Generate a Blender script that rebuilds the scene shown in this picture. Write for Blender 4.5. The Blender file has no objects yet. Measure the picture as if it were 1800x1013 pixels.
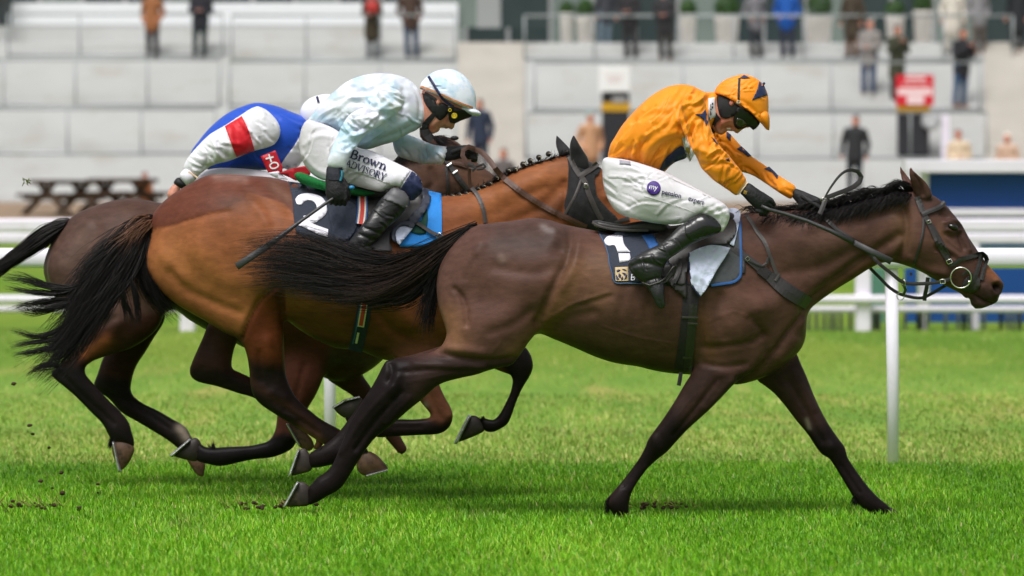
import bpy, bmesh, math, random
import numpy as np
from mathutils import Vector
from mathutils.bvhtree import BVHTree
import time
T0 = time.perf_counter()
scene = bpy.context.scene
COL = scene.collection
# ------------------------------------------------------------------ camera, sky, sun, exposure
CAMY, CAMZ = -20.0, 1.29
F, CX, CY, HZ = 8000.0, 900.0, 506.5, 391.0
TILT = math.atan((CY - HZ) / F)
cam_data = bpy.data.cameras.new('race_camera')
cam_data.sensor_width = 36.0
cam_data.lens = 36.0 * F / 1800.0
cam_data.clip_start = 0.5
cam_data.clip_end = 2000.0
cam_data.dof.use_dof = True
cam_data.dof.focus_distance = 20.1
cam_data.dof.aperture_fstop = 3.5
cam = bpy.data.objects.new('race_camera', cam_data)
cam.location = (0, CAMY, CAMZ)
cam.rotation_euler = (math.pi / 2 - TILT, 0, 0)
COL.objects.link(cam)
scene.camera = cam

SUN_EL, SUN_AZ = math.radians(62), math.radians(205)   # azimuth from +Y, clockwise: from behind and above the camera
world = bpy.data.worlds.new('World')
scene.world = world
world.use_nodes = True
nt = world.node_tree
nt.nodes.clear()
sky = nt.nodes.new('ShaderNodeTexSky')
sky.sky_type = 'NISHITA'
sky.sun_disc = False
sky.sun_elevation = SUN_EL
sky.sun_rotation = SUN_AZ
sky.dust_density = 6.0
sky.air_density = 1.0
sky.ozone_density = 0.6
hs = nt.nodes.new('ShaderNodeHueSaturation')          # the overcast: the same sky with most of its blue gone
hs.inputs['Saturation'].default_value = 0.3
bg = nt.nodes.new('ShaderNodeBackground')
bg.inputs['Strength'].default_value = 0.098
wo = nt.nodes.new('ShaderNodeOutputWorld')
nt.links.new(sky.outputs[0], hs.inputs['Color'])
nt.links.new(hs.outputs[0], bg.inputs['Color'])
nt.links.new(bg.outputs[0], wo.inputs['Surface'])
sun = bpy.data.lights.new('sun', 'SUN')
sun.energy = 1.5
sun.angle = math.radians(28)
sun.color = (1.0, 0.985, 0.97)
suno = bpy.data.objects.new('sun', sun)
sd = Vector((math.sin(SUN_AZ) * math.cos(SUN_EL), math.cos(SUN_AZ) * math.cos(SUN_EL), math.sin(SUN_EL)))
suno.rotation_euler = sd.to_track_quat('Z', 'Y').to_euler()
suno.location = (0, -30, 60)
COL.objects.link(suno)
scene.view_settings.view_transform = 'Standard'
scene.view_settings.look = 'None'
scene.view_settings.gamma = 1.0
scene.view_settings.exposure = 0.41
scene.view_settings.use_curve_mapping = False
scene.render.engine = 'CYCLES'
scene.cycles.use_denoising = True
try:
    scene.cycles.denoiser = 'OPENIMAGEDENOISE'
except Exception:
    pass
scene.cycles.max_bounces = 6
scene.cycles.transparent_max_bounces = 8
# ------------------------------------------------------------------ measuring: photograph pixel + depth -> place in the world
_ct, _st = math.cos(TILT), math.sin(TILT)

def W(px, py, Y):
    px = np.asarray(px, float); py = np.asarray(py, float); Y = np.asarray(Y, float)
    a = (px - CX) / F
    b = -(py - CY) / F
    dy = _ct + b * _st
    dz = -_st + b * _ct
    s = (Y - CAMY) / dy
    return np.stack([a * s, Y + 0 * s, CAMZ + dz * s], -1)

def PX(v):
    v = np.asarray(v, float)
    x, y, z = v[..., 0], v[..., 1] - CAMY, v[..., 2] - CAMZ
    d = y * _ct - z * _st
    u = y * _st + z * _ct
    return CX + F * x / d, CY - F * u / d

def ppm(Y):
    return F / (Y - CAMY)          # pixels per metre at a depth

def ctl(val, px, py, p=3.0):
    """a constant, or control points (px, py, value) blended by inverse distance"""
    if not isinstance(val, (list, tuple)):
        return np.full(np.shape(px), float(val))
    num = 0; den = 0
    for (cx, cy, v) in val:
        w = 1.0 / (((px - cx) ** 2 + (py - cy) ** 2) + 40.0) ** (p / 2)
        num = num + w * v; den = den + w
    return num / den

def smooth_closed(pts, step=5.0):
    """centripetal Catmull-Rom through closed points; a point given as (x, y, 1) stays a sharp corner"""
    P = np.array([q[:2] for q in pts], float)
    n = len(P)
    corner = [len(q) > 2 for q in pts]
    out = []
    for i in range(n):
        p0, p1, p2, p3 = P[i - 1], P[i], P[(i + 1) % n], P[(i + 2) % n]
        if corner[i]: p0 = p1 - (p2 - p1)
        if corner[(i + 1) % n]: p3 = p2 + (p2 - p1)
        L = np.linalg.norm(p2 - p1)
        m = max(1, int(L / step))
        t01 = max(np.linalg.norm(p1 - p0), 1e-3) ** .5
        t12 = max(L, 1e-3) ** .5
        t23 = max(np.linalg.norm(p3 - p2), 1e-3) ** .5
        m1 = (p2 - p1) + t12 * ((p1 - p0) / t01 - (p2 - p0) / (t01 + t12))
        m2 = (p2 - p1) + t12 * ((p3 - p2) / t23 - (p3 - p1) / (t12 + t23))
        for k in range(m):
            t = k / m
            out.append((2 * t**3 - 3 * t**2 + 1) * p1 + (t**3 - 2 * t**2 + t) * m1 + (-2 * t**3 + 3 * t**2) * p2 + (t**3 - t**2) * m2)
    return np.array(out)

def smooth_open(pts, step=5.0):
    P = np.array(pts, float)
    if len(P) == 2:
        L = np.linalg.norm(P[1, :2] - P[0, :2]); m = max(1, int(L / step))
        t = np.linspace(0, 1, m + 1)[:, None]
        return P[0] * (1 - t) + P[1] * t
    Q = np.vstack([2 * P[0] - P[1], P, 2 * P[-1] - P[-2]])
    out = []
    for i in range(1, len(Q) - 2):
        p0, p1, p2, p3 = Q[i - 1], Q[i], Q[i + 1], Q[i + 2]
        L = np.linalg.norm((p2 - p1)[:2]); m = max(1, int(L / step))
        t12 = max(L, 1e-3) ** .5; t01 = max(np.linalg.norm((p1 - p0)[:2]), 1e-3) ** .5; t23 = max(np.linalg.norm((p3 - p2)[:2]), 1e-3) ** .5
        m1 = (p2 - p1) + t12 * ((p1 - p0) / t01 - (p2 - p0) / (t01 + t12))
        m2 = (p2 - p1) + t12 * ((p3 - p2) / t23 - (p3 - p1) / (t12 + t23))
        for k in range(m):
            t = k / m
            out.append((2 * t**3 - 3 * t**2 + 1) * p1 + (t**3 - 2 * t**2 + t) * m1 + (-2 * t**3 + 3 * t**2) * p2 + (t**3 - t**2) * m2)
    out.append(P[-1])
    return np.array(out)

def seg_dist(x, y, poly, closed=True):
    """unsigned distance of points to a polyline, chunked over segments"""
    x = np.asarray(x, np.float32); y = np.asarray(y, np.float32)
    best = np.full(x.shape, 1e9, np.float32)
    n = len(poly)
    for i in range(n if closed else n - 1):
        ax, ay = poly[i][0], poly[i][1]
        bx, by = poly[(i + 1) % n][0], poly[(i + 1) % n][1]
        ex, ey = bx - ax, by - ay
        l2 = ex * ex + ey * ey + 1e-12
        t = np.clip(((x - ax) * ex + (y - ay) * ey) / l2, 0, 1)
        d = (x - ax - t * ex) ** 2 + (y - ay - t * ey) ** 2
        np.minimum(best, d, out=best)
    return np.sqrt(best)

def inside(x, y, poly):
    c = np.zeros(np.shape(x), bool)
    n = len(poly)
    for i in range(n):
        ax, ay = poly[i][0], poly[i][1]
        bx, by = poly[(i + 1) % n][0], poly[(i + 1) % n][1]
        if ay == by: continue
        cond = (ay > y) != (by > y)
        c ^= cond & (x < (bx - ax) * (y - ay) / (by - ay) + ax)
    return c

def sdist(x, y, poly):
    d = seg_dist(x, y, poly)
    return np.where(inside(x, y, poly), d, -d)

class Flat:
    """an outline measured in the photograph, filled out to a rounded solid (a membrane blown up from the outline)"""
    def __init__(s, pts, Y=0.0, k=0.8, blend=0.03, step=5.0, grow=0.0, hmax=None, hy=None):
        pp = smooth_closed(pts, step)
        s.Y, s.k, s.blend, s.hmax = Y, k, blend, hmax
        Yp = ctl(Y, pp[:, 0], pp[:, 1])
        s.Yref = float(np.mean(Yp))
        w = W(pp[:, 0], pp[:, 1], Yp)
        s.poly = w[:, [0, 2]]
        s.grow = grow
        lo = s.poly.min(0); hi = s.poly.max(0)
        r = float(np.clip(max(hi - lo) / 130, .0025, .010))
        s.r = r
        m = 3
        gx = np.arange(lo[0] - m * r, hi[0] + m * r, r); gz = np.arange(lo[1] - m * r, hi[1] + m * r, r)
        X, Z = np.meshgrid(gx, gz, indexing='ij')
        d = sdist(X, Z, s.poly)
        mask = d > 0
        u = np.where(mask, d * d * .5, 0).astype(np.float64)
        I, J = np.indices(u.shape)
        red = (((I + J) & 1) == 0) & mask; blk = (((I + J) & 1) == 1) & mask
        om = 2 / (1 + math.sin(math.pi / (max(mask.sum(1).max(), mask.sum(0).max()) * .7 + 3)))
        h2 = 2.0 * r * r
        for it in range(170):
            for M in (red, blk):
                nb = np.zeros_like(u)
                nb[1:-1, 1:-1] = (u[2:, 1:-1] + u[:-2, 1:-1] + u[1:-1, 2:] + u[1:-1, :-2] + h2) * .25
                u[M] += om * (nb[M] - u[M])
        ok = d > 1.3 * r
        v = np.where(ok, u / np.maximum(d, r), 0)
        wgt = ok.astype(float)
        for it in range(14):
            vs = np.zeros_like(v); ws = np.zeros_like(v)
            for dx in (-1, 0, 1):
                for dz in (-1, 0, 1):
                    vs += np.roll(np.roll(v * wgt, dx, 0), dz, 1); ws += np.roll(np.roll(wgt, dx, 0), dz, 1)
            new = (~ok) & (wgt == 0) & (ws > 0)
            v[new] = vs[new] / ws[new]; wgt[new] = 1
        v[wgt == 0] = r
        for it in range(2):
            v[1:-1, 1:-1] = (v[1:-1, 1:-1] * 2 + v[2:, 1:-1] + v[:-2, 1:-1] + v[1:-1, 2:] + v[1:-1, :-2]) / 6
        s.v, s.u, s.x0, s.z0 = v, u, gx[0], gz[0]
        s.lo, s.hi = lo, hi
        px, py = PX(np.stack([s.poly[:, 0], Yp, s.poly[:, 1]], -1))
        kk = ctl(k, px, py); s.kmax = float(np.max(kk)) if not isinstance(k, (list, tuple)) else max(c[2] for c in k)
        s.hpeak = math.sqrt(max(u.max(), 1e-6)) * s.kmax
        if hmax: s.hpeak = min(s.hpeak, hmax * 1.2)
        Ys = [c[2] for c in Y] if isinstance(Y, (list, tuple)) else [Y]
        g = s.grow + .06 + blend
        s.bb = (lo[0] - g, hi[0] + g, min(Ys) - s.hpeak - g, max(Ys) + s.hpeak + g, lo[1] - g, hi[1] + g)
    def eval(s, x, y, z):
        X, Z = np.meshgrid(x, z, indexing='ij')
        d = sdist(X, Z, s.poly)
        fx = np.clip((X - s.x0) / s.r, 0, s.v.shape[0] - 1.001); fz = np.clip((Z - s.z0) / s.r, 0, s.v.shape[1] - 1.001)
        i = fx.astype(int); j = fz.astype(int); a = fx - i; b = fz - j
        v = s.v[i, j] * (1 - a) * (1 - b) + s.v[i + 1, j] * a * (1 - b) + s.v[i, j + 1] * (1 - a) * b + s.v[i + 1, j + 1] * a * b
        uu = s.u[i, j] * (1 - a) * (1 - b) + s.u[i + 1, j] * a * (1 - b) + s.u[i, j + 1] * (1 - a) * b + s.u[i + 1, j + 1] * a * b
        w = np.clip((d / s.r - 2.0) / 3.0, 0, 1); w = w * w * (3 - 2 * w)
        U = d * v * (1 - w) + uu * w
        if s.hmax is not None:
            kk0 = s.kmax
            cap = (s.hmax / kk0) ** 2
            U = np.where(U > 0, cap * (1 - np.exp(-np.maximum(U, 0) / cap)), U)
        px, py = PX(np.stack([X, np.full_like(X, s.Yref), Z], -1))
        Yc = ctl(s.Y, px, py); kk = ctl(s.k, px, py)
        gx = np.gradient(U, x, axis=0); gz = np.gradient(U, z, axis=1)
        g2 = (gx * gx + gz * gz).astype(np.float32)[:, None, :]
        dy = (y[None, :, None] - Yc[:, None, :]).astype(np.float32)
        ik2 = (1 / kk**2).astype(np.float32)[:, None, :]
        g = dy * dy * ik2 - U.astype(np.float32)[:, None, :]
        f = g / np.sqrt(4 * dy * dy * ik2 * ik2 + g2 + 1.6e-4)
        f = np.maximum(f, np.maximum(-d.astype(np.float32)[:, None, :], np.abs(dy) - s.hpeak * 1.02))
        e = np.minimum(np.minimum(x - s.bb[0], s.bb[1] - x)[:, None, None], np.minimum(np.minimum(y - s.bb[2], s.bb[3] - y)[None, :, None], np.minimum(z - s.bb[4], s.bb[5] - z)[None, None, :]))
        q = np.clip((.045 - e) / .045, 0, 1).astype(np.float32)
        f = f + np.maximum(s.blend, .02) * 1.5 * q * q
        return f - s.grow

class Clip:
    """a piece kept only inside a second outline (photo pixels, at one depth)"""
    def __init__(s, piece, pts, Y, step=3.0):
        s.p = piece; s.bb = piece.bb; s.blend = 0.0
        pp = smooth_closed(pts, step); s.poly = W(pp[:, 0], pp[:, 1], Y)[:, [0, 2]]
    def eval(s, x, y, z):
        X, Z = np.meshgrid(x, z, indexing='ij')
        return np.maximum(s.p.eval(x, y, z), -sdist(X, Z, s.poly).astype(np.float32)[:, None, :])

class Rod:
    """a chain of round cones through points (px, py, depth, radius in metres)"""
    def __init__(s, pts, blend=0.012, grow=0.0, flat=1.0):
        s.P = [(W(p[0], p[1], p[2]), p[3]) for p in pts]
        s.blend, s.grow, s.flat = blend, grow, flat
        A = np.array([np.r_[c - r - .03 - blend - grow, c + r + .03 + blend + grow] for c, r in s.P])
        lo = A[:, :3].min(0); hi = A[:, 3:].max(0)
        s.bb = (lo[0], hi[0], lo[1], hi[1], lo[2], hi[2])
    def eval(s, x, y, z):
        X = x[:, None, None].astype(np.float32); Y = y[None, :, None].astype(np.float32); Z = z[None, None, :].astype(np.float32)
        best = None
        for (a, ra), (b, rb) in zip(s.P[:-1], s.P[1:]):
            e = b - a; l2 = float(e @ e) + 1e-12
            t = np.clip(((X - a[0]) * e[0] + (Y - a[1]) * e[1] + (Z - a[2]) * e[2]) / l2, 0, 1)
            d = np.sqrt((X - a[0] - t * e[0])**2 + ((Y - a[1] - t * e[1]) / s.flat)**2 + (Z - a[2] - t * e[2])**2) - (ra + t * (rb - ra))
            best = d if best is None else np.minimum(best, d)
        return best - s.grow

def axis_pts(lo, hi, fine, coarse, spans=()):
    """grid ticks, finer inside the spans"""
    out = [lo]
    while out[-1] < hi:
        c = out[-1]
        st = fine if any(a <= c <= b for a, b in spans) else coarse
        out.append(c + st)
    return np.array(out)

def solid(pieces, res=.008, fine=None, xs=(), zs=(), smooth=2, grow=0.0):
    """smooth union of pieces -> (verts, quads) by surface nets"""
    bb = np.array([p.bb for p in pieces])
    lo = bb[:, [0, 2, 4]].min(0) - grow; hi = bb[:, [1, 3, 5]].max(0) + grow
    x = axis_pts(lo[0], hi[0], fine or res, res, xs); y = np.arange(lo[1], hi[1], res); z = axis_pts(lo[2], hi[2], fine or res, res, zs)
    fld = np.full((len(x), len(y), len(z)), .08, np.float32)
    for p in pieces:
        b = p.bb
        i0, i1 = np.searchsorted(x, [b[0] - grow, b[1] + grow]); j0, j1 = np.searchsorted(y, [b[2] - grow, b[3] + grow]); k0, k1 = np.searchsorted(z, [b[4] - grow, b[5] + grow])
        i0, j0, k0 = max(i0 - 1, 0), max(j0 - 1, 0), max(k0 - 1, 0); i1, j1, k1 = min(i1 + 1, len(x)), min(j1 + 1, len(y)), min(k1 + 1, len(z))
        f = p.eval(x[i0:i1], y[j0:j1], z[k0:k1])
        f = np.clip(f - grow, -.1, .1)
        cur = fld[i0:i1, j0:j1, k0:k1]
        kb = p.blend
        if kb > 0:
            h = np.maximum(kb - np.abs(cur - f), 0) / kb
            fld[i0:i1, j0:j1, k0:k1] = np.minimum(cur, f) - h * h * kb * .25
        else:
            fld[i0:i1, j0:j1, k0:k1] = np.minimum(cur, f)
    return nets(fld, x, y, z, smooth)

def nets(fld, x, y, z, smooth=2):
    s = fld < 0
    c = np.zeros((len(x) - 1, len(y) - 1, len(z) - 1), np.int8)
    for a in (0, 1):
        for b in (0, 1):
            for d in (0, 1):
                c += s[a:len(x) - 1 + a, b:len(y) - 1 + b, d:len(z) - 1 + d]
    act = np.argwhere((c > 0) & (c < 8))
    I, J, K = act.T
    idx = np.full(c.shape, -1, np.int32); idx[I, J, K] = np.arange(len(act))
    acc = np.zeros((len(act), 3)); cnt = np.zeros(len(act))
    C = [(a, b, d) for a in (0, 1) for b in (0, 1) for d in (0, 1)]
    for p in C:
        for ax in range(3):
            if p[ax]: continue
            q = list(p); q[ax] = 1
            f0 = fld[I + p[0], J + p[1], K + p[2]]; f1 = fld[I + q[0], J + q[1], K + q[2]]
            m = (f0 < 0) != (f1 < 0)
            t = np.where(m, f0 / np.where(m, f0 - f1, 1), 0)
            P0 = np.stack([x[I + p[0]], y[J + p[1]], z[K + p[2]]], -1); P1 = np.stack([x[I + q[0]], y[J + q[1]], z[K + q[2]]], -1)
            acc += np.where(m[:, None], P0 + (P1 - P0) * t[:, None], 0); cnt += m
    V = acc / cnt[:, None]
    Q = []
    for ax in range(3):
        sl0 = [slice(None)] * 3; sl1 = [slice(None)] * 3
        sl0[ax] = slice(0, -1); sl1[ax] = slice(1, None)
        e0 = s[tuple(sl0)]; e1 = s[tuple(sl1)]
        b, d = [(1, 2), (2, 0), (0, 1)][ax]
        ed = np.argwhere(e0 != e1)
        ed = ed[(ed[:, b] > 0) & (ed[:, d] > 0) & (ed[:, b] < fld.shape[b] - 1) & (ed[:, d] < fld.shape[d] - 1)]
        flip = e0[tuple(ed.T)]
        def at(db, dd):
            q = ed.copy(); q[:, b] += db; q[:, d] += dd
            return idx[q[:, 0], q[:, 1], q[:, 2]]
        q = np.stack([at(-1, -1), at(0, -1), at(0, 0), at(-1, 0)], -1)
        q[~flip] = q[~flip][:, ::-1]
        Q.append(q)
    Q = np.vstack(Q)
    V = laplace(V, Q, smooth)
    return V, Q

def laplace(V, Q, n, keep=True):
    e = np.vstack([Q[:, [0, 1]], Q[:, [1, 2]], Q[:, [2, 3]], Q[:, [3, 0]]])
    N = len(V)
    deg = np.bincount(e[:, 0], minlength=N) + np.bincount(e[:, 1], minlength=N)
    for it in range(n):
        for lam in ((.5, -.48) if keep else (.5,)):
            A = np.stack([np.bincount(e[:, 0], V[e[:, 1], k], N) + np.bincount(e[:, 1], V[e[:, 0], k], N) for k in range(3)], -1)
            V = V + lam * (A / np.maximum(deg, 1)[:, None] - V)
    return V

def vnormals(V, Q):
    n = np.cross(V[Q[:, 2]] - V[Q[:, 0]], V[Q[:, 3]] - V[Q[:, 1]])
    N = np.stack([sum(np.bincount(Q[:, c], n[:, k], len(V)) for c in range(4)) for k in range(3)], -1)
    return N / np.maximum(np.linalg.norm(N, axis=1), 1e-12)[:, None]

def sculpt(V, Q, strokes, both=False):
    """push the surface out (+) or in (-) along strokes: (points in photo pixels, radius px, metres)"""
    N = vnormals(V, Q)
    px, py = PX(V)
    disp = np.zeros(len(V))
    face = np.clip(-N[:, 1] * 1.5, 0, 1) if not both else np.clip(np.abs(N[:, 1]) * 1.5, 0, 1)
    for st in strokes:
        pts, r, amp = st[0], st[1], st[2]
        P = smooth_open(pts, 8) if len(pts) > 1 else np.array([pts[0], pts[0]], float)
        lo = P[:, :2].min(0) - 3 * r; hi = P[:, :2].max(0) + 3 * r
        m = np.where((px > lo[0]) & (px < hi[0]) & (py > lo[1]) & (py < hi[1]) & (face > 0))[0]
        if not len(m): continue
        d = seg_dist(px[m], py[m], P, False)
        disp[m] += amp * np.exp(-(d / r) ** 2) * face[m]
    return V + N * disp[:, None]

# ------------------------------------------------------------------ objects
ORG = {}

def props(o, label=None, cat=None, group=None, kind=None):
    if label: o['label'] = label
    if cat: o['category'] = cat
    if group: o['group'] = group
    if kind: o['kind'] = kind
    return o

def thing(name, label, cat, loc, group=None):
    o = bpy.data.objects.new(name, None)
    o.empty_display_size = .1
    o.location = loc
    COL.objects.link(o)
    ORG[o] = Vector(loc)
    return props(o, label, cat, group)

def mesh_obj(name, V, Fc, mat, parent=None, smooth=True, attrs=None, mats=None, midx=None):
    me = bpy.data.meshes.new(name)
    V = np.asarray(V, float)
    off = ORG[parent] if parent is not None else Vector((0, 0, 0))
    V = V - np.array(off)
    if isinstance(Fc, np.ndarray):
        k = Fc.shape[1]
        me.vertices.add(len(V)); me.vertices.foreach_set('co', V.ravel())
        me.loops.add(Fc.size); me.loops.foreach_set('vertex_index', Fc.ravel().astype(np.int32))
        me.polygons.add(len(Fc)); me.polygons.foreach_set('loop_start', np.arange(len(Fc), dtype=np.int32) * k)
        me.update(calc_edges=True)
    else:
        me.from_pydata([tuple(v) for v in V], [], [tuple(int(i) for i in f) for f in Fc])
        me.update()
    if smooth:
        me.polygons.foreach_set('use_smooth', [True] * len(me.polygons))
    for m in (mats or [mat]): me.materials.append(m)
    if midx is not None: me.polygons.foreach_set('material_index', np.asarray(midx, np.int32))
    for an, av in (attrs or {}).items():
        av = np.asarray(av, np.float32)
        if av.ndim == 2:
            at = me.attributes.new(an, 'FLOAT_COLOR', 'POINT')
            if av.shape[1] == 3: av = np.c_[av, np.ones(len(av), np.float32)]
            at.data.foreach_set('color', av.ravel())
        else:
            at = me.attributes.new(an, 'FLOAT', 'POINT'); at.data.foreach_set('value', av)
    me.update()
    o = bpy.data.objects.new(name, me)
    COL.objects.link(o)
    if parent is not None: o.parent = parent
    ORG[o] = off
    return o

def bvh(*VQ):
    """one tree over several (verts, faces)"""
    vs, fs, n = [], [], 0
    for V, Q in VQ:
        vs += [tuple(v) for v in V]
        fs += [tuple(int(i) + n for i in f) for f in Q]
        n = len(vs)
    return BVHTree.FromPolygons(vs, fs)

CAMV = Vector((0, CAMY, CAMZ))

def hit(tree, px, py):
    d = Vector(W(px, py, 0.0)) - CAMV
    d.normalize()
    h = tree.ray_cast(CAMV, d)
    return h[0]

class Buf:
    """collects boxes, tubes and rings for one mesh"""
    def __init__(s): s.v, s.f = [], []
    def add(s, V, Fc):
        n = len(s.v); s.v += [tuple(map(float, q)) for q in V]; s.f += [tuple(int(i) + n for i in f) for f in Fc]
    def box(s, x0, x1, y0, y1, z0, z1, bev=0.0):
        if bev > 0:
            b = min(bev, (x1 - x0) / 3, (y1 - y0) / 3, (z1 - z0) / 3)
            V = []
            for (zz, i) in ((z0, b), (z0 + b, 0), (z1 - b, 0), (z1, b)):
                for (xx, yy) in ((x0 + i + b, y0 + i), (x1 - i - b, y0 + i), (x1 - i, y0 + i + b), (x1 - i, y1 - i - b), (x1 - i - b, y1 - i), (x0 + i + b, y1 - i), (x0 + i, y1 - i - b), (x0 + i, y0 + i + b)):
                    V.append((xx, yy, zz))
            Fc = [tuple(range(7, -1, -1)), tuple(range(24, 32))]
            for r in range(3):
                for k in range(8):
                    Fc.append((r * 8 + k, r * 8 + (k + 1) % 8, r * 8 + 8 + (k + 1) % 8, r * 8 + 8 + k))
            s.add(V, Fc)
        else:
            V = [(x, y, z) for z in (z0, z1) for x, y in ((x0, y0), (x1, y0), (x1, y1), (x0, y1))]
            s.add(V, [(3, 2, 1, 0), (4, 5, 6, 7), (0, 1, 5, 4), (1, 2, 6, 5), (2, 3, 7, 6), (3, 0, 4, 7)])
    def tube(s, pts, r, n=8, cap=True, flat=None):
        P = [Vector(p) for p in pts]
        R = r if isinstance(r, (list, tuple, np.ndarray)) else [r] * len(P)
        V, Fc = [], []
        up = Vector((0, 1, 0))
        for i, p in enumerate(P):
            t = (P[min(i + 1, len(P) - 1)] - P[max(i - 1, 0)]).normalized()
            a = up - t * up.dot(t)
            if a.length < 1e-4: a = Vector((1, 0, 0)) - t * t.x
            a.normalize(); up = a
            b = t.cross(a)
            for k in range(n):
                th = 2 * math.pi * k / n
                V.append(p + a * (math.cos(th) * R[i] * (flat or 1)) + b * (math.sin(th) * R[i]))
        for i in range(len(P) - 1):
            for k in range(n):
                Fc.append((i * n + k, i * n + (k + 1) % n, (i + 1) * n + (k + 1) % n, (i + 1) * n + k))
        if cap:
            Fc.append(tuple(range(n - 1, -1, -1))); Fc.append(tuple(range((len(P) - 1) * n, len(P) * n)))
        s.add(V, Fc)
    def ring(s, c, R, r, axis=(0, 1, 0), n=28, m=8, a0=0, a1=2 * math.pi):
        q = Vector(axis).to_track_quat('Z', 'Y')
        full = abs(a1 - a0 - 2 * math.pi) < 1e-6
        N = n if full else n + 1
        V, Fc = [], []
        for i in range(N):
            a = a0 + (a1 - a0) * i / n
            for k in range(m):
                b = 2 * math.pi * k / m
                V.append(Vector(c) + q @ Vector(((R + r * math.cos(b)) * math.cos(a), (R + r * math.cos(b)) * math.sin(a), r * math.sin(b))))
        for i in range(n):
            j = (i + 1) % N
            for k in range(m):
                Fc.append((i * m + k, j * m + k, j * m + (k + 1) % m, i * m + (k + 1) % m))
        s.add(V, Fc)
    def ball(s, c, r, sx=1, sy=1, sz=1, n=12, m=8, rot=None):
        V = [Vector((0, 0, 1))]
        for i in range(1, m):
            th = math.pi * i / m
            for k in range(n):
                ph = 2 * math.pi * k / n
                V.append(Vector((math.sin(th) * math.cos(ph), math.sin(th) * math.sin(ph), math.cos(th))))
        V.append(Vector((0, 0, -1)))
        Fc = [(0, 1 + k, 1 + (k + 1) % n) for k in range(n)]
        for i in range(m - 2):
            for k in range(n):
                Fc.append((1 + i * n + k, 1 + (i + 1) * n + k, 1 + (i + 1) * n + (k + 1) % n, 1 + i * n + (k + 1) % n))
        e = 1 + (m - 2) * n
        Fc += [(e + k, len(V) - 1, e + (k + 1) % n) for k in range(n)]
        out = []
        for v in V:
            q = Vector((v.x * r * sx, v.y * r * sy, v.z * r * sz))
            if rot is not None: q = rot @ q
            out.append(q + Vector(c))
        s.add(out, Fc)
    def build(s, name, mat, parent=None, smooth=True):
        return mesh_obj(name, np.array(s.v), s.f, mat, parent, smooth)

def grid_cut(V2, F2, step):
    """cut a flat mesh along a square grid so that it can follow a curved surface"""
    bm = bmesh.new()
    vs = [bm.verts.new((p[0], p[1], 0)) for p in V2]
    for f in F2:
        try: bm.faces.new([vs[i] for i in f])
        except ValueError: pass
    bmesh.ops.remove_doubles(bm, verts=bm.verts[:], dist=1e-4)
    lo = np.min(V2, 0); hi = np.max(V2, 0)
    for ax in (0, 1):
        n = Vector((1, 0, 0)) if ax == 0 else Vector((0, 1, 0))
        c = lo[ax] + step * .5
        while c < hi[ax]:
            bmesh.ops.bisect_plane(bm, geom=bm.verts[:] + bm.edges[:] + bm.faces[:], plane_co=n * c, plane_no=n, dist=1e-5)
            c += step
    bm.verts.ensure_lookup_table()
    bmesh.ops.triangulate(bm, faces=[f for f in bm.faces if len(f.verts) > 4])
    bm.verts.index_update()
    V = np.array([v.co[:2] for v in bm.verts]); Fc = [[v.index for v in f.verts] for f in bm.faces]
    bm.free()
    return V, Fc

def drape(tree, V2, F2, off, thick, fallY=None, relax=0, wav=0.0):
    """lay a flat mesh (photo pixels) on a surface with a thickness; returns verts, faces"""
    n = len(V2)
    depth = np.full(n, np.nan)
    for i, (a, b) in enumerate(V2):
        h = hit(tree, a, b) if tree is not None else None
        if h is not None: depth[i] = h.y
    if np.all(np.isnan(depth)): depth[:] = fallY if fallY is not None else 0
    bad = np.isnan(depth)
    if bad.any():
        good = np.where(~bad)[0]
        for i in np.where(bad)[0]:
            if fallY is not None: depth[i] = fallY; continue
            d = np.hypot(*(V2[good] - V2[i]).T); j = good[np.argmin(d)]
            depth[i] = depth[j] + .004 * d.min() / 8
    if relax:
        e = np.array([(f[i], f[(i + 1) % len(f)]) for f in F2 for i in range(len(f))])
        for it in range(relax):
            s = np.bincount(e[:, 0], depth[e[:, 1]], n) + np.bincount(e[:, 1], depth[e[:, 0]], n)
            dg = np.bincount(e[:, 0], minlength=n) + np.bincount(e[:, 1], minlength=n)
            depth = np.minimum(depth, .5 * depth + .5 * s / np.maximum(dg, 1))
    if wav: depth = depth - wav * (np.sin(V2[:, 0] * .33 + V2[:, 1] * .16 + 1.2 * np.sin(V2[:, 1] * .11)) + .7 * np.sin(V2[:, 1] * .31 - V2[:, 0] * .22 + 1.3))
    top = W(V2[:, 0], V2[:, 1], depth - off)
    bot = W(V2[:, 0], V2[:, 1], depth - off + thick)
    # outward = towards the camera; make the faces look that way
    Fo = []
    for f in F2:
        a = sum(V2[f[i]][0] * V2[f[(i + 1) % len(f)]][1] - V2[f[(i + 1) % len(f)]][0] * V2[f[i]][1] for i in range(len(f)))
        Fo.append(list(f)[::-1] if a > 0 else list(f))
    cnt = {}
    for f in Fo:
        for i in range(len(f)):
            cnt[(f[i], f[(i + 1) % len(f)])] = 1
    side = [(b, a, a + n, b + n) for (a, b) in cnt if (b, a) not in cnt]
    return np.vstack([top, bot]), Fo + [[i + n for i in f[::-1]] for f in Fo] + side

def patch(name, pts, tree, mat, parent, off=.004, thick=.006, step=9, curve=True, fallY=None, relax=0, sm=5, wav=0.0):
    P = smooth_closed(pts, sm) if curve else np.array([p[:2] for p in pts], float)
    V2, F2 = grid_cut(P, [list(range(len(P)))], step)
    V, Fc = drape(tree, V2, F2, off, thick, fallY, relax, wav)
    return mesh_obj(name, V, Fc, mat, parent, smooth=False if thick > .02 else True)

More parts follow.
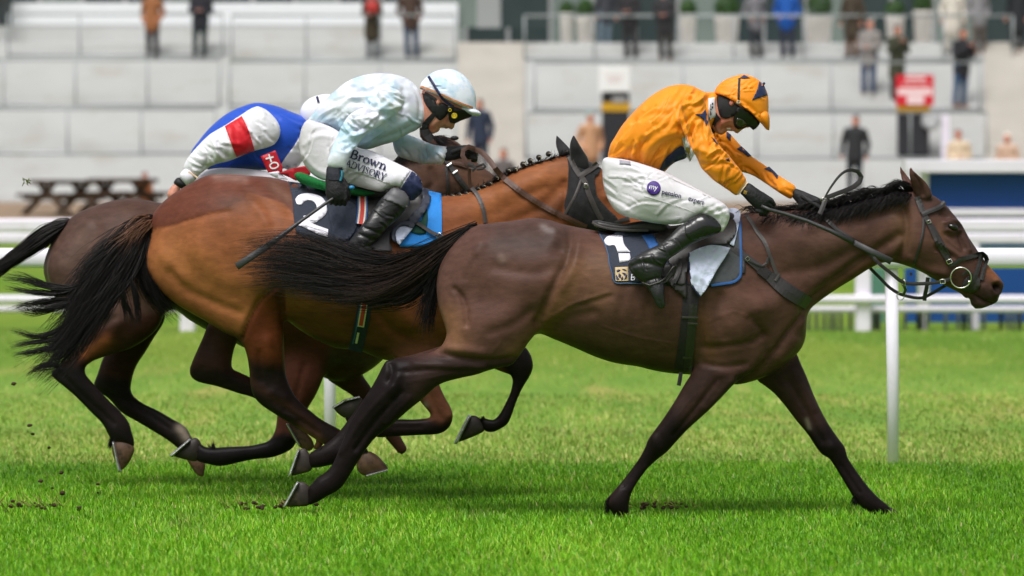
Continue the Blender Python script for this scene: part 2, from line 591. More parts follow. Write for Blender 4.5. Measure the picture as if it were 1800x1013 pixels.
def strap(name, pts, w, tree, mat, parent, off=.006, thick=.005, step=6, wid=None):
    """a leather strap: points (px, py) lie on the surface, points (px, py, depth) hang free there; width in pixels"""
    full = [(p[0], p[1], p[2] if len(p) > 2 else np.nan) for p in pts]
    S = smooth_open([(p[0], p[1]) for p in full], step)
    # parameter of the control points along the curve for free depths
    n = len(S)
    t = np.r_[0, np.cumsum(np.hypot(*np.diff(S, axis=0).T))]
    ct = [t[np.argmin(np.hypot(S[:, 0] - p[0], S[:, 1] - p[1]))] for p in full]
    tan = np.gradient(S, axis=0); tan /= np.maximum(np.linalg.norm(tan, axis=1), 1e-6)[:, None]
    nor = np.stack([-tan[:, 1], tan[:, 0]], -1)
    ww = np.interp(t, ct, wid) if wid is not None else np.full(n, w)
    fy = np.array([p[2] for p in full])
    free = ~np.isnan(fy)
    dep = np.full((n, 3), np.nan)
    for i in range(n):
        for c, o in enumerate((-.5, 0, .5)):
            q = S[i] + nor[i] * ww[i] * o
            # nearest control span decides whether free
            k = np.searchsorted(ct, t[i], side='right') - 1; k = min(max(k, 0), len(full) - 2)
            if free[k] and free[k + 1]:
                a = (t[i] - ct[k]) / max(ct[k + 1] - ct[k], 1e-6)
                dep[i, c] = fy[k] * (1 - a) + fy[k + 1] * a
            else:
                h = hit(tree, *q) if tree is not None else None
                if h is not None: dep[i, c] = h.y - off
    for c in range(3):
        bad = np.isnan(dep[:, c])
        if bad.all():
            if free.any(): dep[:, c] = np.interp(t, np.array(ct)[free], fy[free])
            else: dep[:, c] = 0
        elif bad.any(): dep[bad, c] = np.interp(t[bad], t[~bad], dep[~bad, c])
    for it in range(3):
        d2 = dep.copy()
        d2[1:-1] = (dep[:-2] + 2 * dep[1:-1] + dep[2:]) / 4
        dep = np.minimum(dep, d2) if tree is not None else d2
    V, Fc = [], []
    for i in range(n):
        row = []
        for c, o in enumerate((-.5, 0, .5)):
            q = S[i] + nor[i] * ww[i] * o
            row.append(W(q[0], q[1], dep[i, c] - (.0012 if c == 1 else 0)))
        for c, o in ((2, .5), (1, 0), (0, -.5)):
            q = S[i] + nor[i] * ww[i] * o
            row.append(W(q[0], q[1], dep[i, c] + thick))
        V += row
    for i in range(n - 1):
        for c in range(6):
            d = (c + 1) % 6
            Fc.append((i * 6 + c, i * 6 + d, (i + 1) * 6 + d, (i + 1) * 6 + c))
    Fc.append((5, 4, 3, 2, 1, 0)); Fc.append(tuple(range((n - 1) * 6, n * 6)))
    o = mesh_obj(name, V, Fc, mat, parent, smooth=False)
    return o

def text_flat(s, size, shear=0.0, spacing=1.0, bold=0.0):
    cu = bpy.data.curves.new('lettering', 'FONT')
    cu.body = s; cu.size = size; cu.shear = shear; cu.space_character = spacing; cu.resolution_u = 3; cu.offset = bold
    ob = bpy.data.objects.new('lettering', cu)
    COL.objects.link(ob)
    dg = bpy.context.evaluated_depsgraph_get()
    me = ob.evaluated_get(dg).to_mesh()
    V = np.array([v.co[:2] for v in me.vertices]); Fc = [list(p.vertices) for p in me.polygons]
    ob.evaluated_get(dg).to_mesh_clear()
    bpy.data.objects.remove(ob); bpy.data.curves.remove(cu)
    return V, Fc

def lettering(name, s, x, y, size, ang, tree, mat, parent, off=.003, thick=.0015, sx=1.0, shear=0.0, fallY=None, step=4, spacing=1.0, bold=0.0):
    """words set in the photo's plane at (x, y), baseline turned by ang degrees, laid on the surface"""
    V, Fc = text_flat(s, size, shear, spacing, bold)
    a = math.radians(ang)
    u = V[:, 0] * sx; v = -V[:, 1]
    P = np.stack([x + u * math.cos(a) - v * math.sin(a), y + u * math.sin(a) + v * math.cos(a)], -1)
    V2, F2 = grid_cut(P, Fc, step)
    V3, F3 = drape(tree, V2, F2, off, thick, fallY)
    return mesh_obj(name, V3, F3, mat, parent, smooth=False)

def glyphs(name, strokes, tree, mat, parent, off=.003, thick=.0015, fallY=None):
    """drawn letters: strokes (points px, width px)"""
    B = Buf(); k = 0
    for pts, w in strokes:
        S = smooth_open(pts, 2.0) if len(pts) > 2 else np.array(pts, float)
        tan = np.gradient(S, axis=0); tan /= np.maximum(np.linalg.norm(tan, axis=1), 1e-6)[:, None]
        nor = np.stack([-tan[:, 1], tan[:, 0]], -1)
        ww = np.full(len(S), w) if not isinstance(w, (tuple, list)) else np.interp(np.linspace(0, 1, len(S)), np.linspace(0, 1, len(w)), w)
        V2 = np.vstack([S - nor * ww[:, None] / 2, S + nor * ww[:, None] / 2]); n = len(S)
        F2 = [[i, i + 1, i + 1 + n, i + n] for i in range(n - 1)]
        V, Fc = drape(tree, V2, F2, off + .00025 * (k % 5), thick, fallY); k += 1
        B.add(V, Fc)
    return B.build(name, mat, parent, smooth=False)

def hair(name, guides, n, r, mat, parent, seg=12, jit=.01, flare=1.0, seed=0, clump=.5, tip=.15, curl=0.0):
    """strands between guide curves; a guide is a list of (px, py, depth)"""
    rng = np.random.default_rng(seed)
    G = []
    for g in guides:
        S = W([p[0] for p in g], [p[1] for p in g], [p[2] for p in g])
        S = smooth_open(S[:, [0, 2, 1]], .03)[:, [0, 2, 1]]
        t = np.r_[0, np.cumsum(np.linalg.norm(np.diff(S, axis=0), axis=1))]; t /= t[-1]
        G.append(np.stack([np.interp(np.linspace(0, 1, seg), t, S[:, k]) for k in range(3)], -1))
    G = np.array(G)                                # guides x seg x 3
    u = rng.random(n) * (len(G) - 1); i = np.minimum(u.astype(int), len(G) - 2); a = (u - i)[:, None, None]
    S = G[i] * (1 - a) + G[i + 1] * a
    tt = np.linspace(0, 1, seg)[None, :, None]
    nc = max(3, n // 26)
    cdir = rng.normal(size=(nc, 3)) * jit * 1.6; cw = rng.normal(size=(nc, 2, 3)) * jit
    cid = rng.integers(0, nc, n)
    S = S + (rng.normal(size=(n, 1, 3)) * jit * (1 - clump * tt) * np.minimum(1, .3 + 3 * tt) + cdir[cid][:, None] * tt * flare
             + cw[cid, 0][:, None] * np.sin(tt * 5 + cid[:, None, None]) * tt * clump * 1.5 + rng.normal(size=(n, 1, 3)) * jit * .9 * flare * tt**2)
    if curl:
        ph = rng.random((n, 1)) * 6.28
        S[..., 2] += curl * np.sin(tt[..., 0] * 9 + ph) * tt[..., 0]; S[..., 0] += curl * np.cos(tt[..., 0] * 8 + ph) * tt[..., 0]
    ln = 1 - .42 * rng.random((n, 1, 1)) ** 1.6
    # shorten some strands
    k = np.clip(ln[:, 0, 0], .5, 1)
    idx = np.linspace(0, 1, seg)[None] * k[:, None] * (seg - 1)
    i0 = np.minimum(idx.astype(int), seg - 2); fr = (idx - i0)[..., None]
    S = np.take_along_axis(S, i0[..., None].repeat(3, -1), 1) * (1 - fr) + np.take_along_axis(S, (i0 + 1)[..., None].repeat(3, -1), 1) * fr
    tan = np.gradient(S, axis=1); tan /= np.maximum(np.linalg.norm(tan, axis=-1, keepdims=True), 1e-9)
    ref = np.array([0, 1, 0.])
    A = ref - tan * (tan @ ref)[..., None]; A /= np.maximum(np.linalg.norm(A, axis=-1, keepdims=True), 1e-9)
    Bv = np.cross(tan, A)
    rad = r * (1 - (1 - tip) * np.linspace(0, 1, seg)**1.5)[None, :, None] * (.6 + .8 * rng.random((n, 1, 1)))
    V = np.stack([S + rad * (A * math.cos(q) + Bv * math.sin(q)) for q in (0, 2.094, 4.189)], 2)     # n x seg x 3 x 3
    b = (np.arange(n)[:, None, None] * seg * 3 + np.arange(seg - 1)[None, :, None] * 3)
    k = np.arange(3)[None, None]
    Fq = np.stack([b + k, b + (k + 1) % 3, b + 3 + (k + 1) % 3, b + 3 + k], -1).reshape(-1, 4)
    return mesh_obj(name, V.reshape(-1, 3), Fq, mat, parent)

# ------------------------------------------------------------------ materials
def lin(r, g, b):
    f = lambda c: (c / 12.92 if c <= .04045 else ((c + .055) / 1.055) ** 2.4)
    return tuple(f(c / 255) for c in (r, g, b))

MATS = {}

def M(name, col, rough=.6, spec=.4, metal=0.0, var=.12, vscale=18.0, bump=0.0, bscale=60.0, stretch=(1, 1, 1), sheen=0.0, coat=0.0, attr=None, fold=0.0, fscale=9.0, fstretch=(1, 1, 1), alpha=1.0, sss=0.0, hair=False, weave=0.0, mottle=None):
    if name in MATS: return MATS[name]
    m = bpy.data.materials.new(name); m.use_nodes = True
    t = m.node_tree; N = t.nodes; L = t.links
    bs = N['Principled BSDF']
    bs.inputs['Roughness'].default_value = rough
    bs.inputs['Specular IOR Level'].default_value = spec
    bs.inputs['Metallic'].default_value = metal
    if sheen:
        bs.inputs['Sheen Weight'].default_value = sheen; bs.inputs['Sheen Roughness'].default_value = .45
    if coat:
        bs.inputs['Coat Weight'].default_value = coat; bs.inputs['Coat Roughness'].default_value = .15
    if sss:
        bs.inputs['Subsurface Weight'].default_value = sss; bs.inputs['Subsurface Radius'].default_value = (.01, .004, .002); bs.inputs['Subsurface Scale'].default_value = .5
    tc = N.new('ShaderNodeTexCoord')
    def mapped(sc, st):
        mp = N.new('ShaderNodeMapping'); mp.inputs['Scale'].default_value = [sc * q for q in st]
        L.new(tc.outputs['Object'], mp.inputs['Vector']); return mp.outputs[0]
    nz = N.new('ShaderNodeTexNoise'); nz.inputs['Scale'].default_value = 1; nz.inputs['Detail'].default_value = 6; nz.inputs['Roughness'].default_value = .6
    L.new(mapped(vscale, stretch), nz.inputs['Vector'])
    rg = N.new('ShaderNodeMapRange'); rg.inputs[1].default_value = .25; rg.inputs[2].default_value = .75; rg.inputs[3].default_value = 1 - var; rg.inputs[4].default_value = 1 + var
    L.new(nz.outputs['Fac'], rg.inputs[0])
    mx = N.new('ShaderNodeMix'); mx.data_type = 'RGBA'; mx.blend_type = 'MULTIPLY'; mx.inputs[0].default_value = 1
    if attr:
        at = N.new('ShaderNodeAttribute'); at.attribute_name = attr
        L.new(at.outputs['Color'], mx.inputs[6])
    else:
        mx.inputs[6].default_value = (*col, 1)
    L.new(rg.outputs[0], mx.inputs[7])
    outc = mx.outputs[2]
    if mottle:
        mc, sc_, lo_, hi_ = mottle
        n2 = N.new('ShaderNodeTexNoise'); n2.inputs['Scale'].default_value = 1; n2.inputs['Detail'].default_value = 5
        L.new(mapped(sc_, (1, 1, 1)), n2.inputs['Vector'])
        r2 = N.new('ShaderNodeMapRange'); r2.inputs[1].default_value = lo_; r2.inputs[2].default_value = hi_
        L.new(n2.outputs['Fac'], r2.inputs[0])
        m2 = N.new('ShaderNodeMix'); m2.data_type = 'RGBA'; L.new(r2.outputs[0], m2.inputs[0]); L.new(outc, m2.inputs[6]); m2.inputs[7].default_value = (*mc, 1)
        outc = m2.outputs[2]
    L.new(outc, bs.inputs['Base Color'])
    nrm = None
    if fold:
        n3 = N.new('ShaderNodeTexNoise'); n3.inputs['Scale'].default_value = 1; n3.inputs['Detail'].default_value = 2.5; n3.inputs['Distortion'].default_value = 1.3
        L.new(mapped(fscale, fstretch), n3.inputs['Vector'])
        b3 = N.new('ShaderNodeBump'); b3.inputs['Strength'].default_value = 1.0; b3.inputs['Distance'].default_value = fold
        L.new(n3.outputs['Fac'], b3.inputs['Height']); nrm = b3.outputs[0]
    if bump:
        n4 = N.new('ShaderNodeTexNoise'); n4.inputs['Scale'].default_value = 1; n4.inputs['Detail'].default_value = 4
        L.new(mapped(bscale, stretch), n4.inputs['Vector'])
        b4 = N.new('ShaderNodeBump'); b4.inputs['Strength'].default_value = 1.0; b4.inputs['Distance'].default_value = bump
        L.new(n4.outputs['Fac'], b4.inputs['Height'])
        if nrm: L.new(nrm, b4.inputs['Normal'])
        nrm = b4.outputs[0]
    if nrm: L.new(nrm, bs.inputs['Normal'])
    MATS[name] = m
    return m
# ------------------------------------------------------------------ shared materials
def silk(name, col, attr=None, rough=.5):
    return M(name, col, rough=rough, spec=.35, var=.05, vscale=14, fold=.0035, fscale=9, fstretch=(1, .6, 1.6), bump=.0006, bscale=420, attr=attr, sheen=.15)
SKIN = M('skin', lin(206, 142, 120), rough=.5, spec=.4, var=.1, vscale=40, sss=.12, mottle=(lin(190, 104, 88), 22, .5, .75))
ORANGE = silk('orange_silk', (.94, .295, .006))
NAVY = silk('navy_silk', lin(38, 46, 82))
BREECH = M('white_breeches', lin(214, 211, 217), rough=.6, spec=.3, var=.05, vscale=20, fold=.002, fscale=16, fstretch=(1, .6, 1.8), bump=.0004, bscale=500)
BOOTM = M('black_boot_leather', lin(34, 34, 36), rough=.3, spec=.55, var=.2, vscale=30, fold=.003, fscale=18, fstretch=(.8, 1, 1.7), bump=.0006, bscale=240)
BOOTTOP = M('patent_boot_top', lin(30, 30, 32), rough=.14, spec=.6, var=.2, vscale=16, fold=.003, fscale=12)
GLOVEM = M('black_glove', lin(32, 32, 34), rough=.62, spec=.35, var=.2, vscale=50, fold=.004, fscale=40, bump=.0008, bscale=300)
BLACK = M('black_fabric', lin(26, 26, 28), rough=.6, var=.2, vscale=40, bump=.0008, bscale=260)
BLACKG = M('black_rubber', lin(24, 24, 26), rough=.35, spec=.5, var=.2, vscale=30)
LENS = M('tinted_lens', lin(44, 46, 34), rough=.08, spec=.8, var=.2)
WHITE = M('white_cloth', lin(230, 228, 238), rough=.6, var=.06, vscale=30, bump=.0006, bscale=300)
WHITEP = M('white_print', lin(240, 240, 242), rough=.55, var=.03)
PURPLE = M('purple_print', lin(66, 34, 128), rough=.5, var=.04)
NAVYP = M('navy_print', lin(28, 32, 72), rough=.5, var=.05)
YELLOW = M('yellow_plastic', lin(214, 186, 40), rough=.4, var=.08)
GREYP = M('grey_print', lin(160, 158, 170), rough=.6)
TEETH = M('teeth', lin(225, 215, 195), rough=.3, var=.05)

# ------------------------------------------------------------------ ground, turf, rails, terrace
def ground_z(Y):
    return float(np.interp(Y, [-80, 36, 78, 84.9, 130], [0, 0, 1.36, 1.74, 1.76]))
def turf_mat():
    m = bpy.data.materials.new('turf'); m.use_nodes = True
    t = m.node_tree; N = t.nodes; L = t.links; bs = N['Principled BSDF']
    bs.inputs['Roughness'].default_value = .85; bs.inputs['Specular IOR Level'].default_value = .15
    tc = N.new('ShaderNodeTexCoord'); sp = N.new('ShaderNodeSeparateXYZ'); L.new(tc.outputs['Object'], sp.inputs[0])
    def noise(sx, sy, det=4, dist=.5):
        mp = N.new('ShaderNodeMapping'); mp.inputs['Scale'].default_value = (sx, sy, 1); L.new(tc.outputs['Object'], mp.inputs[0])
        n = N.new('ShaderNodeTexNoise'); n.inputs['Scale'].default_value = 1; n.inputs['Detail'].default_value = det; n.inputs['Distortion'].default_value = dist; L.new(mp.outputs[0], n.inputs[0]); return n.outputs['Fac']
    def ramp(f, a, b):
        r = N.new('ShaderNodeMapRange'); r.interpolation_type = 'SMOOTHSTEP'; r.inputs[1].default_value = a; r.inputs[2].default_value = b; L.new(f, r.inputs[0]); return r.outputs[0]
    def mix(f, a, b):
        x = N.new('ShaderNodeMix'); x.data_type = 'RGBA'; L.new(f, x.inputs[0])
        for s, v in ((6, a), (7, b)):
            if isinstance(v, tuple): x.inputs[s].default_value = (*v, 1)
            else: L.new(v, x.inputs[s])
        return x.outputs[2]
    near = mix(ramp(noise(2.2, .6), .35, .65), TURF_N1, TURF_N2)
    near = mix(ramp(noise(.9, .35), .55, .75), near, TURF_N3)
    mown = mix(ramp(noise(3.2, .32, 6), .35, .65), TURF_M1, TURF_M2)
    mown = mix(ramp(noise(2.0, .22, 5), .52, .72), mown, TURF_M3)
    far = mix(ramp(noise(.5, .12), .4, .6), TURF_F1, TURF_F2)
    c = mix(ramp(sp.outputs[1], 3.9, 4.3), near, mown)
    c = mix(ramp(sp.outputs[1], 12, 26), c, far)
    path = mix(ramp(noise(.6, .6), .3, .7), lin(150, 128, 106), lin(134, 116, 98))
    c = mix(ramp(sp.outputs[1], 77.6, 78.2), c, path)
    L.new(c, bs.inputs['Base Color'])
    return m
TURF_N1, TURF_N2, TURF_N3 = (.068, .17, .005), (.105, .24, .008), (.05, .13, .004)
TURF_M1, TURF_M2, TURF_M3 = (.135, .26, .034), (.20, .315, .048), (.33, .32, .085)
TURF_F1, TURF_F2 = (.10, .20, .013), (.16, .24, .024)
ys = np.r_[-900, -80, np.arange(-20, 36, 2.0), np.arange(36, 86, 1.0), 90, 130, 400, 1800]; xs = np.r_[-1500, -400, np.linspace(-120, 120, 25), 400, 1500]
V = [(x, y, ground_z(y)) for y in ys for x in xs]; nx = len(xs)
mesh_obj('ground', V, [(j * nx + i, j * nx + i + 1, (j + 1) * nx + i + 1, (j + 1) * nx + i) for j in range(len(ys) - 1) for i in range(nx - 1)], turf_mat())['kind'] = 'structure'
GM = bpy.data.materials.new('grass_blade'); GM.use_nodes = True
_b = GM.node_tree.nodes['Principled BSDF']; _a = GM.node_tree.nodes.new('ShaderNodeAttribute'); _a.attribute_name = 'tint'
GM.node_tree.links.new(_a.outputs['Color'], _b.inputs['Base Color']); _b.inputs['Roughness'].default_value = .5; _b.inputs['Specular IOR Level'].default_value = .3
_b.inputs['Subsurface Weight'].default_value = 0
def patchy(x, y, s, seed):
    r = np.random.default_rng(seed); v = 0
    for k in range(7):
        a = r.random() * 6.28; f = s * (.6 + r.random() * 1.6)
        v = v + np.sin((x * math.cos(a) + y * .4 * math.sin(a)) * f + r.random() * 6.28 + 1.5 * np.sin(x * f * .6 + k))
    return v / 7
def blades(name, label, zone, hgt, wid, cols, seed, lean=.35):
    rng = np.random.default_rng(seed)
    X, Y = [], []
    for (y0, y1, den) in zone:
        d = y1 - CAMY; hw = 900 / F * d + .6
        n = int((y1 - y0) * 2 * hw * den)
        X.append(rng.uniform(-hw, hw, n)); Y.append(rng.uniform(y0, y1, n))
    x = np.concatenate(X); y = np.concatenate(Y); n = len(x)
    y = np.where(y > y1 - .7, y + rng.normal(size=n) * .12, y)
    pt = patchy(x, y, 2.2, seed + 1); p2 = patchy(x, y, 6.0, seed + 2)
    h = hgt[0] + (hgt[1] - hgt[0]) * rng.random(n); h *= 1 + .35 * pt + .25 * p2
    w = wid * (.6 + .8 * rng.random(n)) * (1 + .004 * np.maximum(y, 0) * 20 / 4)
    th = rng.random(n) * 6.283; ph = rng.random(n) * 6.283
    l = lean * h * (.3 + rng.random(n) * 1.3)
    wx, wy = np.cos(th) * w / 2, np.sin(th) * w / 2 * .6
    l = l * 1.6; lx, ly = np.cos(ph) * l - .10 * h, np.sin(ph) * l
    z = np.interp(y, [36, 78], [0, 1.36])
    z0 = z - .004
    V = np.stack([np.stack([x - wx, y - wy, z0], -1), np.stack([x + wx, y + wy, z0], -1),
                  np.stack([x + lx * .35 + wx * .8, y + ly * .35 + wy * .8, z + h * .6], -1), np.stack([x + lx * .35 - wx * .8, y + ly * .35 - wy * .8, z + h * .6], -1),
                  np.stack([x + lx, y + ly, z + h], -1)], 1).reshape(-1, 3)
    b = np.arange(n) * 5
    me = bpy.data.meshes.new(name)
    me.vertices.add(n * 5); me.vertices.foreach_set('co', V.astype(np.float32).ravel())
    lp = np.concatenate([np.stack([b, b + 1, b + 2, b + 3], -1), np.stack([b + 3, b + 2, b + 4], -1)], 1)       # 7 loops per blade
    me.loops.add(n * 7); me.loops.foreach_set('vertex_index', lp.ravel().astype(np.int32))
    me.polygons.add(n * 2); me.polygons.foreach_set('loop_start', (np.arange(n)[:, None] * 7 + np.array([0, 4])).ravel().astype(np.int32))
    me.update(calc_edges=True)
    k = rng.random(n); cols = np.array(cols)
    idx = np.clip(((k * .75 + .25 * (pt * .9 + .5)) * len(cols)), 0, len(cols) - 1.01); i = idx.astype(int); f = (idx - i)[:, None]
    c = cols[i] * (1 - f) + cols[np.minimum(i + 1, len(cols) - 1)] * f
    dead = (rng.random(n) < .018 + .05 * np.clip(p2 - .25, 0, 1))[:, None]
    worn = np.clip((patchy(x, y, 1.3, seed + 9) * .6 + p2 * .6 - .30) * 3, 0, .75)[:, None] * (rng.random((n, 1)) < .6)
    c = c * (1 - worn) + np.array([.17, .20, .045]) * worn
    c = np.where(dead, np.array([.42, .38, .15]), c)
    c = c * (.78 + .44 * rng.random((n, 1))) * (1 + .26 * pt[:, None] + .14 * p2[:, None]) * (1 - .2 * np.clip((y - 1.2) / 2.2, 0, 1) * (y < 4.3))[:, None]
    at = me.attributes.new('tint', 'FLOAT_COLOR', 'POINT')
    at.data.foreach_set('color', np.repeat(np.c_[c, np.ones(n)], 5, 0).astype(np.float32).ravel())
    me.materials.append(GM)
    o = bpy.data.objects.new(name, me); COL.objects.link(o)
    return props(o, label, 'grass', kind='stuff')
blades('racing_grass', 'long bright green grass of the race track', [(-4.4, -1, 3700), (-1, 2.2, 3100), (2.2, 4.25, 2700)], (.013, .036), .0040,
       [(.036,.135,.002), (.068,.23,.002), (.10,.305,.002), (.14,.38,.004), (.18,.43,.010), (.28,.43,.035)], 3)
blades('mown_grass', 'short mown grass beyond the white rail', [(4.2, 8, 1100), (8, 14, 450), (14, 34, 70)], (.014, .034), .0065,
       [(.09,.22,.014), (.15,.29,.028), (.21,.35,.045), (.27,.38,.065), (.40,.41,.12)], 5)

PVC = M('white_rail_plastic', lin(238, 233, 246), rough=.35, spec=.4, var=.04, vscale=3, mottle=(lin(196, 194, 186), 5, .62, .9))
PVC2 = M('white_rail_paint', lin(238, 231, 246), rough=.5, var=.05, vscale=2, mottle=(lin(196, 190, 188), 2.5, .6, .9))
WOOD = M('dark_slat', lin(120, 122, 116), rough=.7, var=.2)
def X_at(px, Y): return float(W(px, 391, Y)[0])
def Z_at(py, Y): return float(W(900, py, Y)[2])
def xz(px, py, Y): p = W(px, py, Y); return float(p[0]), float(p[2])

nr = thing('running_rail', 'near white plastic running rail just behind the horses', 'rail', (0, 4.2, 0))
zt, zb = Z_at(436, 4.2), Z_at(472, 4.2)
B = Buf()
for sx in (-1,):
    c = (zt + zb) / 2; r = (zt - zb) / 2
    prof = [(.045 * math.cos(a) , r * math.sin(a)) for a in np.linspace(0, 2 * math.pi, 16, endpoint=False)]
    prof = [(math.copysign(abs(u) ** .75, u) * .045 ** .25, math.copysign(abs(v) ** .75, v) * r ** .25) for u, v in prof]
    n = len(prof); V = [(x, 4.2 + u, c + v) for x in (-30, 30) for u, v in prof]
    B.add(V, [(k, (k + 1) % n, n + (k + 1) % n, n + k) for k in range(n)])
B.build('rail', PVC, nr)
for i in range(-3, 4):
    px = 1570 + 992 * i
    x = X_at(px, 4.2)
    B = Buf(); B.tube([(x + .004, 4.24, -.05), (x + .003, 4.24, .5), (x - .006, 4.235, zb + .02)], [.031, .033, .037], 14); B.build('post', PVC, nr)
fr = thing('running_rail', 'far white double running rail with square posts across the turf', 'rail', (0, 34, 0))
for (p0, p1, y_, dep) in ((384.5, 408, 34, .09), (409.5, 429, 34.5, .05), (519, 533, 34.02, .05), (538, 549.5, 34.3, .05)):
    B = Buf(); B.box(-60, 60, y_ - dep, y_ + dep, Z_at(p1, y_), Z_at(p0, y_), .025); B.build('rail', PVC2, fr, False)
for px, w, y_ in ((-263, .18, 34.15), (330, .18, 34.15), (923, .18, 34.15), (1517, .18, 34.15), (2110, .18, 34.15), (1622, .09, 34.8), (1713, .12, 34.8), (1110, .09, 34.8), (745, .09, 34.8), (210, .09, 34.8)):
    x = X_at(px, y_); B = Buf(); B.box(x - w / 2, x + w / 2, y_ - w / 2 - .01, y_ + w / 2, -.05, Z_at(428, y_), .02); B.build('post', PVC2, fr, False)
for k in range(40):
    x = 3.55 + k * .085 * (1 + .1 * math.sin(k))
    B = Buf(); B.box(x - .02, x + .02, 34.42, 34.45, 0, .23); B.build('slat', WOOD, fr, False)

# blue hoarding stand on the right
BLUEP = M('blue_hoarding', lin(16, 70, 140), rough=.5, var=.05, vscale=1.5)
WHT = M('white_painted_board', lin(232, 227, 238), rough=.6, var=.06, vscale=1.2, mottle=(lin(206, 200, 202), .9, .55, .9))
hs_ = thing('hoarding', 'blue and white panelled hoarding on the right behind the far rail', 'hoarding', (X_at(1700, 37), 37, 0))
def board(name, m, x0, x1, p0, p1, y_, d, parent):
    B = Buf(); B.box(X_at(x0, y_), X_at(x1, y_), y_ - d, y_ + d, Z_at(p1, y_), Z_at(p0, y_), .01); return B.build(name, m, parent, False)
board('top_beam', WHT, 1588, 2200, 281, 304, 37.0, .25, hs_)
for a, b in ((1632, 1818), (1822, 2000)): board('blue_panel', BLUEP, a, b, 304, 367, 37.1, .04, hs_)
board('upright', WHT, 1619, 1632, 304, 575, 37.05, .05, hs_); board('upright', WHT, 2000, 2012, 304, 575, 37.05, .05, hs_)
board('cross_beam', WHT, 1600, 2200, 367, 380, 37.0, .10, hs_)
for a, b in ((1632, 1818), (1822, 2000)): board('blue_panel', BLUEP, a, b, 380, 436, 37.1, .04, hs_)
for a, b in ((1590, 1612), (1634, 1702), (1722, 1880), (1884, 2000)): board('blue_panel', BLUEP, a, b, 470, 574, 37.1, .04, hs_)
board('teal_panel', M('teal_board', lin(84, 128, 112), rough=.6, var=.1), 1527, 1556, 470, 575, 37.1, .04, hs_)

# terrace of concrete steps
CONC = M('pale_concrete', lin(192, 193, 192), rough=.85, var=.06, vscale=.7, mottle=(lin(180, 176, 168), 1.1, .55, .8), bump=.004, bscale=14)
RISE, TREAD, TY, TZ, NS = .1, .21, 85.0, 1.75, 40
TW = 34
tr = thing('terrace', 'wide pale concrete spectator terrace of many steps', 'terrace', (0, TY, TZ))
for i in range(NS):
    B = Buf(); y0 = TY + TREAD * i
    B.box(-TW, TW, y0, y0 + TREAD + .1, TZ + RISE * i - .15, TZ + RISE * (i + 1), .012); B.build('step', CONC, tr, False)
STAIR = M('warm_stair_concrete', lin(196, 191, 184), rough=.85, var=.08, vscale=1.5)
for x0_, x1_ in ((805, 922), (1730, 1840)):                           # the two stair aisles: half steps
    for i in range(20):
        y0 = TY + .42 * i; xa, xb = X_at(x0_, y0), X_at(x1_, y0)
        B = Buf(); B.box(xa, xb, y0 - .20, y0 - .002, TZ + .2 * i - .1, TZ + .2 * (i + .5), .012); B.build('stair', STAIR, tr, False)
        B = Buf(); B.box(xa, xb, y0 - .012, y0 + .21, TZ + .2 * (i + .5) + .004, TZ + .2 * (i + 1) + .004, .012); B.build('stair', STAIR, tr, False)
LY = TY + TREAD * NS; LZ = TZ + RISE * NS
B = Buf(); B.box(-TW, TW, LY + .1, LY + 8, LZ - .3, LZ - .004); B.build('landing', CONC, tr, False)
def foot(py):
    """the step whose tread shows at this height in the picture -> (depth of its middle, height)"""
    best = None
    for i in range(NS + 1):
        y = TY + TREAD * (i - 1) + .12 if i else TY - .3
        z = TZ + RISE * i
        if i == NS: y += .3
        _, p = PX(np.array([0, y, z])); e = abs(p - py)
        if best is None or e < best[0]: best = (e, y, z)
    return best[1], best[2]
# the building at the head of the terrace
bl = thing('grandstand', 'grandstand front with white parapet and dark glass doors at the head of the terrace', 'building', (0, LY + 3, LZ))
GLASS = M('dark_glass', lin(52, 64, 64), rough=.12, spec=.6, var=.15, vscale=.8)
GLASS2 = M('grey_green_glass', lin(116, 128, 122), rough=.15, spec=.5, var=.15, vscale=.8)
FRAME = M('grey_metal_frame', lin(150, 152, 152), rough=.5, var=.08)
WALLW = M('white_render', lin(226, 228, 232), rough=.7, var=.04, vscale=.8)
WY = LY + 2.2
B = Buf(); x0, x1 = X_at(22, WY), X_at(806, WY); B.box(-TW, x1, WY - .12, WY + .12, LZ, Z_at(46, WY)); B.build('plinth', CONC, bl, False)
B = Buf(); B.box(x0, x1, WY - .15, WY + .15, Z_at(46, WY), Z_at(6, WY), .03); B.build('parapet', WALLW, bl, False)
FY = LY + 4.2
B = Buf(); B.box(-TW, TW, FY + .2, FY + .5, LZ, LZ + 5); B.build('wall', M('grey_facade', lin(150, 152, 152), rough=.7, var=.1, vscale=.5), bl, False)
for k in range(58):
    a = -32 + k * 1.1
    B = Buf(); B.box(a + .05, a + 1.05, FY + .12, FY + .16, LZ + .05, LZ + 3.2); B.build('glass_pane', GLASS if k % 3 else GLASS2, bl, False)
    B = Buf(); B.box(a - .05, a + .05, FY + .06, FY + .198, LZ, LZ + 3.3); B.build('mullion', FRAME, bl, False)
B = Buf(); B.box(X_at(805, WY), X_at(838, WY), WY, WY + .1, Z_at(48, WY), Z_at(-60, WY)); B.build('door', GLASS2, bl, False)
for a, b, m_ in ((838, 880, FRAME), (884, 918, GLASS), (932, 962, GLASS)):
    B = Buf(); B.box(X_at(a, WY), X_at(b, WY), WY, WY + .1, Z_at(49, WY), Z_at(-60, WY)); B.build('door', m_, bl, False)

